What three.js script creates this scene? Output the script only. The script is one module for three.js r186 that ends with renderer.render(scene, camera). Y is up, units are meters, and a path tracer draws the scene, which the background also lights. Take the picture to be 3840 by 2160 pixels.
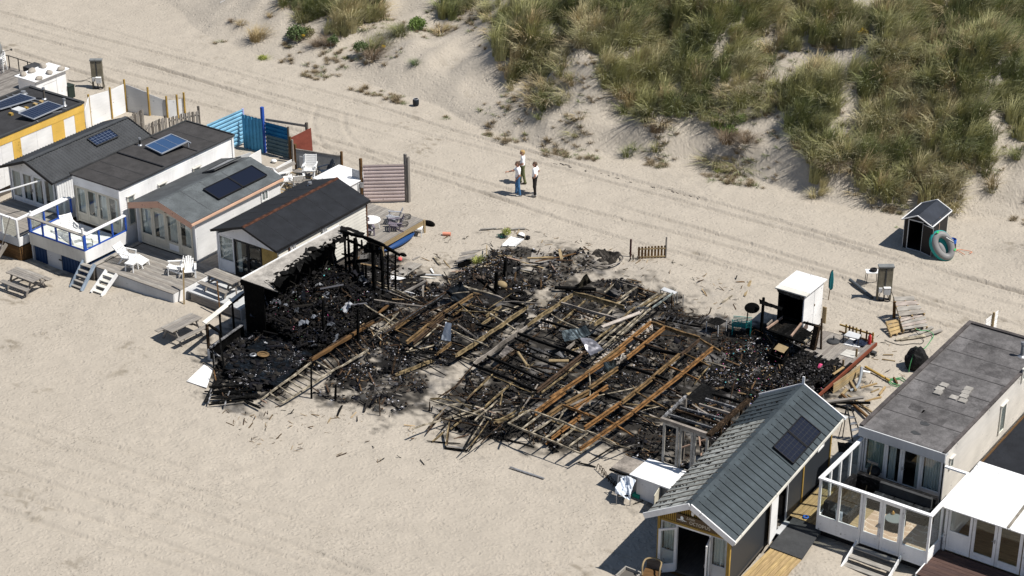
import * as THREE from 'three';
import { mergeGeometries } from 'three/addons/utils/BufferGeometryUtils.js';
import { MarchingCubes } from 'three/addons/objects/MarchingCubes.js';
import { ImprovedNoise } from 'three/addons/math/ImprovedNoise.js';

// ---------- camera, sky, sun, exposure ----------
const scene = new THREE.Scene();
const FPX = 7467, TH = 26.85 * Math.PI / 180, AZ = 34.9 * Math.PI / 180, CH = 41.8;      // lens in photo pixels, pitch, turn, height
const FW = [-Math.sin(AZ), -Math.cos(AZ)], RT = [Math.cos(AZ), -Math.sin(AZ)], GD = CH / Math.tan(TH);
const CP = [-FW[0] * GD, CH, -FW[1] * GD];
const camera = new THREE.PerspectiveCamera(2 * Math.atan(1080 / FPX) * 180 / Math.PI, 16 / 9, 1, 2000);
camera.position.set(...CP); camera.lookAt(0, 0, 0);
const renderer = new THREE.WebGLRenderer({ antialias: true });
renderer.toneMapping = THREE.LinearToneMapping; renderer.toneMappingExposure = 1.38;
renderer.shadowMap.enabled = true; renderer.setSize(1024, 576);
{
  const w = 64, h = 32, d = new Float32Array(w * h * 4);
  for (let j = 0; j < h; j++) for (let i = 0; i < w; i++) {
    const e = (j + .5) / h * 2 - 1, t = Math.pow(Math.max(0, 1 - Math.abs(e)), 2.2);       // -1 nadir .. 1 zenith
    const c = e < 0 ? [.2, .19, .17] : [.055 + .19 * t, .097 + .2 * t, .185 + .2 * t];
    d.set([c[0], c[1], c[2], 1], (j * w + i) * 4);
  }
  const sky = new THREE.DataTexture(d, w, h, THREE.RGBAFormat, THREE.FloatType);
  sky.mapping = THREE.EquirectangularReflectionMapping; sky.magFilter = THREE.LinearFilter; sky.needsUpdate = true;
  scene.background = sky; scene.environment = sky;
}
const SUN = new THREE.Vector3(1.077, 1.78, -.33).normalize();
const sun = new THREE.DirectionalLight(new THREE.Color().setRGB(1, .955, .885), 4.6);
sun.position.copy(SUN).multiplyScalar(120); sun.castShadow = true; sun.shadow.radius = 1;
sun.shadow.mapSize.set(4096, 4096);
Object.assign(sun.shadow.camera, { left: -60, right: 60, top: 60, bottom: -60, near: 1, far: 300 });
scene.add(sun); scene.add(sun.target);

// ---------- helpers ----------
let seed = 1234567;
const rnd = () => { seed = (seed * 1664525 + 1013904223) >>> 0; return seed / 4294967296; };
const rr = (a, b) => a + (b - a) * rnd();
const pick = a => a[Math.floor(rnd() * a.length)];
const V = (x, y, z) => new THREE.Vector3(x, y, z);
const clamp = (x, a = 0, b = 1) => Math.min(b, Math.max(a, x));
const sst = (a, b, x) => { const t = clamp((x - a) / (b - a)); return t * t * (3 - 2 * t); };
const PN = new ImprovedNoise();
const nz = (x, y, z = 0) => PN.noise(x, y, z + .5);
const fbm = (x, y, o = 4) => { let s = 0, a = .5; for (let i = 0; i < o; i++) { s += a * nz(x, y, i * 7.3); x *= 2.03; y *= 2.03; a *= .5; } return s; };
// photo pixel -> point of the place at height y (a pixel gives the direction, y the distance)
function at(px, py, y = 0) {
  const u = (px - 1920) / FPX, v = (py - 1080) / FPX, c = Math.cos(TH), s = Math.sin(TH);
  const h = c - v * s, dy = -s - v * c, t = (y - CH) / dy;
  return V(CP[0] + t * (h * FW[0] + u * RT[0]), y, CP[2] + t * (h * FW[1] + u * RT[1]));
}
function pix(x, y, z) {
  const dx = x - CP[0], dy = y - CP[1], dz = z - CP[2], hf = dx * FW[0] + dz * FW[1], r = dx * RT[0] + dz * RT[1], c = Math.cos(TH), s = Math.sin(TH);
  const d = hf * c - dy * s, up = hf * s + dy * c; return [1920 + FPX * r / d, 1080 - FPX * up / d];
}
const CR = { L1: [0, 100, .4142], L2: [0, 600, .4142], L3: [450, 350, .4142], L4: [550, 700, .4142], L5: [1050, 500, .4142], L6: [700, 1000, .4142],
  M1: [1200, 900, .4141], M2: [1500, 1100, .4831], M3: [1900, 900, .4141], M4: [2200, 1300, .4142], M5: [2650, 950, .4142], M6: [3250, 700, .414],
  R1: [2200, 1400, .5246], R2: [2900, 1450, .4901], R3: [3000, 1150, .3796], R4: [1800, 500, .4141],
  N1: [0, 120, .20704], N2: [700, 380, .24155], N3: [0, 780, .2346], N4: [1250, 700, .2761],
  P1: [880, 820, .28986], P2: [700, 1150, .27609], P3: [1400, 1050, .27599], P4: [1600, 1400, .24155], P5: [2100, 1050, .27599],
  Q1: [1700, 850, .41209], Q2: [3200, 1090, .31746], Q5: [3340, 750, .30519], Q7: [2700, 1000, .54945] };
const W = (k, x, y, h = 0) => at(CR[k][0] + x * CR[k][2], CR[k][1] + y * CR[k][2], h);

// textures: grey grain that tints the material colour; streaks run along u; uv are metres
function tex(n, f, size, srgb = true) {
  const d = new Uint8Array(n * n * 4);
  for (let j = 0; j < n; j++) for (let i = 0; i < n; i++) {
    const c = f(i / n, j / n); const k = (j * n + i) * 4;
    for (let q = 0; q < 3; q++) d[k + q] = clamp(Array.isArray(c) ? c[q] : c) * 255; d[k + 3] = 255;
  }
  const t = new THREE.DataTexture(d, n, n); t.wrapS = t.wrapT = THREE.RepeatWrapping; t.magFilter = THREE.LinearFilter; t.minFilter = THREE.LinearMipmapLinearFilter; t.generateMipmaps = true;
  if (srgb) t.colorSpace = THREE.SRGBColorSpace;
  t.repeat.set(1 / size, 1 / size); t.needsUpdate = true; return t;
}
// noise that tiles: blend of two shifted copies
const tn = (u, v, fu, fv, z) => { const a = nz(u * fu, v * fv, z), b = nz((u - 1) * fu, v * fv, z), c = nz(u * fu, (v - 1) * fv, z), d = nz((u - 1) * fu, (v - 1) * fv, z); return (a * (1 - u) + b * u) * (1 - v) + (c * (1 - u) + d * u) * v; };
const T = {
  wood: tex(256, (u, v) => .86 + .22 * tn(u, v, 4, 60, 1) + .14 * tn(u, v, 12, 140, 2) + .1 * tn(u, v, 5, 5, 3), 1.6),
  mott: tex(256, (u, v) => .9 + .14 * tn(u, v, 5, 5, 4) + .1 * tn(u, v, 20, 20, 5) + .1 * tn(u, v, 70, 70, 6), 2.5),
  paint: tex(256, (u, v) => { const s = Math.max(0, tn(u, v, 9, 9, 14) + tn(u, v, 40, 40, 15) - .62); return .96 + .09 * tn(u, v, 4, 4, 13) + .04 * tn(u, v, 30, 5, 18) + .03 * tn(u, v, 90, 90, 17) - s * .7; }, 3),
  felt: tex(512, (u, v) => .88 + .16 * tn(u, v, 6, 6, 7) + .12 * tn(u, v, 30, 30, 8) + .22 * tn(u, v, 190, 190, 9), 2.2),
  char: tex(256, (u, v) => .62 + .5 * tn(u, v, 10, 24, 10) + .4 * tn(u, v, 50, 90, 11) + (tn(u, v, 14, 14, 12) > .28 ? .5 : 0), 1.2),
  rust: tex(256, (u, v) => { const a = clamp(.5 + .9 * tn(u, v, 6, 14, 20) + .5 * tn(u, v, 30, 40, 21)); return [.48 + .5 * a, .47 + .5 * a, .44 + .5 * a]; }, 1.3),
  old: tex(512, (u, v) => .84 + .34 * tn(u, v, 5, 5, 30) + .22 * tn(u, v, 16, 16, 31) + .16 * tn(u, v, 60, 60, 33) + .14 * tn(u, v, 170, 170, 32), 4.5),
};
const C = (r, g, b) => new THREE.Color().setRGB(r, g, b);
function mat(c, o = {}) { return new THREE.MeshPhysicalMaterial({ color: C(...c), roughness: .85, specularIntensity: o.map === T.char ? .12 : .5, side: THREE.DoubleSide, ...o }); }
const M = {
  white: mat([.82, .82, .82], { map: T.paint, roughness: .6 }), offw: mat([.66, .64, .58], { map: T.paint }), cream: mat([.6, .56, .46], { map: T.paint, roughness: .6 }),
  lgrey: mat([.5, .51, .52], { map: T.paint }), mgrey: mat([.3, .31, .32], { map: T.mott }), dgrey: mat([.055, .057, .06], { map: T.mott }), black: mat([.016, .016, .018], { map: T.mott, roughness: .6 }),
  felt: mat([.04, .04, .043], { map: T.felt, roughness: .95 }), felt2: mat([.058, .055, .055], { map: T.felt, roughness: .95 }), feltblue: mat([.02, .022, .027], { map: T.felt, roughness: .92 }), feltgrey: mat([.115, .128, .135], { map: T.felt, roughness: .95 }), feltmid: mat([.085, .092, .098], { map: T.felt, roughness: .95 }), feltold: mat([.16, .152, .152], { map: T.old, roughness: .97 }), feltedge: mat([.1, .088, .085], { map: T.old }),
  tile: mat([.06, .064, .07], { map: T.mott, roughness: .6 }), seam: mat([.055, .07, .079], { map: T.mott, roughness: .5 }), seamdull: mat([.4, .41, .385], { map: T.old, roughness: .75 }),
  wgrey: mat([.33, .3, .265], { map: T.wood }), wgrey2: mat([.285, .262, .238], { map: T.wood }), wgrey3: mat([.37, .345, .31], { map: T.wood }), wdark: mat([.13, .115, .1], { map: T.wood }),
  wnew: mat([.5, .36, .17], { map: T.wood }), wnew2: mat([.45, .32, .16], { map: T.wood }), wyel: mat([.46, .3, .075], { map: T.wood }), wbrown: mat([.15, .08, .03], { map: T.wood }), wpink: mat([.42, .29, .22], { map: T.wood }), wtan: mat([.36, .27, .15], { map: T.wood }), osb: mat([.48, .33, .11], { map: T.felt }),
  yellow: mat([.72, .46, .1], { map: T.paint }), peach: mat([.62, .38, .28], { map: T.paint }), peachl: mat([.66, .44, .31], { map: T.paint }), orange: mat([.22, .06, .03], { map: T.wood }),
  blue: mat([.02, .075, .36], { roughness: .5 }), navy: mat([.012, .04, .11], { map: T.paint, roughness: .6 }), sky1: mat([.24, .5, .7], { map: T.mott }), sky2: mat([.1, .36, .58], { map: T.mott }), blue3: mat([.01, .15, .34], { map: T.mott }), gblue: mat([.1, .16, .19], { map: T.mott }), redb: mat([.24, .065, .045], { map: T.mott }),
  plastic: mat([.78, .78, .77], { roughness: .45 }), plgrey: mat([.3, .31, .34], { roughness: .5 }), plpurp: mat([.16, .14, .17], { roughness: .5 }), pldark: mat([.02, .03, .05], { roughness: .5 }), teal: mat([.02, .3, .28], { roughness: .5 }), tealb: mat([.01, .12, .14], { roughness: .8 }), green: mat([.05, .5, .14], { roughness: .5 }), gblueb: mat([.015, .1, .42], { roughness: .4 }), pink: mat([.6, .08, .2]), red: mat([.45, .03, .03], { roughness: .5 }), lilac: mat([.36, .36, .6]), cloth: mat([.62, .67, .74], { roughness: .95 }),
  steel: mat([.42, .43, .45], { metalness: .6, roughness: .45, map: T.mott }), pink2: mat([.62, .52, .5], { map: T.paint, roughness: .55 }), galv: mat([.3, .32, .34], { metalness: .4, roughness: .55, map: T.old }), cabm: mat([.2, .18, .135], { roughness: .55, map: T.mott }), cabt: mat([.24, .25, .25], { roughness: .6, map: T.mott }),
  rust: mat([.33, .175, .07], { map: T.rust, roughness: .95 }), rust2: mat([.26, .17, .085], { map: T.rust, roughness: .95 }), rustd: mat([.1, .064, .042], { map: T.rust, roughness: .95 }), ochre: mat([.36, .28, .165], { map: T.rust, roughness: .95 }), bone: mat([.52, .465, .385], { map: T.rust, roughness: .95 }),
  char: mat([.006, .006, .006], { map: T.char, roughness: .85 }), char2: mat([.017, .0165, .016], { map: T.char, roughness: .8 }), charbr: mat([.075, .05, .032], { map: T.char, roughness: .9 }), ash: mat([.3, .3, .31], { map: T.char, roughness: 1 }), sooty: mat([.43, .4, .36], { map: T.old, roughness: .9 }), scorch: mat([.3, .265, .23], { map: T.old, roughness: .9 }), burntsheet: mat([.16, .175, .19], { map: T.char, metalness: .5, roughness: .5 }), tar: mat([.012, .017, .024], { map: T.char, roughness: .7 }),
  solar: mat([.012, .02, .045], { roughness: .18 }), solarb: mat([.03, .068, .15], { roughness: .2 }), solarl: mat([.42, .45, .5], { roughness: .4, metalness: .4 }), solark: mat([.008, .011, .022], { roughness: .35, specularIntensity: .35 }),
  glass: new THREE.MeshPhysicalMaterial({ color: C(.93, .96, .95), transmission: 1, thickness: 0, roughness: .03, ior: 1.45, side: THREE.DoubleSide }),
  curtain: new THREE.MeshPhysicalMaterial({ color: C(.66, .68, .68), roughness: 1, transmission: .25, thickness: 0, side: THREE.DoubleSide }),
  room: mat([.1, .09, .08]), skin: mat([.5, .27, .19]), rope: mat([.07, .28, .11]), ropeo: mat([.6, .15, .05]), cable: mat([.03, .028, .03]), bag: mat([.006, .006, .0065], { roughness: .75 }), stone: mat([.36, .34, .31], { map: T.mott }), sandbag: mat([.4, .36, .31], { map: T.mott }), rattan: mat([.03, .03, .032], { map: T.char }), rug: mat([.36, .27, .2], { map: T.mott }),
};
// geometry with uv in metres, the long way of every face along u
const bxCache = new Map();
function bx(x0, x1, y0, y1, z0, z1) {
  const g = new THREE.BoxGeometry(x1 - x0, y1 - y0, z1 - z0), n = g.attributes.normal, p = g.attributes.position, uv = g.attributes.uv;
  const L = [x1 - x0, y1 - y0, z1 - z0], ou = rnd() * 7, ov = rnd() * 7;
  for (let i = 0; i < p.count; i++) {
    const k = Math.abs(n.getX(i)) > .5 ? [2, 1] : Math.abs(n.getY(i)) > .5 ? [0, 2] : [0, 1];
    if (L[k[1]] > L[k[0]]) k.reverse();
    uv.setXY(i, p.getComponent(i, k[0]) + ou, p.getComponent(i, k[1]) + ov);
  }
  return g.translate((x0 + x1) / 2, (y0 + y1) / 2, (z0 + z1) / 2);
}
const bc = (w, h, d, x = 0, y = 0, z = 0) => bx(x - w / 2, x + w / 2, y, y + h, z - d / 2, z + d / 2);   // standing on y
function bar(p, q, w, h, roll = 0) {           // beam from p to q, w wide, h high, centred on the line
  const d = q.clone().sub(p), L = d.length(), g = bx(-w / 2, w / 2, -h / 2, h / 2, -L / 2, L / 2);
  const m = new THREE.Matrix4().lookAt(q, p, Math.abs(d.y) > .99 * L ? V(1, 0, 0) : V(0, 1, 0));
  if (roll) g.rotateZ(roll);
  g.applyMatrix4(m); const c = p.clone().add(q).multiplyScalar(.5); return g.translate(c.x, c.y, c.z);
}
function wbar(p, q, w, h, roll = 0, amp = .02, w2 = 1) {   // burnt, slightly bowed and worn timber
  const d = q.clone().sub(p), L = d.length(), n = Math.max(3, Math.round(L / .3)), g = new THREE.BoxGeometry(w, h, L, 1, 1, n), a = g.attributes.position, uv = g.attributes.uv, o = rnd() * 90;
  for (let i = 0; i < a.count; i++) { const x = a.getX(i), y = a.getY(i), z = a.getZ(i), s = 1 + .45 * nz(z * 2.6 + o, x * 9, y * 9) - .25 * Math.pow(Math.abs(z / L * 2), 6); uv.setXY(i, z + o, x + y); a.setXYZ(i, x * s + amp * nz(z * .9 + o, 3), y * s + amp * 1.6 * nz(z * .7, o), z + (Math.abs(z) > L * .49 ? .06 * nz(x * 60, y * 60, o) : 0)); }
  if (roll) g.rotateZ(roll); g.computeVertexNormals(); g.applyMatrix4(new THREE.Matrix4().lookAt(q, p, Math.abs(d.y) > .99 * L ? V(1, 0, 0) : V(0, 1, 0))); const c = p.clone().add(q).multiplyScalar(.5); return g.translate(c.x, c.y, c.z);
}
function ibeam(p, q, w, h, t = .018) {          // steel I section
  const d = q.clone().sub(p), L = d.length();
  const g = mergeGeometries([bx(-w / 2, w / 2, h / 2 - t, h / 2, -L / 2, L / 2), bx(-w / 2, w / 2, -h / 2, -h / 2 + t, -L / 2, L / 2), bx(-t / 2, t / 2, -h / 2 + t, h / 2 - t, -L / 2, L / 2)]);
  g.applyMatrix4(new THREE.Matrix4().lookAt(q, p, V(0, 1, 0))); const c = p.clone().add(q).multiplyScalar(.5); return g.translate(c.x, c.y, c.z);
}
function cyl(p, q, r, r2 = r, n = 10) {
  const d = q.clone().sub(p), L = d.length(), g = new THREE.CylinderGeometry(r2, r, L, n);
  g.applyQuaternion(new THREE.Quaternion().setFromUnitVectors(V(0, 1, 0), d.normalize())); const c = p.clone().add(q).multiplyScalar(.5); return g.translate(c.x, c.y, c.z);
}
const tube = (pts, r, seg = pts.length * 6, closed = false) => new THREE.TubeGeometry(new THREE.CatmullRomCurve3(pts, closed), seg, r, 5, closed);
function quad(a, b, c, d, t = 0) {              // slab with top corners a b c d, thickness t below
  const n = b.clone().sub(a).cross(d.clone().sub(a)).normalize(); if (n.y < 0) n.negate();
  const lo = [a, b, c, d].map(v => v.clone().addScaledVector(n, -t)), P = [], U = [];
  const face = (p0, p1, p2, p3) => {
    const e = p1.clone().sub(p0), lu = e.length() || 1, f = p3.clone().sub(p0), eu = e.clone().normalize();
    const uvf = v => { const w = v.clone().sub(p0), x = w.dot(eu), y = w.clone().addScaledVector(eu, -x).length(); return [x, y]; };
    const l = f.length() > lu; for (const v of [p0, p1, p2, p0, p2, p3]) { P.push(v.x, v.y, v.z); const q = uvf(v); l ? U.push(q[1], q[0]) : U.push(q[0], q[1]); }
  };
  face(a, b, c, d); if (t > 0) { face(lo[3], lo[2], lo[1], lo[0]); face(a, lo[0], lo[1], b); face(b, lo[1], lo[2], c); face(c, lo[2], lo[3], d); face(d, lo[3], lo[0], a); }
  const g = new THREE.BufferGeometry(); g.setAttribute('position', new THREE.Float32BufferAttribute(P, 3)); g.setAttribute('uv', new THREE.Float32BufferAttribute(U, 2)); g.computeVertexNormals(); return g;
}
// folded sheet: profile [[s, offset], ...] swept along a direction; origin o, s along e1, offset along e2, sweep vector e3
function sheet(o, e1, e2, e3, prof) {
  const P = [], U = [], L = e3.length();
  for (let i = 0; i + 1 < prof.length; i++) {
    const a = o.clone().addScaledVector(e1, prof[i][0]).addScaledVector(e2, prof[i][1]), b = o.clone().addScaledVector(e1, prof[i + 1][0]).addScaledVector(e2, prof[i + 1][1]);
    const c = b.clone().add(e3), d = a.clone().add(e3);
    for (const [v, u, w] of [[a, 0, prof[i][0]], [b, 0, prof[i + 1][0]], [c, L, prof[i + 1][0]], [a, 0, prof[i][0]], [c, L, prof[i + 1][0]], [d, L, prof[i][0]]]) { P.push(v.x, v.y, v.z); U.push(u, w); }
  }
  const g = new THREE.BufferGeometry(); g.setAttribute('position', new THREE.Float32BufferAttribute(P, 3)); g.setAttribute('uv', new THREE.Float32BufferAttribute(U, 2)); g.computeVertexNormals(); return g;
}
const lap = (h, p, d) => { const r = []; for (let s = 0; s < h - 1e-3; s += p) { r.push([s, d], [Math.min(h, s + p), 0]); } return r; };            // weatherboard
const ribs = (h, p, d) => { const r = []; for (let s = 0; s < h; s += p) r.push([s, 0], [s + p * .42, 0], [s + p * .5, d], [s + p * .92, d]); return r; };   // trapezoid ribs
const grooves = (h, p, d) => { const r = []; for (let s = 0; s < h; s += p) r.push([s, d], [s + p * .8, d], [s + p * .84, 0], [s + p * .96, 0]); return r; };

const used = new Map(), ORI = new WeakMap();
function numbered(n) { const k = used.get(n) || 0; used.set(n, k + 1); return k ? n + '_' + String(k).padStart(3, '0') : n; }
function shade(o) { o.castShadow = o.receiveShadow = true; return o; }
// a thing: Group at its base. world = its geometry is written in world coordinates
function thing(name, label, category, pos = [0, 0, 0], o = {}) {
  const g = new THREE.Group(); g.name = numbered(name); g.position.set(...pos); if (o.ry) g.rotation.y = o.ry;
  g.userData = { label, category, kind: 'thing' }; if (o.group) g.userData.group = o.group;
  ORI.set(g, o.local ? V(0, 0, 0) : V(...pos)); scene.add(g); return g;
}
const org = o => { while (o) { if (ORI.has(o)) return ORI.get(o); o = o.parent; } return V(0, 0, 0); };
function mk(name, geos, m, parent, label) {
  let g = Array.isArray(geos) ? (geos.length === 1 ? geos[0] : mergeGeometries(geos.map(q => q.index ? q.toNonIndexed() : q).map(q => { for (const k of Object.keys(q.attributes)) if (!['position', 'normal', 'uv'].includes(k)) q.deleteAttribute(k); return q; }))) : geos;
  const O = org(parent); if (O.lengthSq()) g.translate(-O.x, -O.y, -O.z);
  const o = shade(new THREE.Mesh(g, m)); o.name = name; if (label) o.userData.label = label; parent.add(o); return o;
}
// a thing that is a single mesh (geometry in world coordinates, origin at pos)
function solo(name, label, category, pos, geos, m, group) {
  const g = mk(numbered(name), geos, m, (ORI.set(scene, V(...pos)), scene)); ORI.delete(scene);
  g.position.set(...pos); g.userData = { label, category, kind: 'thing' }; if (group) g.userData.group = group; return g;
}
function structure(o, name) { o.name = numbered(name); o.userData.kind = 'structure'; scene.add(o); return o; }
function copy(src, pos, ry, label) { const c = src.clone(); c.name = numbered(src.name.replace(/_\d{3}$/, '')); c.position.set(...pos); c.rotation.set(0, ry, 0); c.userData = { ...src.userData }; if (label) c.userData.label = label; scene.add(c); return c; }
// boards laid side by side, each a mesh of its own; they share one geometry
function boards(parent, x0, x1, z0, z1, y, alongX, bw, mats, name = 'plank', th = .03, gap = .008) {
  const across = alongX ? z1 - z0 : x1 - x0, n = Math.max(1, Math.round(across / bw)), w = across / n, O = org(parent);
  const gs = [0, 1].map(() => alongX ? bx(0, x1 - x0, -th, 0, 0, w - gap) : bx(0, w - gap, -th, 0, 0, z1 - z0));
  for (let i = 0; i < n; i++) {
    const o = shade(new THREE.Mesh(gs[i % 2], pick(mats))); o.name = name;
    o.position.set((alongX ? x0 : x0 + i * w) - O.x, y + rr(-.004, .004) - O.y, (alongX ? z0 + i * w : z0) - O.z); parent.add(o);
  }
}
console.log('core');
// ---------- sand, dunes, grass ----------
const DB = [[-80, -24], [-53, -21.7], [-41.5, -20.3], [-31.5, -16.6], [-19, -16.2], [-8.5, -14.6], [0, -16.7], [8.7, -17.8], [16.7, -20.6], [28, -23], [60, -30]];
const dbase = x => { for (let i = 0; i + 1 < DB.length; i++) if (x < DB[i + 1][0]) { const t = (x - DB[i][0]) / (DB[i + 1][0] - DB[i][0]); return DB[i][1] + t * (DB[i + 1][1] - DB[i][1]); } return -30; };
const gau = (x, z, cx, cz, rx, rz) => Math.exp(-(((x - cx) / rx) ** 2 + ((z - cz) / rz) ** 2));
const MOUNDS = [[-11.4, 10.5, 1.6, .8, .22], [-13.5, 10.9, 1.4, .6, .12], [-20.4, 11.6, 1.6, .7, .12], [5.2, -5.2, 2.2, 1.6, .28], [9.5, -5.6, 2.4, 1.6, .3], [0.2, -4.4, 2, 1.2, .3], [22.2, 12.4, 1.4, .9, .3], [20.4, -17.6, 2.2, 1.8, .9], [-7, 2, 2, 2, .1], [18.6, 1, 1.6, 2, .15], [12.5, 11.5, 2, 1.6, .12]];
function duneD(x, z) { return dbase(x) + 1.1 * nz(x * .22, z * .2, 3) - z; }
function flatH(x, z) {
  let h = .05 * fbm(x * .16, z * .16, 3) + .05 * fbm(x * .7, z * .7, 3);
  h += Math.exp(-Math.pow(((x + 27.3) / 4) ** 2 + ((z + 3) / 3.1) ** 2, 2));
  for (const m of MOUNDS) h += m[4] * gau(x, z, m[0], m[1], m[2], m[3]);
  return h;
}
function tracks(x, z) {
  let h = 0; const band = sst(-6, -8, z) * sst(-16, -14, z);
  if (band > 0) for (let i = 0; i < 9; i++) {
    const c = -7.6 - i * .82 + .5 * Math.sin(x * .06 + i * 1.7) + .3 * nz(x * .09, i * 3.1), d = Math.abs(z - c), on = sst(-.25, .1, nz(x * .07, i * 5.7, 9));
    if (d < .5) h += band * on * (-.1 * Math.exp(-((d / .15) ** 2)) + .055 * Math.exp(-(((d - .25) / .1) ** 2)) + (d < .12 ? .012 * Math.sin(x * 24) : 0));
  }
  const fb = sst(19, 21, z);
  if (fb > 0) for (let i = 0; i < 6; i++) {
    const c = 20.6 + i * 1.15 - .0035 * (x + 2) * (x + 2) * (i % 2 ? 1 : -1) - .12 * (x + 4), d = Math.abs(z - c);
    if (d < .5) h += fb * (-.06 * Math.exp(-((d / .15) ** 2)) + .035 * Math.exp(-(((d - .24) / .09) ** 2)) + (d < .12 ? .01 * Math.sin(x * 24) : 0));
  }
  for (const [cx, cz, R] of [[18.5, 27, 8.2], [18.5, 27, 9.9], [-13, -17, 8.5], [-13, -17, 10.2]]) {
    const d = Math.abs(Math.hypot(x - cx, z - cz) - R); if (d < .5 && (cz > 0 ? z < 22 : z > -12.5)) h += -.04 * Math.exp(-((d / .14) ** 2)) + .022 * Math.exp(-(((d - .24) / .09) ** 2)) + (d < .12 ? .012 * Math.sin(Math.atan2(z - cz, x - cx) * 180) : 0);
  }
  return h;
}
function duneH(x, z) {
  const d = duneD(x, z); if (d <= 0) return 0;
  const steep = .5 + .5 * sst(-24, -8, x), s = sst(0, 5, d);
  let h = (7.6 * (1 - Math.exp(-d / 11.5)) + .05 * d) * steep;
  h += s * (1.7 * fbm(x * .13, z * .13, 3) + 1.8 * nz(x * .36, z * .15, 5) + .7 * nz(x * .6 + 4, z * .45, 6)) * steep;
  h += .35 * sst(.2, 1.4, d + .8 * nz(x * .5, z * .5, 8)) * sst(-12, -6, x);                 // eroded step at the foot
  return Math.max(h, 0);
}
function ground(x, z) { return flatH(x, z) + duneH(x, z); }
const inPoly = (p, x, y) => { let s = 1e9, c = false; for (let i = 0, j = p.length - 1; i < p.length; j = i++) { const [ax, ay] = p[j], [bx_, by] = p[i]; if ((ay > y) !== (by > y) && x < (bx_ - ax) * (y - ay) / (by - ay) + ax) c = !c; const ex = bx_ - ax, ey = by - ay, t = clamp(((x - ax) * ex + (y - ay) * ey) / (ex * ex + ey * ey)); s = Math.min(s, Math.hypot(x - ax - t * ex, y - ay - t * ey)); } return c ? s : -s; };
const wp = (a, y = 0) => a.map(([u, v]) => { const p = at(u, v, y); return [p.x, p.z]; });
const SOOT = [   // [outline, strength]
  [wp([[800, 1500], [830, 1330], [940, 1230], [950, 1050], [1300, 860], [1500, 980], [1600, 1080], [1400, 1250], [1250, 1360], [1050, 1500], [900, 1525]]), 1],
  [wp([[1200, 1400], [1330, 1260], [1480, 1120], [1680, 1040], [1800, 960], [1900, 960], [2060, 1080], [2010, 1180], [1910, 1260], [1760, 1350], [1620, 1390], [1440, 1420], [1300, 1450]]), .88],
  [wp([[1600, 1560], [1760, 1390], [1900, 1270], [2000, 1150], [2160, 1060], [2320, 1040], [2540, 1110], [2660, 1190], [2800, 1230], [2950, 1250], [3080, 1320], [3160, 1400], [3100, 1500], [2950, 1480], [2760, 1650], [2560, 1780], [2380, 1740], [2250, 1650], [2080, 1690], [1880, 1640], [1700, 1640]]), .82],
  [wp([[2600, 1560], [2700, 1280], [2830, 1210], [3120, 1290], [3180, 1400], [3090, 1480], [2900, 1500], [2780, 1600], [2650, 1660]]), 1],
  [wp([[1180, 1480], [1300, 1330], [1500, 1350], [1620, 1390], [1560, 1520], [1420, 1560], [1300, 1520]]), .76],
  [wp([[1750, 1020], [1850, 930], [2000, 930], [2230, 960], [2320, 1020], [2200, 1080], [1900, 1090]]), .7],
  [wp([[2420, 1700], [2600, 1760], [2560, 1900], [2400, 1930], [2300, 1850]]), .45],
];
function soot(x, z) { let s = 0; for (const [p, k] of SOOT) { const d = inPoly(p, x, z); if (d > -2.6) s = Math.max(s, k * sst(-.7, .55, d + 1.5 * fbm(x * .55, z * .55, 3) + .5 * nz(x * 2.2, z * 2.2)), .5 * k * sst(-2.3, .2, d + 2.2 * fbm(x * .4 + 7, z * .4, 3))); } return s; }
const sootMix = (x, z, s) => s <= 0 ? 0 : clamp(sst(.26, .74, s * .95 + .55 * fbm(x * .9, z * .9, 3) + .4 * nz(x * 3.3, z * 3.3, 3) + .15 * nz(x * 9, z * 9, 3)) * (.55 + .5 * s));
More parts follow.
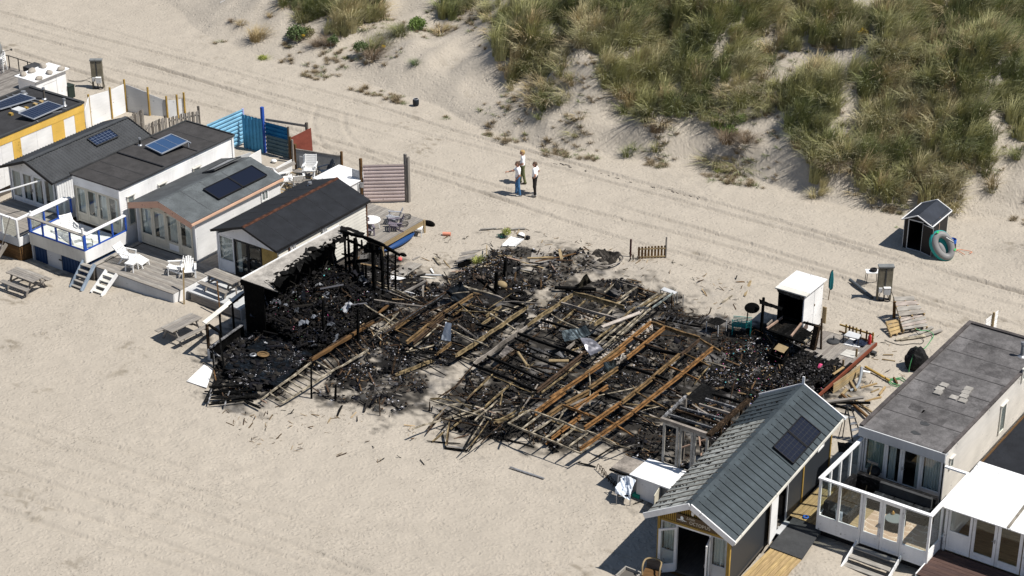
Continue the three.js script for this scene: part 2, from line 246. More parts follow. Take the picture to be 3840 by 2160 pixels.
{
  const axis = (a, b, st, far) => { const r = []; for (let d = far; d > 1; d *= .72) r.push(a - d); for (let v = a; v < b; v += st) r.push(v); for (let d = 1; d < far; d /= .72) r.push(b + d); return r; };
  const Rr = axis(-36, 36, .135, 300), Qq = axis(-27, 47, .135, 300), nr = Rr.length, nq = Qq.length;
  const P = new Float32Array(nr * nq * 3), K = new Float32Array(nr * nq * 3), U = new Float32Array(nr * nq * 2), I = new Uint32Array((nr - 1) * (nq - 1) * 6);
  let k = 0;
  for (let j = 0; j < nq; j++) for (let i = 0; i < nr; i++, k++) {
    const r = Rr[i], q = Qq[j], x = r * RT[0] + q * FW[0], z = r * RT[1] + q * FW[1], dd = duneD(x, z), fl = 1 - sst(-1, 1, dd);
    const s = dd < -1 && z < 16 ? soot(x, z) : 0;
    let h = ground(x, z) + fl * (tracks(x, z) + (.015 + .06 * sst(-.05, .3, fbm(x * .13 + 5, z * .13, 2))) * fbm(x * 2.3, z * 2.3, 2)) + (1 - fl) * .05 * fbm(x * 1.6, z * 1.6, 3) + s * .06 * fbm(x * 3, z * 3, 2);
    P.set([x, h, z], k * 3); U.set([x, z], k * 2);
    const v = 1 + .11 * fbm(x * .09, z * .09, 3) + .05 * nz(x * 1.3, z * 1.3, 4) + .04 * nz(x * 4.1, z * 4.1, 2);
    // sparse dark shell grit and dried weed lying on the sand
    const gr = sst(.22, .42, fbm(x * .35 + 9, z * .35, 3)) * sst(.08, .3, nz(x * 3.3, z * 3.3, 6) + .4 * nz(x * 7, z * 7, 7)) * .5 * (dd < -.3 ? 1 : .5);
    let c = [.4 * v, .357 * v, .3 * v].map((a, n) => a * (1 - gr) + [.13, .105, .07][n] * gr);
    if (s > 0) {
      const t = sootMix(x, z, s), ash = s * sst(.3, .5, nz(x * 1.7, z * 1.7, 11) + .45 * nz(x * 6, z * 6, 12)) * .5;
      c = c.map((b, n) => b * (1 - t) + [.011, .0105, .0105][n] * t).map((b, n) => b * (1 - ash) + [.24, .23, .225][n] * ash);
    }
    K.set(c, k * 3);
  }
  k = 0; for (let j = 0; j + 1 < nq; j++) for (let i = 0; i + 1 < nr; i++) { const a = j * nr + i; I.set([a, a + 1, a + nr, a + 1, a + nr + 1, a + nr], k); k += 6; }
  const g = new THREE.BufferGeometry(); g.setAttribute('position', new THREE.BufferAttribute(P, 3)); g.setAttribute('color', new THREE.BufferAttribute(K, 3)); g.setAttribute('uv', new THREE.BufferAttribute(U, 2)); g.setIndex(new THREE.BufferAttribute(I, 1)); g.computeVertexNormals();
  // trampled relief: footprints and wind dimples over a 9 m tile
  const n = 1024, Hm = new Float32Array(n * n), px = n / 9;
  for (let s = 0; s < 2300; s++) {
    const cx = rnd() * n, cz = rnd() * n, a = rnd() * 6.28, ra = px * rr(.08, .17), rb = ra * rr(.4, .75), ca = Math.cos(a), sa = Math.sin(a), dep = rr(.2, .85), R = Math.ceil(ra * 1.7);
    for (let j = -R; j <= R; j++) for (let i = -R; i <= R; i++) { const u = (i * ca + j * sa) / ra, v = (-i * sa + j * ca) / rb, d = u * u + v * v; if (d < 3) Hm[((Math.floor(cz) + j + n) % n) * n + (Math.floor(cx) + i + n) % n] += dep * (-Math.exp(-d * 1.4) + .38 * Math.exp(-((Math.sqrt(d) - 1.25) ** 2) * 9)); }
  }
  const bump = tex(n, (u, v) => .55 + .17 * Hm[Math.floor(v * n) * n + Math.floor(u * n)] + .1 * tn(u, v, 26, 26, 40) + .07 * tn(u, v, 75, 75, 41), 9, false);
  const grain = tex(1024, (u, v) => .95 + .03 * tn(u, v, 12, 12, 42) + .05 * tn(u, v, 90, 90, 43) - (tn(u, v, 120, 120, 44) > .42 ? .16 : 0), 7);
  const o = shade(new THREE.Mesh(g, new THREE.MeshPhysicalMaterial({ vertexColors: true, roughness: 1, specularIntensity: .2, map: grain, bumpMap: bump, bumpScale: .085, side: THREE.DoubleSide })));
  structure(o, 'sand_ground');
}
console.log('ground');
// where grass grows, read off the photograph: [px x, px y, rx, ry, density] (positions on the dune are found by walking its surface)
const GRASS = [[1155, 0, 95, 50, .7], [1330, 10, 110, 75, .75], [1280, 75, 45, 30, .6], [1700, 5, 70, 35, .6], [1820, 5, 70, 40, .4], [1915, 130, 55, 170, .6], [2010, 60, 120, 100, .9], [1990, 200, 110, 80, .75], [2090, 270, 70, 45, .4], [2220, 60, 120, 120, 1], [2230, 130, 80, 60, 1], [2400, 90, 160, 130, 1], [2310, 240, 85, 90, .75], [2390, 330, 70, 60, .6], [2600, 150, 140, 170, 1], [2480, 310, 90, 120, .7], [2440, 420, 60, 40, .4], [2470, 60, 200, 120, 1], [2640, 50, 120, 100, 1], [2780, 150, 50, 130, .7], [2760, 210, 90, 80, .6], [2850, 230, 80, 100, .5], [2800, 330, 120, 80, .5], [2700, 400, 80, 50, .45], [2900, 40, 160, 75, .9], [2960, 120, 60, 60, .6], [3120, 70, 100, 85, .9], [3060, 40, 130, 60, .9], [3420, 90, 240, 120, 1], [3700, 120, 220, 170, 1], [3000, 360, 70, 90, .9], [3070, 330, 90, 110, .85], [3090, 440, 80, 60, .6], [3300, 270, 120, 70, 1], [3450, 280, 200, 130, 1], [3320, 400, 130, 150, 1], [3490, 420, 150, 130, 1], [3620, 260, 140, 170, 1], [3760, 300, 110, 110, .9], [3600, 430, 80, 60, .7], [3250, 560, 80, 70, .8], [3420, 590, 120, 110, .8], [3560, 600, 80, 70, .5], [3400, 690, 70, 40, .5], [3700, 640, 70, 50, .35], [3600, 740, 60, 40, .3], [3090, 640, 50, 60, .6], [2640, 600, 90, 60, .12], [2450, 560, 120, 70, .08], [2150, 400, 150, 80, .06], [3830, 440, 40, 60, .7], [3780, 560, 40, 30, .3], [2730, 590, 60, 50, .5], [2820, 520, 60, 30, .2], [3350, 640, 150, 90, .9], [3480, 690, 120, 60, .7], [3120, 560, 80, 60, .6], [2430, 260, 90, 110, .9], [2560, 330, 110, 70, .7], [2070, 330, 90, 50, .5], [3000, 480, 60, 60, .7], [3620, 520, 90, 90, .7]];
const BARE = [[2085, 95, 45, 28], [3160, 195, 150, 28], [2910, 105, 45, 32], [3245, 60, 22, 40], [3270, 120, 40, 30], [2960, 240, 45, 70], [2330, 195, 60, 30], [2540, 330, 35, 60], [3200, 440, 30, 130], [2700, 170, 22, 60], [3730, 430, 40, 60], [2180, 200, 40, 60]];
const el = (e, x, y) => 1 - Math.hypot((x - e[0]) / e[2], (y - e[1]) / e[3]);
function grassAt(x, y, z) {
  let [u, v] = pix(x, y, z), d = 0; v -= 28; const inside = u > -50 && u < 3900 && v > -60;
  for (const e of GRASS) { const k = el(e, u + 40 * nz(x * .9, z * .9, 21), v + 30 * nz(x * .9, z * .9, 22)); if (k > -.12) d = Math.max(d, Math.min(1, e[4] * 1.4) * sst(-.12, .16, k)); }
  if (!inside) d = Math.max(d, .85 * sst(4, 9, duneD(x, z)) * sst(-.2, .1, fbm(x * .15, z * .15, 3)));
  for (const e of BARE) { const k = el(e, u + 20 * nz(x * 1.3, z * 1.3, 23), v); if (k > 0) d *= 1 - sst(0, .3, k); }
  return d;
}
function tuft(n, h, spread, lean, w = .012) {      // a clump of arching blades
  const P = [], I = [], U = [];
  for (let b = 0; b < n; b++) {
    const a = rnd() * 6.283, r = Math.sqrt(rnd()) * spread * .45, hb = h * rr(.55, 1.1), out = spread * rr(.25, 1.1), ba = a + rr(-.6, .6), x0 = Math.cos(a) * r, z0 = Math.sin(a) * r, sx = -Math.sin(ba) * w, sz = Math.cos(ba) * w, k = P.length / 3;
    for (let s = 0; s < 4; s++) {
      const t = s / 3, x = x0 + (Math.cos(ba) * out + lean[0]) * t * t, z = z0 + (Math.sin(ba) * out + lean[1]) * t * t, y = hb * (t - .28 * t * t * rr(.6, 1.6)), ww = 1 - t * .9;
      P.push(x - sx * ww, y, z - sz * ww, x + sx * ww, y, z + sz * ww); U.push(0, t, 1, t);
      if (s) { const q = k + s * 2; I.push(q - 2, q - 1, q + 1, q - 2, q + 1, q); }
    }
  }
  const g = new THREE.BufferGeometry(); g.setAttribute('position', new THREE.Float32BufferAttribute(P, 3)); g.setAttribute('uv', new THREE.Float32BufferAttribute(U, 2)); g.setIndex(I); g.computeVertexNormals(); return g;
}
const grassM = new THREE.MeshPhysicalMaterial({ color: C(1, 1, 1), roughness: .8, transmission: .25, thickness: 0, side: THREE.DoubleSide });
const GC = [[.27, .265, .1], [.35, .335, .155], [.45, .4, .225], [.175, .195, .062], [.45, .36, .195]];
{
  const kinds = [tuft(110, 1.55, .6, [.3, -.25], .024), tuft(100, 1.3, .85, [.15, .2], .022), tuft(80, .75, 1.0, [.1, .45], .02)], list = [[], [], []], st = .4;
  for (let r = -40; r < 40; r += st) for (let q = 2; q < 56; q += st) {
    const rj = r + rr(-.2, .2), qj = q + rr(-.2, .2), x = rj * RT[0] + qj * FW[0], z = rj * RT[1] + qj * FW[1]; if (duneD(x, z) < -.3) continue;
    const y = ground(x, z), d = grassAt(x, y, z); if (rnd() > d * .97) continue;
    list[d > .8 ? (rnd() < .75 ? 0 : 1) : rnd() < .6 ? 1 : 2].push([x, y, z, d]);
  }
  list.forEach((L, k) => {
    const o = shade(new THREE.InstancedMesh(kinds[k], grassM, L.length)), m = new THREE.Matrix4(), q = new THREE.Quaternion(), c = new THREE.Color();
    L.forEach(([x, y, z, d], i) => {
      const s = rr(.65, 1.25) * (.62 + .4 * d); q.setFromEuler(new THREE.Euler(rr(-.15, .15), rr(-.8, .8), rr(-.15, .15))); m.compose(V(x, y - .08, z), q, V(s, s * rr(.75, 1.2), s)); o.setMatrixAt(i, m);
      const w = 1.5 * fbm(x * .3, z * .3, 2) + rr(-.35, .35), a = GC[w > .3 ? 2 : w > .02 ? 1 : w > -.28 ? 0 : 3], b = (k === 2 && rnd() < .6) || rnd() < .1 ? GC[4] : a, v = rr(.72, 1.25); c.setRGB(b[0] * v, b[1] * v, b[2] * v); o.setColorAt(i, c);
    });
    o.name = ['marram_grass', 'arching_marram_grass', 'dry_dune_grass'][k];
    o.userData = { kind: 'stuff', label: ['tall dense grey-green marram grass covering the dune crests', 'arching olive marram grass mixed through the dune slope', 'low straw-coloured dry grass on thin parts of the dune'][k], category: 'grass' }; scene.add(o);
  });
  console.log('grass', list.map(l => l.length).join(' '));
}
// dune plants that stand alone
const find = (px, py) => { let y = 0; for (let i = 0; i < 40; i++) { const p = at(px, py, y); y += (ground(p.x, p.z) - y) * .5; } const p = at(px, py, y); p.y = ground(p.x, p.z); return p; };
const TG = [0, 1, 2].map(i => tuft(220, .75, .75 + .1 * i, [.15, .2], .013)), TS = tuft(160, .38, .55, [0, 0], .012), TGs = [tuft(60, .35, .3, [0, 0], .012), tuft(40, .28, .35, [.05, .05], .012)];
const leafM = c => new THREE.MeshPhysicalMaterial({ color: C(...c), roughness: .75, transmission: .2, thickness: 0, side: THREE.DoubleSide });
const PM = { straw: leafM([.33, .25, .12]), olive: leafM([.17, .17, .06]), green: leafM([.085, .13, .035]), bright: leafM([.16, .24, .05]), brown: leafM([.17, .12, .07]), lime: leafM([.33, .36, .08]), yel: leafM([.7, .5, .03]) };
function bush(r, h, n, ls, tint) {       // leafy crown of many small leaf faces
  const P = [], I = [];
  for (let i = 0; i < n; i++) {
    const a = rnd() * 6.283, e = Math.acos(rr(0, 1)), R = Math.cbrt(rr(.25, 1)) * (1 + .25 * Math.sin(a * 3) + .15 * Math.sin(a * 5 + 1)), x = Math.cos(a) * Math.sin(e) * r * R, z = Math.sin(a) * Math.sin(e) * r * R, y = Math.cos(e) * h * R + .02;
    const d = V(rr(-1, 1), rr(.1, 1), rr(-1, 1)).normalize().multiplyScalar(ls * rr(.7, 1.3)), s = V(rr(-1, 1), rr(-1, 1), rr(-1, 1)).cross(d).normalize().multiplyScalar(ls * .3), k = P.length / 3;
    P.push(x, y, z, x + d.x * .5 + s.x, y + d.y * .5 + s.y, z + d.z * .5 + s.z, x + d.x, y + d.y, z + d.z, x + d.x * .5 - s.x, y + d.y * .5 - s.y, z + d.z * .5 - s.z); I.push(k, k + 1, k + 2, k, k + 2, k + 3);
  }
  const g = new THREE.BufferGeometry(); g.setAttribute('position', new THREE.Float32BufferAttribute(P, 3)); g.setIndex(I); g.computeVertexNormals(); return g;
}
const BU = bush(.5, .5, 700, .12);
function clump(name, label, px, py, s, gs, m, group, extra) {
  const p = find(px, py), t = thing(name, label, 'plant', [p.x, p.y - .04, p.z], { local: true, ry: rr(0, 6), group });
  const o = shade(new THREE.Mesh(gs, m)); o.name = 'blades'; o.scale.set(s, s * rr(.85, 1.1), s); t.add(o);
  if (extra) for (const [g2, m2, sc, dx, dz, dy, nm] of extra) { const e = shade(new THREE.Mesh(g2, m2)); e.name = nm || 'foliage'; e.scale.setScalar(sc); e.position.set(dx, dy || 0, dz); t.add(e); }
  return t;
}
const CG = 'grass clumps standing on the bare dune foot';
clump('straw_grass_clump', 'large straw-yellow grass clump alone on the bare dune slope', 965, 150, 1.35, TG[0], PM.straw, CG, [[TG[1], PM.straw, .9, .6, .2, 0, 'blades']]);
clump('small_straw_tuft', 'small straw-coloured tuft above the large straw grass clump', 1015, 62, .55, TG[1], PM.straw, CG);
clump('yellowing_grass_patch', 'two pale brown tufts beside the large straw grass clump', 905, 90, .6, TG[2], PM.straw, CG, [[TG[1], PM.brown, .45, -.8, -.2, 0, 'blades']]);
clump('leafy_dune_shrub', 'dark green leafy shrub with dry stems, between straw clump and big mixed clump', 1115, 145, 1.1, TG[1], PM.brown, CG, [[BU, PM.green, 1.3, 0, 0, .1], [BU, PM.olive, 1, .7, .3, 0], [TG[0], PM.brown, .8, 1.2, -.2, 0, 'blades'], [BU, PM.yel, .22, -.1, .5, .3, 'flowers']]);
clump('low_dune_shrub', 'low brown-green shrub just right of the dark leafy shrub', 1235, 165, 1, TG[2], PM.brown, CG, [[BU, PM.green, .7, -.1, -.3, .2], [TG[1], PM.brown, .8, .7, .3, 0, 'blades']]);
clump('mixed_grass_clump', 'big mixed clump of brown and olive grass below the round bright bush', 1400, 190, 1.5, TG[0], PM.olive, CG, [[TG[1], PM.brown, 1.3, .9, .5, 0, 'blades'], [TG[2], PM.brown, 1.1, -1, .5, 0, 'blades'], [TG[0], PM.olive, 1.1, 1.6, -.3, 0, 'blades'], [BU, PM.green, .9, -.6, -.5, .2], [BU, PM.yel, .25, 0, .7, .35, 'flowers']]);
clump('olive_grass_clump', 'olive green grass clump touching the round bright bush', 1500, 130, 1.3, TG[1], PM.olive, CG, [[TG[0], PM.green, .9, -.6, -.1, 0, 'blades']]);
clump('round_bush', 'round bright green bush on the dune slope', 1560, 108, .8, TG[0], PM.green, 'bright green dune bushes', [[BU, PM.bright, 1.05, 0, 0, .05], [BU, PM.bright, .9, .1, .1, .25]]);
clump('dry_grass_clump', 'dry brown grass clump right of the round bright bush', 1655, 130, 1.05, TG[2], PM.straw, CG, [[TG[1], PM.brown, .8, .6, .3, 0, 'blades']]);
clump('little_green_plant', 'little dark green plant alone on bare sand below the round bush', 1558, 240, .6, TG[1], PM.green, CG);
clump('small_lime_plant', 'small lime green plant on flat sand below the straw clump', 985, 222, .5, TG[2], PM.lime, CG, [[BU, PM.lime, .5, 0, 0, 0]]);
clump('bright_shrub', 'bright green shrub with brown skirt on the lower dune', 2735, 508, .9, TG[2], PM.brown, 'bright green dune bushes', [[BU, PM.bright, .8, 0, -.1, .12], [TG[0], PM.brown, 1.3, .1, .9, 0, 'blades'], [TG[1], PM.brown, 1, 1, .5, 0, 'blades']]);
clump('bright_shrub_sprig', 'small bright green sprig up-slope of the bright shrub', 2780, 450, .5, TG[0], PM.bright, 'bright green dune bushes', [[BU, PM.bright, .6, 0, 0, 0]]);
clump('bright_shrub_tuft', 'small bright green tuft beside the bright shrub', 2700, 478, .45, TG[1], PM.bright, 'bright green dune bushes', [[BU, PM.lime, .5, 0, 0, 0]]);
clump('greybrown_grass_clump', 'grey-brown upright grass clump on the bare lower dune', 2465, 490, 1.1, TG[0], PM.brown, CG);
clump('dark_seep_shrub', 'dark brown shrub with green top at the dune foot near the shed', 3115, 620, 1.2, TG[2], PM.brown, CG, [[BU, PM.green, .8, -.1, -.4, .3], [BU, PM.green, .7, .5, -.5, .3]]);
clump('lime_sand_plant', 'lime green plant alone on the sand at the dune foot', 2695, 646, .4, TG[2], PM.lime, CG);
clump('shed_side_plant', 'small green plant on the sand beside the black shed', 3362, 853, .45, TGs[0], PM.bright, CG);
clump('yellow_flower_plant', 'plant with yellow flowers on the sand path across the dunes', 3240, 135, .8, TG[1], PM.olive, CG, [[BU, PM.yel, .6, .1, 0, .15, 'flowers']]);
{ // scattered seedlings and dead stalks on the slope: nobody could count them
  const m = new THREE.Matrix4(), q = new THREE.Quaternion();
  for (const [gs, col, n, nm, lb] of [[TGs[0], [.2, .15, .08], 900, 'dry_stalks', 'thin scatter of dry brown stalks on the lower dune sand'], [TGs[1], [.13, .16, .05], 420, 'dune_seedlings', 'thin scatter of small green seedlings on the lower dune sand']]) {
    const o = shade(new THREE.InstancedMesh(gs, leafM(col), n)); let k = 0, tr = 0;
    while (k < n && tr++ < 60000) { const x = rr(-34, 24), dd = Math.pow(rnd(), 1.6) * 11 - .8, z = dbase(x) - dd; if (nz(x * .35, z * .35, 31) + .35 * nz(x * 1.2, z * 1.2, 32) < (x < -8 ? .22 : .02)) continue; const s = rr(.4, 1.15); q.setFromAxisAngle(V(0, 1, 0), rnd() * 6); m.compose(V(x, ground(x, z) - .02, z), q, V(s, s * rr(.5, 1), s)); o.setMatrixAt(k++, m); }
    o.count = k; o.name = nm; o.userData = { kind: 'stuff', label: lb, category: 'plants' }; scene.add(o);
  }
}
console.log('plants');
// ---------- building helpers ----------
const wave = (L, p, a) => { const r = []; for (let s = 0; s <= L + 1e-6; s += p / 6) r.push([s, a * Math.sin(s / p * 6.283) + a * .5 * Math.sin(s / p * 2.3)]); return r; };
// glazed leaf in the plane z (facing +z) between x0..x1, y0..y1
function leafZ(parent, name, x0, x1, y0, y1, z, m, o = {}) {
  const s = o.s ?? .09, pb = y0 + (o.panel ?? .55), d = .05, fr = [bx(x0, x0 + s, y0, y1, z - d, z), bx(x1 - s, x1, y0, y1, z - d, z), bx(x0 + s, x1 - s, y1 - s, y1, z - d, z), bx(x0 + s, x1 - s, y0, y0 + s, z - d, z)];
  if (o.panel !== 0) fr.push(bx(x0 + s, x1 - s, pb - s, pb, z - d, z));
  const f = mk(name, fr, m, parent);
  mk('pane', bx(x0 + s, x1 - s, o.panel === 0 ? y0 + s : pb, y1 - s, z - .03, z - .022), M.glass, f);
  if (o.panel !== 0) mk('panel', bx(x0 + s, x1 - s, y0 + s, pb - s, z - .035, z - .018), o.pm || m, f);
  if (o.curtain) { const w = x1 - x0 - 2 * s, cw = w * (o.cw ?? 1), cx = o.cr ? x1 - s - cw : x0 + s; mk('curtain', sheet(V(cx, o.panel === 0 ? y0 + .1 : pb - .05, z - .16), V(1, 0, 0), V(0, 0, 1), V(0, y1 - (o.panel === 0 ? y0 + .1 : pb - .05) - .05, 0), wave(cw, .11, .03)), o.cm || M.curtain, f); }
  if (o.handle) mk('handle', [bc(.03, .16, .03, o.handle < 0 ? x0 + s / 2 : x1 - s / 2, y0 + .95, z + .015), bx(o.handle < 0 ? x0 + s / 2 : x1 - s / 2 - .11, o.handle < 0 ? x0 + s / 2 + .11 : x1 - s / 2, y0 + 1.02, y0 + 1.045, z + .03, z + .05)], M.steel, f);
  return f;
}
function winX(parent, z0, z1, y0, y1, x, m, o = {}) {      // window in a wall facing +x
  const s = .07, f = mk('window', [bx(x, x + .05, y0, y1, z0, z0 + s), bx(x, x + .05, y0, y1, z1 - s, z1), bx(x, x + .05, y0, y0 + s, z0 + s, z1 - s), bx(x, x + .05, y1 - s, y1, z0 + s, z1 - s), bx(x, x + .1, y1, y1 + .04, z0 - .03, z1 + .03)], m, parent);
  mk('pane', bx(x + .02, x + .03, y0 + s, y1 - s, z0 + s, z1 - s), M.glass, f); mk('blind', bx(x + .004, x + .012, y0 + s, y1 - s, z0 + s, z1 - s), o.dark ? M.room : M.mgrey, f);
  if (o.mull) mk('mullion', bx(x + .03, x + .05, y0 + s, y1 - s, (z0 + z1) / 2 - .025, (z0 + z1) / 2 + .025), m, f);
  return f;
}
function solarPanel(parent, a, b, c, d, o = {}) {           // corners of the glass, lifted slab with frame and cell lines
  const up = b.clone().sub(a).cross(d.clone().sub(a)).normalize(); if (up.y < 0) up.negate();
  const lift = v => v.clone().addScaledVector(up, .09), A = lift(a), B = lift(b), Cc = lift(c), D = lift(d);
  const P = mk('solar_panel', quad(A, B, Cc, D, .05), o.m || M.solar, parent);
  const lr = (p, q, t) => p.clone().lerp(q, t), ln = []; const e = up.clone().multiplyScalar(.004);
  const line = (p, q, w) => ln.push(bar(p.clone().add(e), q.clone().add(e), w, .008));
  for (let i = 1; i < (o.nu || 6); i++) line(lr(A, B, i / (o.nu || 6)), lr(D, Cc, i / (o.nu || 6)), .012);
  for (let i = 1; i < (o.nv || 4); i++) line(lr(A, D, i / (o.nv || 4)), lr(B, Cc, i / (o.nv || 4)), .012);
  if (!o.plain) mk('cell_grid', ln, o.gm || mat([.08, .1, .14], { roughness: .4 }), P).userData.kind = 'stuff';
  mk('panel_frame', [[A, B], [B, Cc], [Cc, D], [D, A]].map(([p, q]) => bar(p, q, .04, .06)), o.fm || M.solarl, P);
  return P;
}
function vent(parent, x, y, z, h, m, r = .06) { const p = mk('vent_pipe', cyl(V(x, y, z), V(x, y + h, z), r, r, 14), m, parent); mk('cowl', [cyl(V(x, y + h, z), V(x, y + h + .1, z), r * 1.5, r * 1.3, 14), cyl(V(x, y, z), V(x, y + .06, z), r * 2.4, r * 1.5, 14)], M.steel, p); return p; }
function shell(t, x0, x1, z0, z1, y0, y1, m, o = {}) {
  const w = .06; mk('side_wall', bx(x0, x0 + w, y0, y1, z0 + w, z1), m, t); mk('side_wall', bx(x1 - w, x1, y0, y1, z0 + w, z1), o.right || m, t); mk('back_wall', bx(x0, x1, y0, y1, z0, z0 + w), m, t);
  mk('floor', bx(x0 + w, x1 - w, y0, y0 + .05, z0 + w, z1 - .1), M.room, t);
  if (y0 > .2) mk('underframe', bx(x0 + .15, x1 - .15, -.2, y0 - .01, z0 + .15, z1 - .25), M.wdark, t);
}
const gableZ = (x0, x1, xm, y0, ym, z, w = .05) => { const s = new THREE.Shape([new THREE.Vector2(x0, y0), new THREE.Vector2(x1, y0), new THREE.Vector2(xm, ym)]); const g = new THREE.ExtrudeGeometry(s, { depth: w, bevelEnabled: false }); return g.translate(0, 0, z - w); };

// ---------- furniture built once, then copied ----------
function picnic(label, pos, ry, y = 0) {
  if (picnic.p) return copy(picnic.p, pos, ry, label);
  const t = thing('picnic_table', label, 'picnic table', pos, { ry, local: true, group: 'grey wooden picnic tables' }); picnic.p = t;
  for (let i = 0; i < 5; i++) mk('tabletop_board', bx(-.9, .9, .71, .745, -.365 + i * .148, -.365 + i * .148 + .138), pick([M.wgrey, M.wgrey2, M.wgrey3]), t);
  for (const s of [-1, 1]) for (let i = 0; i < 2; i++) mk('seat_board', bx(-.9, .9, .42, .455, s * .68 - .13 + i * .135, s * .68 - .005 + i * .135), pick([M.wgrey, M.wgrey2, M.wgrey3]), t);
  for (const x of [-.62, .62]) { for (const s of [-1, 1]) mk('leg', bar(V(x, 0, s * .62), V(x, .7, s * .2), .04, .1), M.wgrey2, t); mk('cross_beam', [bx(x + .025, x + .06, .34, .42, -.78, .78), bx(x + .025, x + .06, .64, .71, -.36, .36)], M.wgrey2, t); }
  mk('brace', [bar(V(-.6, .38, 0), V(-.05, .68, 0), .04, .07), bar(V(.6, .38, 0), V(.05, .68, 0), .04, .07)], M.wgrey2, t);
  return t;
}
function adirondack(label, pos, ry, m, group) {
  const t = thing('adirondack_chair', label, 'chair', pos, { ry, local: true, group }); t.scale.setScalar(.86);
  for (let i = 0; i < 6; i++) { const z = .3 - i * .095, y = .36 - i * .022; mk('seat_slat', bx(-.27, .27, y, y + .025, z - .04, z + .04), m, t); }
  for (let i = -2; i <= 2; i++) { const top = .98 - .045 * i * i; mk('back_slat', bar(V(i * .085, .26, -.24), V(i * .115, top, -.54), .085, .022), m, t); }
  mk('back_rail', [bar(V(-.24, .5, -.37), V(.24, .5, -.37), .03, .05), bar(V(-.26, .78, -.49), V(.26, .78, -.49), .03, .05)], m, t);
  for (const s of [-1, 1]) { mk('arm', bx(s * .34 - .06, s * .34 + .06, .53, .555, -.42, .36), m, t); mk('leg', bar(V(s * .33, 0, .3), V(s * .33, .53, .28), .04, .09), m, t); mk('leg', bar(V(s * .31, 0, -.5), V(s * .29, .36, .3), .03, .1), m, t); mk('arm_post', bar(V(s * .33, .16, -.24), V(s * .33, .53, -.38), .03, .07), m, t); }
  return t;
}
function lounger(label, pos, ry, o = {}) {      // white plastic recliner: slatted back, seat, foot part, arms, wheels or legs
  const t = thing('sun_lounger', label, 'lounger', pos, { ry, local: true, group: 'white plastic loungers' }), m = M.plastic, k = o.back ?? .95;
  const slat = (n, nm, a, b) => { for (let i = 0; i < n; i++) { const p = a.clone().lerp(b, (i + .15) / n), q = a.clone().lerp(b, (i + .85) / n); mk(nm, bar(p, q, .5, .02), m, t); } mk('side_rail', [bar(a.clone().add(V(-.28, 0, 0)), b.clone().add(V(-.28, 0, 0)), .05, .05), bar(a.clone().add(V(.28, 0, 0)), b.clone().add(V(.28, 0, 0)), .05, .05)], m, t); };
  slat(8, 'back_slat', V(0, .36, -.1), V(0, .36 + .72 * Math.sin(k), -.1 - .72 * Math.cos(k)));
  slat(6, 'seat_slat', V(0, .36, -.08), V(0, .4, .42)); if (!o.chair) slat(6, 'foot_slat', V(0, .4, .44), V(0, .2, 1.0));
  for (const s of [-1, 1]) { mk('arm', [bar(V(s * .31, .6, -.35), V(s * .31, .6, .3), .06, .03), bar(V(s * .31, .38, .25), V(s * .31, .6, .3), .03, .05)], m, t); mk('leg', bar(V(s * .26, 0, -.35), V(s * .26, .37, -.05), .04, .06), m, t); mk('leg', bar(V(s * .26, 0, .5), V(s * .26, .4, .25), .04, .06), m, t); if (!o.chair) mk('leg', bar(V(s * .26, 0, 1.0), V(s * .26, .22, .95), .04, .05), m, t); }
  return t;
}
function stool(label, pos, ry, group) { const t = thing('side_table', label, 'small table', pos, { ry, local: true, group }); mk('table_top', [bx(-.23, .23, .4, .43, -.23, .23)], M.plastic, t); mk('apron', [bx(-.21, .21, .35, .4, .19, .21), bx(-.21, .21, .35, .4, -.21, -.19), bx(-.21, -.19, .35, .4, -.19, .19), bx(.19, .21, .35, .4, -.19, .19)], M.plastic, t); for (const a of [-1, 1]) for (const b of [-1, 1]) mk('leg', bar(V(a * .21, 0, b * .21), V(a * .19, .4, b * .19), .045, .045), M.plastic, t); return t; }
function gardenChair(label, pos, ry, m, group) {
  const t = thing('garden_chair', label, 'chair', pos, { ry, local: true, group });
  mk('seat', new THREE.CylinderGeometry(.24, .22, .03, 18).translate(0, .43, 0), m, t);
  for (let i = -2; i <= 2; i++) mk('back_slat', bar(V(i * .08, .44, -.2 + .01 * i * i), V(i * .095, .8 - .012 * i * i, -.27 + .012 * i * i), .045, .015), m, t);
  mk('arm', tube([V(-.27, .62, .2), V(-.29, .66, -.1), V(-.2, .8, -.26), V(0, .83, -.29), V(.2, .8, -.26), V(.29, .66, -.1), V(.27, .62, .2)], .022, 40), m, t);
  for (const a of [-1, 1]) for (const b of [-1, 1]) mk('leg', bar(V(a * .26, 0, b * .24), V(a * .25, b > 0 ? .62 : .45, b * .19), .04, .04), m, t); return t;
}
function steps(label, pos, ry, w, rise, run, n, mt, ms) {   // open stair: treads and two stringers, going down towards +z from pos
  const t = thing('wooden_steps', label, 'steps', pos, { ry, local: true, group: 'wooden steps up to the terraces' });
  for (const s of [-1, 1]) mk('stringer', bar(V(s * w / 2, rise + .02, -.06), V(s * w / 2, .02, run + .05), .045, .2), ms, t);
  for (let i = 0; i < n; i++) { const y = rise * (1 - (i + .4) / n), z = run * (i + .35) / n; mk('tread', bx(-w / 2 + .02, w / 2 - .02, y - .035, y, z - .11, z + .13), mt, t); }
  return t;
}

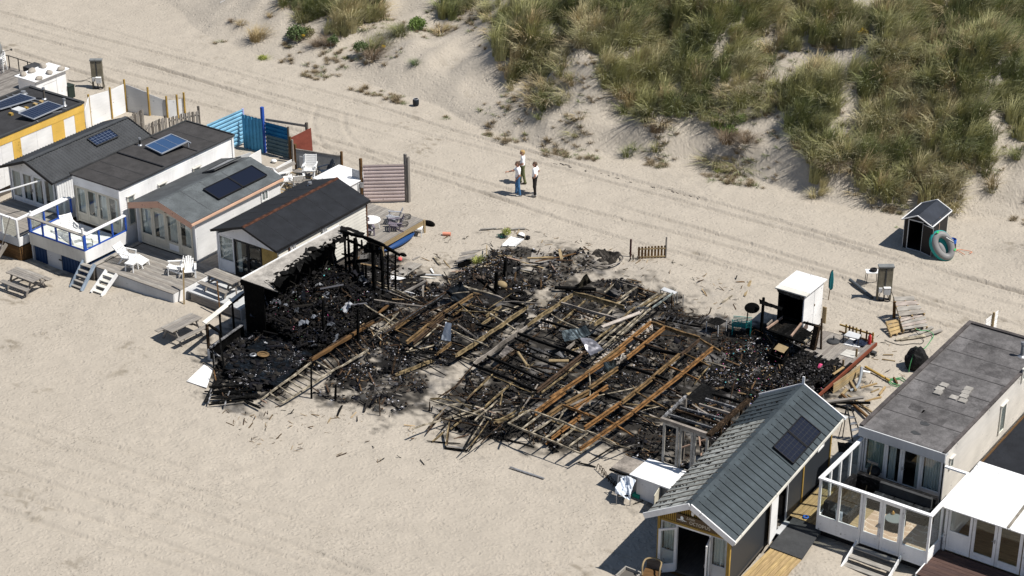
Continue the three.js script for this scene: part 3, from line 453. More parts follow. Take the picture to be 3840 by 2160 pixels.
// ---------- hut with white weatherboards (flat roof) and its blue glass terrace ----------
const FE = M.feltedge;
{
  const x0 = -20.2, x1 = -17.08, z0 = 0, z1 = 7.92, f = 1.1, r = 3.55, t = thing('flat_roof_hut', 'white weatherboard hut with black flat roof and blue solar panel', 'hut', [-18.6, 0, 7.9]);
  shell(t, x0, x1, z0, z1, f, r, M.white);
  mk('weatherboarding', sheet(V(x1 + .002, .5, z0), V(0, 1, 0), V(1, 0, 0), V(0, 0, z1 - z0), lap(r - .5, .105, .022)), M.white, t);
  mk('corner_trim', bx(x1, x1 + .05, f, r, z1 - .02, z1 + .07), M.white, t); mk('corner_trim', bx(x1 + .03, x1 + .07, .6, r, z0 - .02, z0 + .1), M.white, t);
  const rf = mk('roof', bx(x0 - .06, x1 + .08, r, r + .07, z0 - .05, 4.9), M.felt2, t); mk('roof', bx(x0 - .06, x1 + .08, r - .03, r + .035, 4.905, z1 + .06), M.felt2, t);
  mk('roof_edge', [bx(x0 - .1, x0 - .02, r + .04, r + .13, z0 - .08, z1 + .08), bx(x0 - .02, x1 + .04, r + .07, r + .13, z0 - .1, z0 - .03), bx(x1 + .03, x1 + .1, r + .01, r + .1, z0 - .1, z1 + .08)], M.dgrey, t);
  mk('felt_joint', bx(x0 - .03, x1 + .03, r + .07, r + .1, 4.82, 4.9), M.black, t); mk('felt_joint', bx(x0 - .03, x1 + .03, r + .07, r + .1, 2.5, 2.56), M.black, t);
  mk('felt_joint', bx(x0 + .05, x1, r + .035, r + .042, 6.05, 6.09), M.felt, t); mk('felt_joint', bx(x0 + .05, x1, r + .035, r + .042, 7.0, 7.04), M.felt, t); mk('felt_joint', bx(x0 + .05, x1, r + .07, r + .077, 1.2, 1.24), M.felt, t);
  const pa = W('L3', 232, 490, r + .12), pb = W('L3', 465, 385, r + .3), pc = W('L3', 618, 450, r + .3), pd = W('L3', 380, 562, r + .12);
  solarPanel(t, pa, pb, pc, pd, { m: M.solarb, nu: 3, nv: 1, gm: M.solarl });
  mk('panel_mount', [bar(pb.clone().setY(r + .07), pb.clone().setY(r + .3), .04, .04), bar(pc.clone().setY(r + .07), pc.clone().setY(r + .3), .04, .04), bar(W('L3', 500, 385, r + .12), W('L3', 640, 450, r + .12), .05, .05)], M.solarl, t);
  vent(t, ...W('L3', 182, 470, r + .07).toArray(), .3, M.black, .05);
  mk('header', bx(x0 + .05, x1 - .02, 3.02, r, z1 - .1, z1), M.white, t);
  mk('shingle_band', sheet(V(x0 + .05, 3.05, z1 + .01), V(1, 0, 0), V(0, 0, 1), V(0, r - 3.06, 0), ribs(x1 - x0 - .1, .09, .015)), M.white, t);
  const dw = (x1 - x0 - .24) / 4; mk('door_post', [bx(x0 + .02, x0 + .1, f, 3.02, z1 - .1, z1), bx(x1 - .1, x1 - .02, f, 3.02, z1 - .1, z1)], M.cream, t);
  for (let i = 0; i < 4; i++) leafZ(t, 'door', x0 + .12 + i * dw, x0 + .12 + (i + 1) * dw - .015, f + .05, 3.0, z1 - .02, M.cream, { panel: .5, curtain: true, cw: i % 2 ? .6 : .8, cr: i % 2, handle: i === 1 ? 1 : 0, s: .1 });
  for (const [a, b] of [['L2', [1485, 190]], ['L3', [705, 650]]]) { /* measured on the wall below */ }
  winX(t, 2.45, 2.98, 2.45, 2.85, x1 + .02, M.offw); winX(t, 4.85, 5.4, 2.45, 2.85, x1 + .02, M.offw, { dark: 1 }); winX(t, 7.02, 7.5, 1.5, 3.0, x1 + .02, M.offw);
}
{
  const X0 = -20.45, X1 = -16.72, Z0 = 7.95, Z1 = 10.74, f = 1.02, t = thing('glass_terrace', 'raised white terrace with blue-framed glass screens in front of white weatherboard hut', 'terrace', [-18.6, 0, 10.7]);
  boards(t, X0 + .05, X1 - .05, Z0, Z1 - .05, f, true, .2, [M.white, M.offw, M.white], 'floor_board');
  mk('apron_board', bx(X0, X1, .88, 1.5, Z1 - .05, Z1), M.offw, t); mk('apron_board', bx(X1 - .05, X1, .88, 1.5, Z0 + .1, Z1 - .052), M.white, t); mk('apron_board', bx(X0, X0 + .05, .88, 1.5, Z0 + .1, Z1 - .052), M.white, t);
  mk('base_cladding', sheet(V(X0 + .1, -.1, Z1 - .14), V(1, 0, 0), V(0, 0, 1), V(0, .98, 0), ribs(X1 - X0 - .2, .2, .03)), M.navy, t);
  mk('side_cladding', bx(X1 - .14, X1 - .1, -.1, .88, Z0 + .1, Z1 - .2), M.navy, t); mk('corner_post', [bx(X0 + .02, X0 + .12, -.1, .88, Z1 - .14, Z1 - .04)], M.lgrey, t);
  const dr = mk('hatch_door', bx(-19.42, -18.47, .0, .84, Z1 - .1, Z1 - .07), M.lgrey, t, 'grey hatch with a chalked smiley face'); mk('latch', bx(-18.62, -18.45, .52, .58, Z1 - .07, Z1 - .04), M.black, dr);
  const sm = []; for (let i = 0; i < 9; i++) { const a = Math.PI * (1.1 + .8 * i / 8), b = Math.PI * (1.1 + .8 * (i + 1) / 8); if (i < 8) sm.push(bar(V(-19.2 + .075 * Math.cos(a), .6 + .09 * Math.sin(a), Z1 - .066), V(-19.2 + .075 * Math.cos(b), .6 + .09 * Math.sin(b), Z1 - .066), .02, .006)); }
  sm.push(bx(-19.235, -19.215, .66, .685, Z1 - .068, Z1 - .062), bx(-19.185, -19.165, .66, .685, Z1 - .068, Z1 - .062)); mk('smiley_drawing', sm, M.white, dr);
  const screen = (ax, az, bx_, bz, n) => {
    const a = V(ax, 0, az), b = V(bx_, 0, bz); for (let i = 0; i <= n; i++) { const p = a.clone().lerp(b, i / n); mk('screen_post', bc(.075, .78, .075, p.x, 1.5, p.z), M.blue, t); }
    for (let i = 0; i < n; i++) { const p = a.clone().lerp(b, i / n), q = a.clone().lerp(b, (i + 1) / n), e = q.clone().sub(p).normalize().multiplyScalar(.04); mk('pane', bar(p.clone().add(e).setY(1.9), q.clone().sub(e).setY(1.9), .008, .66), M.glass, t); }
    mk('screen_rail', [bar(a.clone().setY(1.535), b.clone().setY(1.535), .06, .05), bar(a.clone().setY(2.26), b.clone().setY(2.26), .06, .05)], M.blue, t); mk('handrail', bar(a.clone().setY(2.31), b.clone().setY(2.31), .17, .05), ax === bx_ ? M.white : M.wgrey3, t);
  };
  screen(X0 + .03, Z1 - .04, X1 - .04, Z1 - .04, 4); screen(X1 - .04, Z1 - .12, X1 - .04, 8.0, 3); screen(X0 + .03, Z1 - .12, X0 + .03, 8.0, 3);
  mk('rail_knob', bc(.09, .3, .09, X1 - .12, 2.33, Z1 - .1), M.white, t); mk('rail_knob', bc(.08, .4, .08, X0 - .02, 2.1, Z1 - .25), M.white, t);
}
gardenChair('white round-backed plastic chair inside the blue-framed glass terrace', [-17.15, 1.03, 10.1], 2.4, M.lgrey, 'chairs on the blue glass terrace');
lounger('white plastic lounger inside the blue-framed glass terrace', [-19.3, 1.03, 9.2], 1.2, {});
{ // deck boards strip between terrace and neighbour
  const t = thing('side_walkway', 'narrow pale paved walkway beside the blue glass terrace', 'walkway', [-16.7, 0, 9.3]); boards(t, -16.7, -16.42, 7.4, 10.7, .74, false, .15, [M.wgrey3, M.offw], 'plank'); mk('bearer', bx(-16.68, -16.44, -.1, .69, 7.5, 10.6), M.wdark, t);
}
steps('grey-blue wooden steps with five treads beside the blue hatch wall', [-16.5, 0, 10.8], 0, .72, 1.0, .85, 5, M.wgrey3, mat([.34, .42, .52], { map: T.wood }));
steps('white wooden steps with four treads at the front of the grey deck', [-15.32, 0, 10.55], 0, .68, .72, .95, 4, M.offw, M.white);

// ---------- hut with peach fascia ----------
{
  const x0 = -16.68, x1 = -12.87, xm = -14.78, z0 = 1.32, z1 = 7.34, f = .7, e = 2.86, k = 3.42, t = thing('peach_gable_hut', 'white hut with peach fascia and grey felt roof carrying two black solar panels', 'hut', [-14.8, 0, 7.3]);
  shell(t, x0, x1, z0, z1, f, e - .1, M.white);
  mk('ribbed_cladding', sheet(V(x1 + .002, .3, z0), V(0, 0, 1), V(1, 0, 0), V(0, e - .42, 0), grooves(z1 - z0 - .1, .07, .012)), M.white, t);
  const s = .3, zf = 7.68, zb = z0 - .12, xl = x0 - .1, xr = x1 + .14;
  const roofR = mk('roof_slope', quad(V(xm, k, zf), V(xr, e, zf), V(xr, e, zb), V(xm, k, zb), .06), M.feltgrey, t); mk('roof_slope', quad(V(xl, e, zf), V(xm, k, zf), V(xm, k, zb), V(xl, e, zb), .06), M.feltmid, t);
  mk('ridge_strip', [quad(V(xm - .25, k - .066, zf - .01), V(xm, k + .012, zf - .01), V(xm, k + .012, zb), V(xm - .25, k - .066, zb), .01)], M.feltgrey, t);
  for (const q of [6.2, 4.9, 3.4]) mk('felt_joint', quad(V(xm + .02, k + .002, q), V(xr - .02, e + .01, q), V(xr - .02, e + .01, q - .05), V(xm + .02, k + .002, q - .05), .004), M.feltmid, t);
  mk('fascia', [quad(V(xl - .02, e + .02, zf + .03), V(xm, k + .03, zf + .03), V(xm, k - s, zf + .03), V(xl - .02, e - s, zf + .03), 0), quad(V(xm, k + .03, zf + .03), V(xr + .02, e + .02, zf + .03), V(xr + .02, e - s, zf + .03), V(xm, k - s, zf + .03), 0), bx(xr - .02, xr + .03, e - .17, e - .05, zb, zf + .02)], M.peach, t);
  mk('eaves_trim', bx(xr + .032, xr + .045, e - .16, e - .06, zb, zf), M.peachl, t);
  mk('gable_wall', gableZ(x0, x1, xm, e - .1, k - .1, z1 - .12), M.cream, t); mk('back_gable', gableZ(x0, x1, xm, e - .1, k - .1, z0 + .1), M.white, t);
  const ux = V(xr - xm, e - k, 0).normalize(), P = (d, z) => V(xm, k, z).addScaledVector(ux, d);
  solarPanel(t, P(.62, 3.55), P(1.62, 3.55), P(1.62, 1.85), P(.62, 1.85), { m: M.solark, plain: 1, fm: M.black }); solarPanel(t, P(.62, 5.28), P(1.62, 5.28), P(1.62, 3.6), P(.62, 3.6), { m: M.solark, plain: 1, fm: M.black });
  solarPanel(t, V(-15.75, 3.1, 3.6), V(-15.05, 3.42, 3.5), V(-14.9, 3.5, 1.75), V(-15.65, 3.2, 1.85), { m: M.mgrey, plain: 1, fm: M.dgrey });
  const dw = (x1 - x0 - .42) / 4; mk('door_post', [bx(x0 + .06, x0 + .2, f, e - .08, z1 - .1, z1 - .02), bx(x1 - .2, x1 - .06, f, e - .08, z1 - .1, z1 - .02)], M.lgrey, t);
  for (let i = 0; i < 4; i++) leafZ(t, 'door', x0 + .21 + i * dw, x0 + .21 + (i + 1) * dw - .012, f + .04, 2.7, z1 - .02, M.cream, { panel: .55, curtain: true, cw: [.7, .8, .9, .75][i], cr: i % 2, s: .11, pm: i === 2 ? M.white : M.cream });
  mk('lintel', bx(x0 + .06, x1 - .06, 2.7, e + .02, z1 - .1, z1 - .03), M.cream, t); mk('awning_rod', [bar(V(-16.2, 2.86, zf - .16), V(-15.4, 2.86, zf - .16), .02, .02), bar(V(-14.6, 2.86, zf - .16), V(-13.5, 2.86, zf - .16), .02, .02)], M.wbrown, t);
  winX(t, 2.24, 2.75, 2.05, 2.62, x1 + .015, M.white, { mull: 1 });
}
{ // grey deck in front of the peach hut
  const t = thing('timber_deck', 'grey weathered timber deck in front of the peach-trimmed hut', 'deck', [-14, 0, 10.4]);
  boards(t, -16.4, -11.5, 7.36, 10.45, .7, true, .145, [M.wgrey, M.wgrey2, M.wgrey3]);
  boards(t, -12.75, -11.62, 1.8, 7.34, .7, false, .145, [M.wgrey, M.wgrey2]);
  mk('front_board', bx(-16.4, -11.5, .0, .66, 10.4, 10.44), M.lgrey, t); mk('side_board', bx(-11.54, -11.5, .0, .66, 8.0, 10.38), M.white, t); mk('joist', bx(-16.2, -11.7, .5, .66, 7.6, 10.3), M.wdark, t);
}
lounger('white reclining lounger with foot rest on the grey deck beside the terrace wall', [-15.45, .7, 9.3], 1.75, { back: .8 });
stool('small square white table beside the reclining lounger on the grey deck', [-14.75, .7, 9.75], .2, 'small white plastic tables');
adirondack('white adirondack chair with fanned back on the grey deck', [-12.15, .7, 8.65], .75, M.plastic, 'white adirondack chairs on the grey deck');
adirondack('white adirondack chair turned away, half behind the other one', [-12.95, .7, 8.8], -.9, M.plastic, 'white adirondack chairs on the grey deck');

// ---------- black gable hut next to the fire ----------
{
  const x0 = -11.5, x1 = -7.75, xm = -9.62, z0 = 1.0, z1 = 7.35, f = .7, e = 2.82, k = 3.48, t = thing('black_roof_hut', 'hut with black felt gable roof and rusty ridge beside the burnt huts', 'hut', [-9.6, 0, 7.3]);
  shell(t, x0, x1, z0, z1, f, e, M.offw);
  mk('warped_cladding', sheet(V(x1 + .002, .6, z0), V(0, 1, 0), V(1, 0, 0), V(0, 0, z1 - z0), lap(e - .6, .16, .02)), M.offw, t, 'heat-warped off-white cladding');
  const zf = 7.62, zb = .82, xl = x0 - .12, xr = x1 + .12;
  mk('roof_slope', quad(V(xm, k, zf), V(xr, e, zf), V(xr, e, zb), V(xm, k, zb), .07), M.feltblue, t); mk('roof_slope', quad(V(xl, e, zf), V(xm, k, zf), V(xm, k, zb), V(xl, e, zb), .07), M.feltblue, t);
  for (const q of [6.55, 5.5, 4.45, 3.4, 2.35]) for (const s of [xr, xl]) mk('felt_joint', quad(V(xm, k + .006, q), V(s, e + .006, q), V(s, e + .006, q - .02), V(xm, k + .006, q - .02), .006), M.black, t);
  mk('ridge_cap', [quad(V(xm, k + .025, zf), V(xm + .12, k - .025, zf), V(xm + .12, k - .025, zb), V(xm, k + .025, zb), .01), quad(V(xm - .05, k + .01, zf), V(xm, k + .025, zf), V(xm, k + .025, zb), V(xm - .05, k + .01, zb), .01)], mat([.11, .042, .024], { map: T.rust }), t);
  mk('verge_board', [bar(V(xl, e - .05, zf), V(xm, k - .05, zf), .03, .11), bar(V(xm, k - .05, zf), V(xr, e - .05, zf), .03, .11), bx(xr - .02, xr + .02, e - .12, e - .02, zb, zf)], M.black, t);
  mk('gable_wall', gableZ(x0 + .05, x1 - .02, xm, e - .25, k - .12, z1), M.white, t); mk('back_gable', gableZ(x0, x1, xm, e, k - .12, z0 + .1), M.offw, t);
  mk('corner_post', bx(x0, x0 + .07, f, e, z1 - .05, z1 + .02), M.white, t);
  leafZ(t, 'window', x0 + .08, x0 + 1.02, f + .02, e - .26, z1, M.white, { panel: .6, curtain: true, s: .07 });
  leafZ(t, 'door', x0 + 1.04, x0 + 1.86, f + .02, e - .26, z1, M.black, { panel: .18, curtain: true, cw: .35, handle: 1, s: .08 }); leafZ(t, 'door', x0 + 1.88, x0 + 2.72, f + .02, e - .26, z1, M.black, { panel: .18, s: .08 });
  mk('chipboard_panel', bx(x0 + 2.74, x1 - .06, f + .02, e - .26, z1 - .04, z1 - .01), M.osb, t, 'raw chipboard panel boarding up the front');
  mk('warped_strip', [sheet(V(x1 + .03, .9, 6.1), V(0, 0, 1), V(1, 0, 0), V(0, 1.75, .1), wave(.45, .12, .05))], M.white, t); mk('warped_strip', sheet(V(x1 + .03, 1.4, 3.9), V(0, 0, 1), V(1, 0, 0), V(.05, 1.2, .15), wave(.35, .1, .05)), M.white, t); for (const q of [[x1 + .03, x1 + .06, 1.0, 2.6, 6.58, 6.68], [x1 + .03, x1 + .05, 1.2, 2.5, 6.3, 6.36], [x1 - .03, x1 + .04, .7, 2.7, z0 - .03, z0 + .05]]) mk('scorched_trim', bx(...q), mat([.2, .1, .06], { map: T.rust }), t);
  vent(t, -10.6, 3.1, 1.7, .12, M.black, .07);
}
{ // low platform with picnic table between the black hut and the sand
  const t = thing('front_platform', 'white-painted platform with grey plank front below the black-roofed hut', 'platform', [-9.8, 0, 9.6]);
  mk('platform_top', bx(-11.45, -8.2, .48, .54, 7.5, 9.6), M.lgrey, t); for (let i = 0; i < 4; i++) mk('front_plank', bx(-11.2, -8.2, -.05 + i * .135, .075 + i * .135, 9.58, 9.62), pick([M.wgrey2, M.wdark, M.wgrey]), t); mk('side_panel', bx(-8.2, -8.16, -.05, .5, 7.6, 9.6), M.lgrey, t);
}
picnic('grey picnic table on the sand in front of the hatch with the smiley', [-18.45, flatH(-18.45, 12.95), 12.95], 0);
picnic('grey picnic table on the platform under the black-roofed hut', [-10.05, .53, 8.6], -.06);
picnic('grey picnic table standing alone on the sand beside the burnt terrace', [-9.2, flatH(-9.2, 12.3), 12.3], 1.5 );
solo('leaning_post', 'weathered wooden post leaning against the front of the grey deck', 'post', [-11.1, 0, 10.2], bar(V(-11.05, 0, 10.25), V(-11.45, 1.75, 9.7), .07, .07), M.wtan);
for (const [a, b, l] of [[[-9.15, 0, 9.9], [-9.55, 1.55, 9.55], 'brown post leaning over the picnic table on the platform'], [[-8.65, 0, 9.2], [-9.0, 1.15, 8.95], 'short pale post leaning at the end of the platform']]) solo('leaning_post', l, 'post', a, bar(V(...a), V(...b), .06, .06), l[0] === 'b' ? M.wbrown : M.wgrey);
console.log('left huts 1');

// ---------- tiled hut, its deck, yellow hut, fences ----------
{
  const x0 = -24.95, x1 = -21.6, xm = -23.28, z0 = 1.35, z1 = 7.75, f = .75, e = 2.82, k = 3.5, t = thing('tiled_roof_hut', 'white hut with dark grey tiled gable roof and one small solar panel', 'hut', [-23.3, 0, 7.7]);
  shell(t, x0, x1, z0, z1, f, e, M.white);
  mk('ribbed_cladding', sheet(V(x1 + .002, .5, z0), V(0, 0, 1), V(1, 0, 0), V(0, e - .55, 0), ribs(z1 - z0, .16, .02)), M.white, t);
  const zf = 8.12, zb = 1.1, xl = x0 - .18, xr = x1 + .16;
  const slope = (xa, ya, xb, yb) => {       // pressed tile sheet: courses step down the slope, pans roll across it
    const L = Math.hypot(xb - xa, yb - ya), ux = (xb - xa) / L, uy = (yb - ya) / L, nxx = -uy * Math.sign(xb - xa), nyy = Math.abs(ux), P = [], I = [], U = [], nc = Math.round(L / .17), nw = Math.round((zf - zb) / .19) * 6;
    let v = 0; for (let c = 0; c < nc; c++) for (const end of [0, 1]) { for (let w = 0; w <= nw; w++) { const d = (c + end) * L / nc, hh = (end ? .05 : .004) + .024 * Math.sin(w / 6 * 6.283), z = zf + (zb - zf) * w / nw; P.push(xa + ux * d + nxx * hh, ya + uy * d + nyy * hh, z); U.push(z, d); } if (v) { for (let w = 0; w < nw; w++) { const a = (v - 1) * (nw + 1) + w, b = a + nw + 1; I.push(a, a + 1, b, a + 1, b + 1, b); } } v++; }
    const g = new THREE.BufferGeometry(); g.setAttribute('position', new THREE.Float32BufferAttribute(P, 3)); g.setAttribute('uv', new THREE.Float32BufferAttribute(U, 2)); g.setIndex(I); g.computeVertexNormals(); return g.toNonIndexed();
  };
  mk('tiled_slope', [slope(xm, k, xr, e - .03), quad(V(xm, k - .02, zf), V(xr, e - .05, zf), V(xr, e - .05, zb), V(xm, k - .02, zb), .05)], M.tile, t); mk('tiled_slope', [slope(xm, k, xl, e - .03), quad(V(xl, e - .05, zf), V(xm, k - .02, zf), V(xm, k - .02, zb), V(xl, e - .05, zb), .05)], M.tile, t);
  mk('ridge_cap', [bar(V(xm - .06, k + .03, zf), V(xm - .06, k + .03, zb), .14, .03, .35), bar(V(xm + .06, k + .03, zf), V(xm + .06, k + .03, zb), .14, .03, -.35)], M.tile, t);
  for (const [s, z] of [[xl, zf], [xr, zf], [xl, zb], [xr, zb]]) mk('verge_board', bar(V(xm, k, z), V(s, e - .04, z), .05, .13), M.black, t);
  mk('gable_wall', gableZ(x0 + .02, x1 - .02, xm, e - .1, k - .1, z1), M.white, t); mk('back_gable', gableZ(x0, x1, xm, e, k - .1, z0 + .1), M.white, t);
  const ux = V(xr - xm, e - k, 0).normalize(), P = (d, z) => V(xm, k + .02, z).addScaledVector(ux, d);
  solarPanel(t, P(.32, 4.25), P(1.0, 4.25), P(1.0, 2.7), P(.32, 2.7), { nu: 4, nv: 7, fm: M.dgrey, gm: mat([.18, .22, .3], { roughness: .4 }) });
  const dw = (x1 - x0 - .3) / 4; for (let i = 0; i < 4; i++) leafZ(t, i === 1 || i === 2 ? 'door' : 'window', x0 + .14 + i * dw, x0 + .14 + (i + 1) * dw - .015, f + .05, 2.68, z1, M.white, { panel: .45, curtain: true, cw: [.9, .4, .5, .8][i], cr: i === 3, handle: i === 1 ? 1 : 0, s: .09 });
  mk('door_header', bx(x0 + .06, x1 - .06, 2.68, e - .1, z1 - .08, z1), M.white, t); mk('skirt', bx(x0 + .02, x1 - .02, .2, f + .05, z1 - .06, z1), M.white, t);
}
{ // white framed glass deck in front of the tiled hut
  const X0 = -24.9, X1 = -20.62, Z0 = 7.8, Z1 = 11.25, t = thing('white_glass_deck', 'deck with white-framed glass screens above brown log cladding', 'terrace', [-22.6, 0, 11.2]);
  boards(t, X0, X1 - .05, Z0, Z1 - .05, 1.02, true, .14, [M.wgrey, M.wgrey2, M.wgrey3], 'plank');
  for (let i = 0; i < 5; i++) { mk('cladding_log', bar(V(X0, .1 + i * .16, Z1 - .06), V(X1 - .06, .1 + i * .16, Z1 - .06), .06, .15), pick([M.wbrown, mat([.19, .105, .04], { map: T.wood })]), t); mk('cladding_log', bar(V(X1 - .03, .1 + i * .16, Z1 - .1), V(X1 - .03, .1 + i * .16, Z0 + .4), .06, .15), M.wbrown, t); }
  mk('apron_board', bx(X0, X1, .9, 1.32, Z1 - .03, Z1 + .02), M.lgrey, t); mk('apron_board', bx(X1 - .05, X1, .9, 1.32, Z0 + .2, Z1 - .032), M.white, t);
  for (let i = 0; i <= 4; i++) { const x = X0 + (X1 - .04 - X0) * i / 4; mk('screen_post', bc(.09, .95, .09, x, 1.32, Z1 - .02), M.white, t); if (i < 4) mk('pane', bx(x + .06, x + (X1 - .04 - X0) / 4 - .06, 1.34, 2.2, Z1 - .03, Z1 - .022), M.glass, t); }
  for (const z of [9.6, 8.2]) mk('screen_post', bc(.08, .95, .08, X1 - .04, 1.32, z), M.white, t); mk('handrail', bx(X0, X1, 2.25, 2.31, Z1 - .08, Z1 + .04), M.white, t); mk('handrail', bx(X1 - .12, X1 + .03, 2.24, 2.3, Z0 + .3, Z1 - .085), M.white, t);
  mk('awning_pole', bar(V(-23.7, 2.5, 11.4), V(-22.3, 2.75, 8.0), .05, .05), M.white, t); mk('side_skirt', bx(X1 - .12, X1 - .07, -.1, .9, Z0 + .3, Z1 - .1), M.wdark, t);
}
steps('weathered grey steps beside the brown log cladding', [-21.7, 0, 11.5], -.1, .9, .95, .95, 4, M.wgrey, M.wgrey);
solo('leaning_rod', 'thin grey pole leaning from the sand against the white-framed glass deck', 'pole', [-21.6, 0, 12.0], cyl(V(-21.5, .1, 12.0), V(-21.0, 2.35, 11.3), .025, .025, 7), M.wgrey2);
{ // yellow and white hut
  const x0 = -31.2, x1 = -27.2, z0 = .45, z1 = 7.0, r = 3.15, t = thing('yellow_panel_hut', 'flat-roofed hut with yellow trim, white panels and two rail-mounted solar panels', 'hut', [-29.2, 0, 7]);
  shell(t, x0, x1, z0, z1, .5, r, M.white);
  mk('roof', bx(x0, x1 + .03, r, r + .06, z0, z1 + .1), M.felt, t); mk('roof_edge', [bx(x0 - .02, x1 + .06, r + .03, r + .14, z0 - .08, z0 + .1), bx(x1 - .08, x1 + .08, r + .02, r + .11, z0 + .1, z1 + .1), bx(x0 - .08, x0 + .08, r + .06, r + .14, z0 + .1, z1 + .1)], M.dgrey, t);
  mk('fascia', bx(x1, x1 + .05, r - .38, r + .02, z0 - .02, z1 + .1), M.yellow, t);
  for (const [a, b] of [[.45, 1.15], [1.9, 2.75], [4.9, 5.45], [6.85, 7.05]]) mk('yellow_panel', bx(x1, x1 + .035, .5, r - .385, a, b), M.yellow, t);
  for (const [a, b] of [[1.155, 1.895], [2.755, 3.8], [3.81, 4.895], [5.455, 6.2], [6.21, 6.845]]) mk('white_panel', bx(x1, x1 + .025, .5, r - .385, a, b), M.white, t);
  mk('corner_post', bx(x1 - .02, x1 + .08, .3, r - .4, z1 + .06, z1 + .2), M.wyel, t);
  const pv = (a) => a.map(([x, y, h]) => W('L1', x, y, r + h));
  solarPanel(t, ...pv([[0, 760, .14], [-120, 735, .32], [180, 620, .32], [320, 662, .14]]), { nu: 6, nv: 10 }); solarPanel(t, ...pv([[302, 852, .14], [165, 800, .32], [432, 690, .32], [570, 735, .14]]), { nu: 6, nv: 10 });
  mk('mounting_rail', [[[60, 630], [600, 748]], [[110, 615], [480, 700]], [[170, 725], [340, 860]], [[400, 790], [560, 765]], [[-20, 680], [345, 858]]].map(([p, q]) => bar(W('L1', ...p, r + .12), W('L1', ...q, r + .12), .04, .05)), M.steel, t);
  for (const [x, y] of [[320, 712], [375, 690], [100, 800], [240, 748]]) { const p = W('L1', x, y, r + .06); mk('ballast_block', bc(.22, .12, .16, p.x, r + .06, p.z), pick([M.wyel, M.wnew]), t); }
  { const p = W('L1', 170, 765, r + .06); mk('skylight', [bc(.55, .14, .5, p.x, r + .06, p.z)], M.lgrey, t); }
  { const p = W('L1', 402, 655, r + .06); vent(t, p.x, p.y, p.z, .55, M.wdark, .06); const q = W('L1', 585, 715, r + .06); vent(t, q.x, q.y, q.z, .3, M.plastic, .06); const s = W('L1', 212, 608, r + .06); vent(t, s.x, s.y, s.z, .06, M.dgrey, .1); }
}
{ // white board fence with yellow posts
  const base = [[-27.3, .3], [-28.75, -1.4], [-28.5, -2.75], [-28.6, -3.95], [-27.15, -4.25], [-26.35, -4.8], [-26.3, -5.55], [-26.05, -5.85]], top = [2.9, 2.75, 2.78, 2.85, 2.62, 2.1, 1.95, 2.05], P = base.map(([x, z]) => V(x, flatH(x, z), z));
  const t = thing('white_board_fence', 'white board windbreak with yellow posts behind the yellow-trimmed hut', 'fence', [-28.6, flatH(-28.6, -4), -3.9]);
  const hp = [2.7, 2.65, 2.62, 2.6, 2.25, 1.85, 1.65, 1.72];
  for (let i = 0; i < 7; i++) { const a = P[i], b = P[i + 1]; mk('fence_panel', quad(V(a.x, hp[i], a.z), V(b.x, i === 3 ? 2.3 : hp[i + 1], b.z), V(b.x, b.y - .1, b.z), V(a.x, a.y - .1, a.z), .025), i > 2 && i < 6 ? M.lgrey : M.white, t); }
  for (let i = 1; i < 8; i++) mk('fence_post', bc(.08, top[i] - P[i].y + .12, .08, P[i].x + .04, P[i].y - .1, P[i].z + .04), M.wyel, t);
}
{ // grey double-sided slat fences
  const run = (label, ax, az, bx_, bz, y0, y1, ph) => {
    const a = V(ax, 0, az), b = V(bx_, 0, bz), L = a.distanceTo(b), n = Math.round(L / .115), t = thing('slat_fence', label, 'fence', [ax, y0, az], { group: 'grey wooden slat fences' });
    for (let i = 0; i < n; i++) { const p = a.clone().lerp(b, (i + .5) / n), h = y1 + .06 * Math.sin(i / n * 3.14) + rr(-.02, .02); mk('slat', bx(p.x - .012 + (i % 2) * .05, p.x + .012 + (i % 2) * .05, y0 - .1, h, p.z - .052, p.z + .052), pick([M.wgrey, M.wgrey2, M.wdark]), t); }
    for (const h of [.25, .62, .9]) mk('rail', bar(a.clone().add(V(.025, y0 + (y1 - y0) * h, 0)), b.clone().add(V(.025, y0 + (y1 - y0) * h, 0)), .025, .07), M.wgrey2, t);
    if (ph) mk('fence_post', bc(.09, ph - y0 + .1, .09, bx_ - .05, y0 - .1, bz - .05), M.wdark, t);
  };
  run('grey slat fence panel standing nearest the white board fence', -25.1, -.6, -25.35, -2.0, .7, 2.45); run('middle grey slat fence panel behind the tiled hut', -23.75, -.55, -23.65, -1.95, .7, 2.4, 2.5); run('grey slat fence panel at the sandy end with a tall post', -23.6, -2.1, -22.95, -3.75, .5, 2.35, 2.6);
}
console.log('left huts 2');
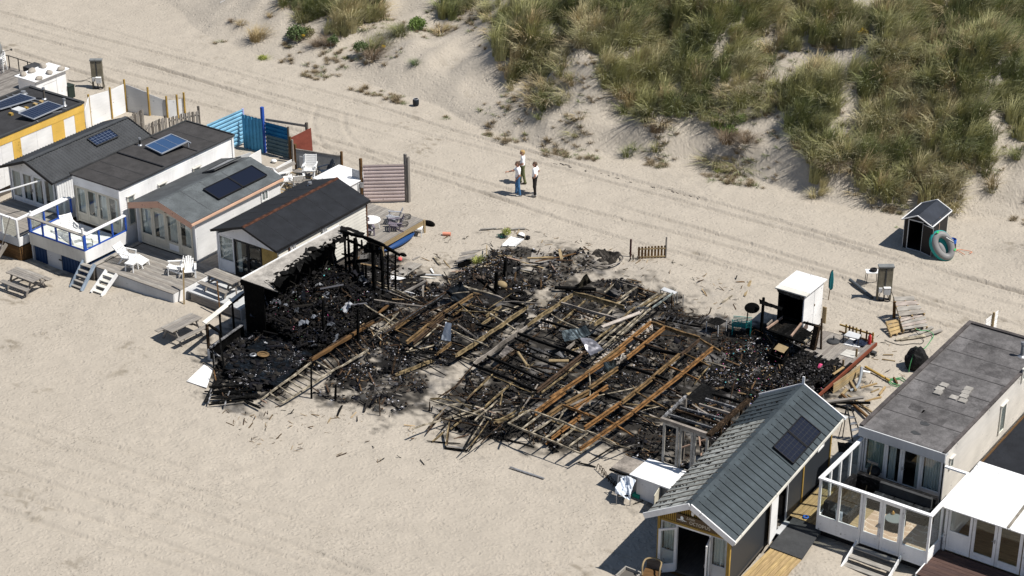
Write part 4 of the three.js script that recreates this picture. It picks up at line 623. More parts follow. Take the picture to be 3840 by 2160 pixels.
// ---------- far left corner ----------
const GH = (x, z) => flatH(x, z);
{
  const t = thing('rear_deck', 'dark grey deck with thin black railing behind the white storage box', 'deck', [-37.5, 0, -3]);
  boards(t, -42, -36.35, -6.2, -1.2, .35, false, .16, [M.wgrey2, mat([.2, .18, .165], { map: T.wood })]); mk('deck_edge', bx(-42, -36.4, -.1, .3, -6.2, -1.3), M.wdark, t);
  const P = [[-60, 248], [75, 262], [162, 290], [248, 318], [340, 350]].map(([x, y]) => W('L1', x, y, 1.15)); for (let i = 0; i < P.length; i++) { mk('railing_post', bar(P[i].clone().setY(.1), P[i], .045, .045), M.black, t); if (i) mk('railing_bar', bar(P[i - 1], P[i], .035, .035), M.black, t); }
}
{
  const p = W('L1', 8, 190, 2.0), t = thing('satellite_dish', 'grey satellite dish on a pole at the far deck', 'dish', [p.x, 0, p.z]);
  const g = new THREE.SphereGeometry(.62, 20, 10, 0, 6.283, 0, .62).scale(1, .8, 1.1).translate(0, -.5, 0).rotateZ(-1.35).rotateY(.5).translate(p.x, 2, p.z); mk('dish', g, M.cabt, t);
  mk('feed_arm', [bar(V(p.x + .05, 1.75, p.z + .05), V(p.x + .62, 1.95, p.z - .2), .025, .025), bc(.08, .1, .08, p.x + .64, 1.9, p.z - .21)], M.dgrey, t); mk('pole', cyl(V(p.x - .2, 0, p.z), V(p.x - .2, 2, p.z), .03), M.steel, t);
}
{ const p = W('L1', 12, 400, .35); for (let i = 0; i < 4; i++) gardenChair('white plastic chair in the stack on the far rear deck', [p.x, .36 + i * .11, p.z], .4, M.plastic, 'stacked white chairs on the far deck'); }
{
  const t = thing('white_storage_box', 'white painted storage shed with flat lid weighed down by sandbags', 'shed', [-35.3, 0, -2.9]), g0 = GH(-35, -4);
  mk('side_wall', bx(-35.95, -34.55, g0 - .1, 1.78, -5.15, -2.85), M.white, t); mk('lid', bx(-36.05, -34.38, 1.78, 1.83, -5.32, -2.68), M.white, t); mk('door_joint', [bx(-34.548, -34.54, .1, 1.6, -4.42, -4.4), bx(-34.548, -34.54, 1.35, 1.37, -4.4, -3.4)], M.lgrey, t); mk('corner_trim', bx(-34.55, -34.53, g0, 1.76, -2.9, -2.84), M.lgrey, t);
  mk('back_box', bx(-37, -36.06, .3, 1.72, -5.1, -4.2), M.dgrey, t);
}
for (const [x, y, w, l] of [[210, 430, .52, 'sandbag at the front left corner of the white storage lid'], [288, 400, .55, 'sandbag on the white storage lid behind the front left one'], [388, 355, .58, 'wrinkled sandbag at the back edge of the white storage lid'], [552, 382, .52, 'sandbag at the far right corner of the white storage lid'], [447, 415, .5, 'tied sandbag in the middle of the white storage lid'], [352, 465, .46, 'small tied sandbag at the front edge of the white storage lid']]) {
  const p = W('L1', x, y, 1.9), g = new THREE.SphereGeometry(.5, 18, 12), a = g.attributes.position, q = rr(0, 3); for (let i = 0; i < a.count; i++) { const n = 1 + .16 * nz(a.getX(i) * 4 + x, a.getY(i) * 4, a.getZ(i) * 4); a.setXYZ(i, a.getX(i) * n, Math.max(-.14, a.getY(i) * .62 * n), a.getZ(i) * n * .72); } g.computeVertexNormals();
  solo('sandbag', l, 'sandbag', [p.x, 1.83, p.z], g.rotateY(q).scale(w, w, w).translate(p.x, 1.83 + .12 * w, p.z), M.sandbag, 'sandbags on the white storage box');
}
{ const p = W('L1', 640, 640, 0); solo('dark_bin', 'dark green box bin standing behind the white storage shed', 'bin', [p.x, 0, p.z], [bc(.5, .75, .45, p.x - .1, -.05, p.z), bc(.55, .05, .5, p.x - .1, .7, p.z)], mat([.02, .03, .025])); }
function cabinet(label, p, ry, sc = 1) {
  const t = thing('meter_cabinet', label, 'cabinet', [p.x, GH(p.x, p.z) - .03, p.z], { ry, local: true, group: 'olive-grey electric meter cabinets' });
  mk('body', [bx(-.33, .33, .62, 1.72, -.13, .1), bx(-.33, -.26, 0, .62, -.13, .1), bx(.26, .33, 0, .62, -.13, .1)], M.cabm, t);
  for (const s of [-1, 1]) mk('cabinet_door', bx(s > 0 ? .035 : -.31, s > 0 ? .31 : -.035, .64, 1.66, .1, .125), M.cabm, t);
  mk('centre_strip', [bx(-.03, .03, 0, 1.66, .1, .14)], M.dgrey, t); mk('cap', bx(-.36, .36, 1.72, 1.79, -.16, .16), M.cabt, t);
  const b = mk('junction_box', bx(-.06, .24, .42, .76, .145, .3), M.lgrey, t); mk('box_lid', bx(-.07, .25, .74, .77, .14, .31), M.plastic, b);
  mk('small_box', bx(-.28, -.12, .5, .72, .13, .22), M.lgrey, t); for (const q of [[V(.1, .42, .22), V(.16, .2, .24), V(.02, .05, .2)], [V(-.2, .5, .18), V(-.26, .25, .22), V(-.1, .04, .2)], [V(.26, .6, .2), V(.4, .3, .2), V(.42, .04, .3)]]) mk('conduit', tube(q, .014), M.cable, t); mk('cable_heap', [new THREE.TorusGeometry(.13, .025, 6, 18).rotateX(1.5).translate(.15, .05, .12), new THREE.TorusGeometry(.1, .025, 6, 18).rotateX(1.4).translate(-.12, .06, .1)], M.cable, t);
  return t;
}
cabinet('olive-grey meter cabinet standing behind the white storage shed', W('L1', 893, 556), .62); cabinet('olive-grey meter cabinet beside the little table near the pallets', W('M5', 1598, 420), .62);
solo('loose_cables', 'thin dark cables running over sand to the cabinet behind the storage shed', 'cable', W('L1', 720, 480).toArray(), [tube([W('L1', 612, 480, .02), W('L1', 680, 492, .02), W('L1', 760, 485, .03), W('L1', 840, 455, .3)], .012, 20), tube([W('L1', 620, 490, .02), W('L1', 700, 500, .02), W('L1', 790, 490, .02), W('L1', 860, 540, .03)], .012, 20)], M.cable);
solo('fence_stub', 'short grey pipe standing in the sand by the white board fence', 'post', W('L1', 870, 650, .6).toArray(), cyl(W('L1', 870, 700, .3), W('L1', 870, 622, 1.1), .07, .07), M.wgrey2);

// ---------- yard behind the huts ----------
function panelBetween(parent, name, a, b, y0, ya, yb, m, th = .03) { const d = b.clone().sub(a).setY(0).normalize(), n = V(-d.z, 0, d.x).multiplyScalar(th / 2), A = a.clone(), B = b.clone(); const P = []; return mk(name, [quad(V(A.x + n.x, ya, A.z + n.z), V(B.x + n.x, yb, B.z + n.z), V(B.x + n.x, y0, B.z + n.z), V(A.x + n.x, y0, A.z + n.z), th)], m, parent); }
{
  const t = thing('light_blue_fence', 'light blue fence of horizontal corrugated sheet ending in a lilac post', 'fence', [-21.7, 0, -5.7], { group: 'blue painted metal fences' });
  const a = V(-21.75, 0, -3.0), b = V(-21.7, 0, -5.75), d = b.clone().sub(a);
  mk('corrugated_sheet', sheet(a.clone().setY(.15), V(0, 1, 0), V(1, 0, 0), d, ribs(1.78, .22, .05)), M.sky1, t); mk('fence_post', bc(.09, 2.1, .09, -21.7, 0, -5.82), M.lilac, t);
  const t2 = thing('mid_blue_fence', 'mid blue fence of upright corrugated sheet between two posts', 'fence', [-20.6, 0, -5.4], { group: 'blue painted metal fences' });
  const e = V(-20.2, 0, -5.6).sub(V(-21.55, 0, -5.55)); mk('corrugated_sheet', sheet(V(-21.5, 0, -5.5), e.clone().normalize(), V(0, 0, 1), V(0, 1.95, 0), ribs(e.length() - .1, .24, .05)), M.sky2, t2); mk('fence_post', bc(.15, 2.62, .15, -20.1, 0, -5.6), M.blue, t2);
  const t3 = thing('dark_blue_fence', 'dark blue and grey-green corrugated fence with a grey top rail', 'fence', [-19.3, 0, -5.7], { group: 'blue painted metal fences' });
  mk('upper_sheet', sheet(V(-20.0, .95, -5.66), V(0, 1, 0), V(0, 0, 1), V(1.62, 0, -.06), ribs(.85, .22, .05)), M.blue3, t3); mk('lower_sheet', sheet(V(-19.95, .02, -5.63), V(0, 1, 0), V(0, 0, 1), V(1.5, 0, -.06), ribs(.95, .22, .05)), M.gblue, t3);
  mk('top_rail', bar(V(-20.0, 1.9, -5.72), V(-17.9, 1.72, -6.6), .06, .13), M.wgrey2, t3); mk('fence_post', bc(.08, 1.85, .08, -18.42, 0, -5.7), M.wdark, t3); mk('fence_post', bc(.12, 1.9, .12, -17.92, 0, -6.62), M.wdark, t3);
  const t4 = thing('red_brown_fence', 'red-brown sheet panel next to the dark blue fence', 'fence', [-18.1, 0, -6]); mk('sheet_panel', [quad(V(-18.15, 1.35, -5.6), V(-17.75, 1.6, -6.75), V(-17.7, .1, -6.75), V(-18.15, .05, -5.6), .03)], M.redb, t4); for (const q of [0, .14]) mk('fence_post', bc(.09, 1.45 - q, .09, -18.1 + q, 0, -5.45), q ? M.wgrey2 : M.wbrown, t4);
}
{
  const t = thing('grey_panel_fence', 'grey board windbreak with top rail behind the loungers', 'fence', [-16, 0, -5.2]);
  mk('fence_panel', quad(V(-17.1, 1.2, -4.75), V(-14.95, .98, -5.75), V(-14.95, .05, -5.75), V(-17.1, .05, -4.75), .03), M.mgrey, t); mk('top_rail', bar(V(-17.1, 1.22, -4.74), V(-14.95, 1.0, -5.74), .07, .06), M.wgrey2, t); for (const [x, z, h] of [[-17.15, -4.75, 1.5], [-14.9, -5.8, 1.25]]) mk('fence_post', bc(.1, h, .1, x, 0, z), M.wbrown, t); mk('light_panel', bx(-16.95, -16.6, .1, .85, -4.82, -4.79), M.lgrey, t);
}
{ // low white boards around the sand pit behind the peach hut
  const t = thing('low_board_fence', 'low white and grey boards around the small sand yard behind the peach hut', 'fence', [-17, 0, -2.5]);
  for (const [a, b, y, m] of [[[780, 860], [990, 790], 1.15, M.lgrey], [[960, 850], [1145, 750], 1.3, M.white], [[1155, 990], [1380, 1040], .6, M.white], [[1380, 1030], [1625, 900], .75, M.white]]) { const p = W('N2', ...a, y), q = W('N2', ...b, y); mk('fence_board', quad(p, q, q.clone().setY(0), p.clone().setY(0), .03), m, t); }
  mk('loose_plank', bar(W('N2', 1370, 1100, .75), W('N2', 1680, 950, .85), .2, .03, .8), M.wgrey2, t);
}
{ const t = thing('rear_terrace', 'grey plank terrace behind the peach hut holding white loungers', 'deck', [-15, 0, -3.4]); boards(t, -16.9, -13.6, -5.0, 1.1, .22, true, .15, [M.wtan, M.wgrey, M.wgrey2]); mk('joist', bx(-16.8, -13.7, -.05, .18, -4.9, 1.0), M.wdark, t); }
{ const p = W('N2', 1355, 925, .1); solo('white_float', 'small white plastic float lying on the sand in the little yard', 'float', p.toArray(), new THREE.DodecahedronGeometry(.14, 1).scale(1.2, .7, 1).translate(p.x, .1, p.z), M.plastic); }
lounger('white reclined lounger chair behind the peach hut, left of its pair', [-15.95, .24, -2.5], 2.5, { chair: 1, back: .9 }); lounger('white reclined lounger chair behind the peach hut, right of its pair', [-15.3, .24, -2.75], -2.3, { chair: 1, back: .8 });
for (let i = 0; i < 3; i++) lounger('white folded lounger stacked upright against the grey panel fence', [-15.75 + .06 * i, .24 + .05 * i, -4.15], .55, { chair: 1, back: 1.3 });
adirondack('dark navy adirondack chair beside the stacked white loungers', [-15.05, .24, -4.65], -.4, M.pldark, 'dark adirondack chairs');
{ const t = thing('white_box_shed', 'low white storage box with flat lid behind the black-roofed hut', 'shed', [-12.6, 0, -2.5]); mk('body', bx(-13.75, -11.75, 0, 1.25, -4.25, -2.3), M.white, t); mk('lid', bx(-13.85, -11.68, 1.25, 1.3, -4.32, -2.22), M.white, t); mk('side_rib', [bx(-11.75, -11.72, .1, 1.2, -3.9, -3.8), bx(-11.75, -11.72, .1, 1.2, -3.3, -3.2)], M.lgrey, t); }
{
  const a = V(-11.6, 0, -3.52), b = V(-9.98, 0, -4.8), d = b.clone().sub(a), t = thing('corrugated_gate', 'pinkish-white corrugated metal gate between brown and grey posts', 'gate', [-10.8, 0, -4.1]);
  mk('corrugated_sheet', sheet(a.clone().setY(.06), V(0, 1, 0), V(d.z, 0, -d.x).normalize().negate(), d, ribs(2.0, .19, .05)), M.pink2, t); mk('top_strip', bar(a.clone().setY(2.07), b.clone().setY(2.07), .08, .04), M.steel, t);
  mk('gate_post', bc(.12, 2.45, .12, -11.7, 0, -3.48), M.wbrown, t); mk('gate_post', [bc(.16, 2.65, .1, -9.93, 0, -4.86), bc(.08, 2.5, .16, -9.8, 0, -4.92)], M.wgrey2, t); mk('switch_box', bx(-11.68, -11.5, .95, 1.2, -3.42, -3.3), M.steel, t);
  mk('side_panel', bx(-12.3, -11.78, .1, 1.75, -3.52, -3.48), M.lgrey, t); mk('side_batten', [bx(-12.35, -11.75, .9, .97, -3.47, -3.43)], M.white, t);
}
{ // back deck of the black hut
  const t = thing('back_deck', 'raised grey deck behind the black-roofed hut with blue boat stored under it', 'deck', [-8.5, 0, -1]);
  boards(t, -10.6, -7.0, -2.5, .88, .7, false, .145, [M.wgrey3, M.wgrey, M.wgrey2]); mk('edge_board', bx(-6.99, -6.95, .45, .68, -2.5, .9), M.wtan, t); mk('joist', bx(-10.5, -7.1, .5, .66, -2.4, .8), M.wdark, t);
  for (const [x, z] of [[-6.98, -2.45], [-6.98, .85], [-10.5, -2.4]]) mk('deck_post', bc(.12, .75, .12, x, -.05, z), M.wtan, t);
}
{ const g = new THREE.SphereGeometry(1, 22, 12).scale(.42, .2, 1.35), t = solo('stored_boat', 'dark blue upturned boat stored under the back deck', 'boat', [-7.25, .0, -.6], g.translate(-7.25, .2, -.6), mat([.012, .05, .16], { roughness: .45 })); }
{ const t = thing('round_table', 'round white slatted table with a brown box on the back deck', 'table', [-8.43, .7, -.14], { local: true }); for (let i = -4; i <= 4; i++) { const w = Math.sqrt(Math.max(.01, .2 - (i * .098) ** 2)); mk('top_slat', bx(-w, w, .5, .525, i * .098 - .045, i * .098 + .045), M.plastic, t); } mk('top_rim', new THREE.TorusGeometry(.45, .025, 6, 30).rotateX(1.5708).translate(0, .5, 0), M.plastic, t); for (const [a, b] of [[.3, .3], [-.3, .3], [.3, -.3], [-.3, -.3]]) mk('leg', bar(V(a, 0, b), V(a * .8, .5, b * .8), .04, .04), M.plastic, t); }
solo('brown_box', 'small brown box standing on the round white slatted table', 'box', [-8.6, 1.23, -.05], bc(.14, .1, .12, -8.6, 1.226, -.05), M.wtan);
adirondack('grey plastic adirondack chair with tall round back on the back deck', [-8.0, .7, -1.35], -1.1, M.plgrey, 'chairs on the back deck'); adirondack('purple-grey adirondack chair next to the cable coils on the back deck', [-7.45, .7, -.75], -.9, M.plpurp, 'chairs on the back deck'); adirondack('brown-grey adirondack chair in front of the round white table', [-8.2, .7, .45], .9, M.plpurp, 'chairs on the back deck');
{ const coil = (cx, cz, l) => solo('cable_coil', l, 'cable', [cx, .7, cz], [tube([...Array(22)].map((_, i) => V(cx + (.2 + .05 * nz(i, cx)) * Math.cos(i * .9), .72 + .006 * i, cz + (.2 + .05 * nz(cx, i)) * Math.sin(i * .9))), .012, 120)], M.cable, 'cable coils on the back deck'); const p = W('N4', 1000, 420, .72), q = W('N4', 965, 520, .72); coil(p.x, p.z, 'black cable coil with blue plug on the far corner of the back deck'); coil(q.x, q.z, 'thin black cable coil at the edge of the back deck'); }
{ const p = W('N4', 1150, 660); stool('white plastic stool half under the back deck', [p.x, GH(p.x, p.z), p.z], .5, 'small white plastic tables'); }
solo('charred_lump', 'black charred lump on the sand beside the back deck', 'debris', W('N4', 1300, 500).toArray(), new THREE.IcosahedronGeometry(.3, 2).scale(1.2, .5, .6).translate(...W('N4', 1300, 500, .08).toArray()), M.char);
{ const p = W('N4', 1540, 650, .05), q = W('N4', 1590, 640, .05); solo('clay_pipe', 'short pink clay pipe lying on the sand', 'pipe', p.toArray(), new THREE.CylinderGeometry(.09, .09, .4, 16, 1, true).rotateZ(1.5708).rotateY(.5).translate(p.x, .09, p.z), mat([.6, .25, .17])); const b = W('N4', 905, 985, .1); solo('red_ball', 'small pinkish red ball on the sand behind the black skeleton wall', 'ball', b.toArray(), new THREE.SphereGeometry(.11, 16, 12).translate(b.x, .11, b.z), mat([.7, .13, .12])); }
{ const t = thing('slatted_panel', 'grey slatted wooden panel lying on the sand beyond the skeleton wall', 'panel', W('N4', 990, 1120).toArray()); const A = W('N4', 760, 1170, .12), B = W('N4', 950, 1225, .12), Cc = W('N4', 1215, 1050, .1), D = W('N4', 1030, 1020, .1); for (let i = 0; i < 7; i++) mk('slat', quad(A.clone().lerp(B, (i + .06) / 7), A.clone().lerp(B, (i + .9) / 7), D.clone().lerp(Cc, (i + .9) / 7), D.clone().lerp(Cc, (i + .06) / 7), .03), pick([M.wgrey, M.wgrey3]), t); for (const k of [.2, .5, .8]) mk('batten', bar(A.clone().lerp(D, k).setY(.05), B.clone().lerp(Cc, k).setY(.05), .06, .05), M.wgrey2, t); }
{ const p = W('N4', 860, 1235, .05); solo('white_board', 'white board with red underside on the sand by the slatted panel', 'board', p.toArray(), quad(W('N4', 780, 1200, .1), W('N4', 985, 1240, .1), W('N4', 900, 1262, .05), W('N4', 775, 1255, .05), .03), M.white); }
{ const p = W('T5' in CR ? 'L5' : 'L5', 0, 0); }
{ const q = at(1560, 398), t = thing('litter_bin', 'black litter bin bag on a post standing alone on the sand', 'bin', [q.x, GH(q.x, q.z), q.z], { local: true }); t.scale.setScalar(.66); const pr = [[.0, .02], [.2, .02], [.26, .2], [.28, .45], [.25, .62], [.19, .66]].map(([a, b]) => new THREE.Vector2(a, b)), g = new THREE.LatheGeometry(pr, 20), a = g.attributes.position; for (let i = 0; i < a.count; i++) { const n = 1 + .1 * nz(a.getX(i) * 7, a.getY(i) * 7, a.getZ(i) * 7); a.setXYZ(i, a.getX(i) * n, a.getY(i), a.getZ(i) * n); } g.computeVertexNormals(); mk('bag', g, mat([.012, .018, .025], { roughness: .4 }), t); mk('rim', new THREE.TorusGeometry(.21, .025, 8, 24).rotateX(1.5708).translate(0, .65, 0), M.plgrey, t); mk('foot', new THREE.CylinderGeometry(.2, .24, .1, 16).translate(0, .03, 0), M.stone, t); }
console.log('yard');

// ---------- burnt hut with remaining roof strip ----------
const onz = (k, x, y, z) => { const a = W(k, x, y, 0), t = (z - CP[2]) / (a.z - CP[2]); return V(CP[0] + t * (a.x - CP[0]), CH - t * CH, z); };
function ragged(pts, y, th, m, parent, name) { const s = new THREE.Shape(pts.map(p => new THREE.Vector2(p.x, -p.z))), g = new THREE.ExtrudeGeometry(s, { depth: th, bevelEnabled: false, steps: 1 }); g.rotateX(-Math.PI / 2).translate(0, y - th, 0); return mk(name, g, m, parent); }
function crumple(a, b, c, d, amp, n = 10, f = 2.2, rib = 0) {      // warped sheet between four corners
  const P = [], I = [], U = [], o = rnd() * 50; const nn = b.clone().sub(a).cross(d.clone().sub(a)).normalize(); if (nn.y < 0) nn.negate();
  for (let j = 0; j <= n; j++) for (let i = 0; i <= n; i++) { const u = i / n, v = j / n, p = a.clone().lerp(b, u).lerp(d.clone().lerp(c, u), v), h = amp * (nz(p.x * f + o, p.z * f, p.y * f) + .5 * nz(p.x * f * 3, p.z * f * 3 + o, p.y)) + (rib ? .02 * Math.sin(v * rib * 6.283) : 0); p.addScaledVector(nn, h); P.push(p.x, p.y, p.z); U.push(p.x + p.y, p.z); if (i && j) { const k = j * (n + 1) + i; I.push(k - n - 2, k - n - 1, k, k - n - 2, k, k - 1); } }
  const g = new THREE.BufferGeometry(); g.setAttribute('position', new THREE.Float32BufferAttribute(P, 3)); g.setAttribute('uv', new THREE.Float32BufferAttribute(U, 2)); g.setIndex(I); g.computeVertexNormals(); return g;
}
{
  const x0 = -6.86, x1 = -2.6, z0 = 4.55, z1 = 10.66, f = .3, R = 2.88, t = thing('burnt_out_hut', 'burnt-out hut shell with a scorched white roof strip left along one side', 'burnt hut', [-5, 0, 10.6]);
  mk('charred_side_wall', [bx(x0, x0 + .05, 0, R - .1, z0, z1), crumple(V(x0 + .1, .2, z1), V(x0 + .1, .2, z0), V(x0 + .1, R - .12, z0), V(x0 + .1, R - .12, z1), .1, 40, 2.5)], M.char, t); mk('outer_cladding', bx(x0 - .03, x0 - .002, .1, R - .1, z0, z1), M.sooty, t); mk('floor', bx(x0 + .08, x1 - .6, f - .12, f, z0, z1), M.char, t);
  const edge = [[560, 940], [470, 860], [400, 815], [500, 815], [560, 740], [640, 690], [700, 640], [770, 590], [830, 520], [905, 505], [960, 470], [985, 400], [1075, 385], [1150, 365], [1200, 320], [1270, 285], [1345, 250], [1395, 225], [1400, 170]];
  const E = edge.map(([x, y]) => W('P1', x, y, R)), jag = []; E.forEach((p, i) => { jag.push(p); if (i + 1 < E.length) for (const u of [.33, .66]) jag.push(p.clone().lerp(E[i + 1], u).add(V(rr(-.07, .1), 0, rr(-.06, .06)))); });
  ragged([V(x0 - .06, 0, z1 + .06), V(-5.75, 0, z1 + .06), ...jag, V(-5.7, 0, 4.25), V(x0 - .06, 0, 4.0)], R, .05, M.sooty, t, 'roof_strip');
  // blackened, blistered felt along the burnt edge, curling up and down
  for (let i = 0; i + 1 < E.length; i++) { const a = E[i], b = E[i + 1], out = () => V(rr(.12, .42), rr(-.3, .06), rr(-.1, .15)); mk('charred_felt', crumple(a.clone().add(V(-rr(.05, .3), .03, 0)), b.clone().add(V(-rr(.05, .3), .03, 0)), b.clone().add(out()), a.clone().add(out()), .11, 8, 4), i % 3 === 1 ? M.char2 : M.char, t); }
  for (const [x, y, s] of [[1005, 390, .22], [930, 455, .16], [640, 700, .2]]) { const p = W('P1', x, y, R + .02), g = new THREE.IcosahedronGeometry(s, 3).scale(1, .3, 1), a = g.attributes.position; mk('blister', g.translate(p.x, p.y, p.z), M.char2, t); }
  mk('roof_trim', bx(x0 - .09, x0 - .05, R - .02, R + .05, 4.0, z1 + .06), M.white, t); mk('front_fascia', bx(x0 - .08, -5.6, R - .26, R - .01, z1 + .06, z1 + .12), M.char, t);
  mk('front_panel', bx(x0, -5.72, .1, R - .2, z1 - .05, z1 + .02), M.char, t); mk('lifted_felt', crumple(W('P1', 1375, 80, R + .1), W('P1', 1690, 180, R - .05), W('P1', 1640, 250, R - .15), W('P1', 1370, 185, R), .1, 10, 3), M.char2, t, 'curled black roofing felt over the back corner');
  mk('rubble_bank', crumple(V(x0 + .12, 1.15, z1 - .2), V(x0 + .12, 1.0, z0 + .2), V(-3.6, .3, z0 + .2), V(-3.6, .3, z1 - .2), .32, 44, 2.1), M.char, t);
  // stud wall at the back, burnt to a black skeleton
  const st = (x, ya, yb, w, d = .08) => { const a = onz('N4', x, ya, 4.6), b = onz('N4', x, yb, 4.6); mk('burnt_stud', wbar(V(a.x, Math.max(.1, b.y), 4.6), V(a.x, a.y, 4.6), w, d, 0, .04), M.char, t); };
  for (const [x, a, b, w] of [[150, 640, 1150, .07], [200, 650, 1180, .1], [300, 690, 1330, .26], [390, 720, 850, .06], [465, 760, 850, .06], [535, 780, 1400, .22], [600, 830, 960, .06], [655, 850, 1449, .17], [745, 870, 1400, .07], [835, 910, 1390, .05], [345, 1060, 1300, .06], [395, 1050, 1290, .09], [445, 1060, 1320, .06]]) st(x, a, b, w);
  const rl = (p, q, h, z = 4.6) => { const a = onz('N4', ...p, z), b = onz('N4', ...q, z); mk('burnt_rail', wbar(a, b, .09, h, 0, .05), M.char, t); };
  rl([90, 610], [400, 680], .14); rl([380, 670], [700, 810], .15); rl([700, 810], [910, 925], .13); rl([170, 720], [520, 870], .1); rl([120, 920], [300, 960], .07); rl([160, 1040], [480, 990], .16); rl([690, 940], [830, 1040], .05); rl([550, 1080], [760, 1180], .06); rl([200, 1150], [320, 1200], .06); rl([420, 900], [640, 870], .12);
  mk('charred_knot', new THREE.IcosahedronGeometry(.12, 1).scale(1.6, .7, .8).translate(...onz('N4', 950, 925, 4.6).toArray()), M.char, t);
  for (const [x, y, h] of [[1230, 300, 2.2], [1540, 380, 1.9], [690, 280, 1.7], [1000, 190, 1.6]]) { const p = W('L6', x, y, h); mk('burnt_post', wbar(V(p.x, .2, p.z), V(p.x + .04, h, p.z), .11, .09, 0, .05), M.char, t); }
  for (const [a, b, h, w] of [[[520, 1040], [960, 1330], .9, .05], [[1090, 1060], [1160, 1170], .8, .08], [[1380, 900], [1470, 740], 1.3, .06], [[1250, 1070], [1330, 960], .9, .06], [[1350, 880], [1560, 1060], .9, .09], [[620, 1290], [700, 1250], .7, .1], [[390, 1270], [470, 1245], .7, .1], [[1430, 1100], [1700, 1220], .8, .06], [[880, 1340], [1010, 1250], .8, .06]]) mk('fallen_lath', wbar(W('P1', ...a, h), W('P1', ...b, h - .1), w, .04), pick([M.charbr, M.char2, M.ash, M.char2]), t);
}
{ // burnt terrace in front of it
  const t = thing('burnt_terrace', 'burnt terrace frame with black tar floor and a scorched white handrail', 'burnt terrace', [-5.2, 0, 13.4]);
  const fl = [[540, 780], [1090, 330], [1700, 640], [1230, 1080], [950, 1000], [520, 840]].map(([x, y]) => W('P2', x, y, .32)); ragged(fl, .32, .06, M.tar, t, 'tar_floor');
  mk('side_parapet', bar(W('P2', 320, 555, .75).setY(.5), W('P2', 765, 240, .75).setY(.5), .08, .62), M.char, t); mk('parapet_cap', bar(W('P2', 320, 552, .84), W('P2', 765, 238, .84), .12, .04), M.ash, t);
  const hA = W('L4', 520, 1235, 1.7), hB = W('L4', 885, 945, 1.75); mk('scorched_handrail', bar(hA, hB, .2, .05, .4), M.offw, t, 'white handrail board with charred underside'); mk('handrail_char', bar(hA.clone().lerp(hB, .55).add(V(.06, -.03, 0)), hB.clone().add(V(.1, -.02, -.1)), .16, .05), M.char, t);
  for (const [x, y0, y1, m, w] of [[545, 1440, 1250, M.charbr, .1], [660, 1330, 1150, M.char, .07], [775, 1220, 1060, M.char, .07], [890, 1110, 960, M.char, .07]]) { const tp = W('L4', x, y1, 1.62); mk('rail_post', bx(tp.x - w / 2, tp.x + w / 2, 0, 1.62, tp.z - w / 2, tp.z + w / 2), m, t); }
  mk('corner_board', bx(W('P2', 300, 640, .3).x - .05, W('P2', 300, 640, .3).x + .28, -.05, .52, W('P2', 300, 640, .3).z - .03, W('P2', 300, 640, .3).z + .03), M.lgrey, t);
  for (const [a, b, ha, hb, w, m] of [[[300, 240], [450, 350], 1.55, 1.5, .09, M.char], [[440, 340], [510, 830], 1.5, .3, .08, M.char], [[355, 570], [370, 860], .8, .1, .07, M.char], [[320, 560], [440, 460], .8, .95, .06, M.ash], [[310, 590], [460, 680], .6, .5, .06, M.ash], [[370, 870], [410, 1060], .5, .0, .05, M.wbrown], [[300, 1090], [940, 1045], .25, .3, .09, M.char2], [[510, 840], [860, 1000], .3, .3, .08, M.char]]) mk('burnt_rail', wbar(W('P2', ...a, ha), W('P2', ...b, hb), w, w), m, t);
}
for (const [a, b, w, m] of [[[250, 1310], [520, 740], .14, M.char2], [[290, 1320], [340, 1110], .07, M.ash], [[240, 1140], [960, 1200], .12, M.char], [[320, 1240], [990, 1215], .17, M.char2], [[330, 1290], [980, 1200], .1, M.char2], [[300, 1330], [800, 1270], .08, M.char], [[780, 1265], [990, 1380], .11, M.char], [[1000, 1270], [1080, 1315], .05, M.wpink], [[360, 1170], [900, 1140], .1, M.char], [[570, 1210], [600, 1150], .06, M.ash], [[525, 1360], [540, 1300], .05, M.ash], [[330, 1130], [470, 1000], .14, M.char2], [[1510, 730], [1680, 810], .08, M.char], [[380, 850], [500, 700], .2, M.char2]]) { const p = W('P2', ...a, .14), q = W('P2', ...b, .18); solo('charred_board', 'charred black board in the collapsed heap at the front of the burnt terrace', 'board', p.clone().lerp(q, .5).toArray(), wbar(p, q, w, .05, rr(-.5, .5), .06), m, 'charred boards of the collapsed terrace'); }
{ const A = [[0, 1010], [235, 785], [355, 850], [270, 1100]].map(([x, y]) => W('P2', x, y, .06)); solo('white_sheet_board', 'white board with soot marks lying on the sand at the corner of the burnt terrace', 'board', A[0].toArray(), quad(...A, .03), M.white); }
for (const [x, y, s, nm, l, m, sc] of [[905, 690, .16, 'metal_pot', 'grey metal pot on the black tar floor', M.steel, [1, .7, 1]], [1040, 675, .28, 'rusty_disc', 'rusty brown disc lying next to the metal pot on the tar floor', M.rust2, [1.1, .16, .9]]]) { const p = W('P2', x, y, .35); solo(nm, l, 'pot', p.toArray(), new THREE.LatheGeometry([[0, -.3], [.7, -.3], [1, .1], [.92, .5], [.6, .62], [.55, .55]].map(([a, b]) => new THREE.Vector2(a * s, b * s)), 20).scale(...sc).translate(p.x, .45, p.z), m); }
console.log('burnt hut');
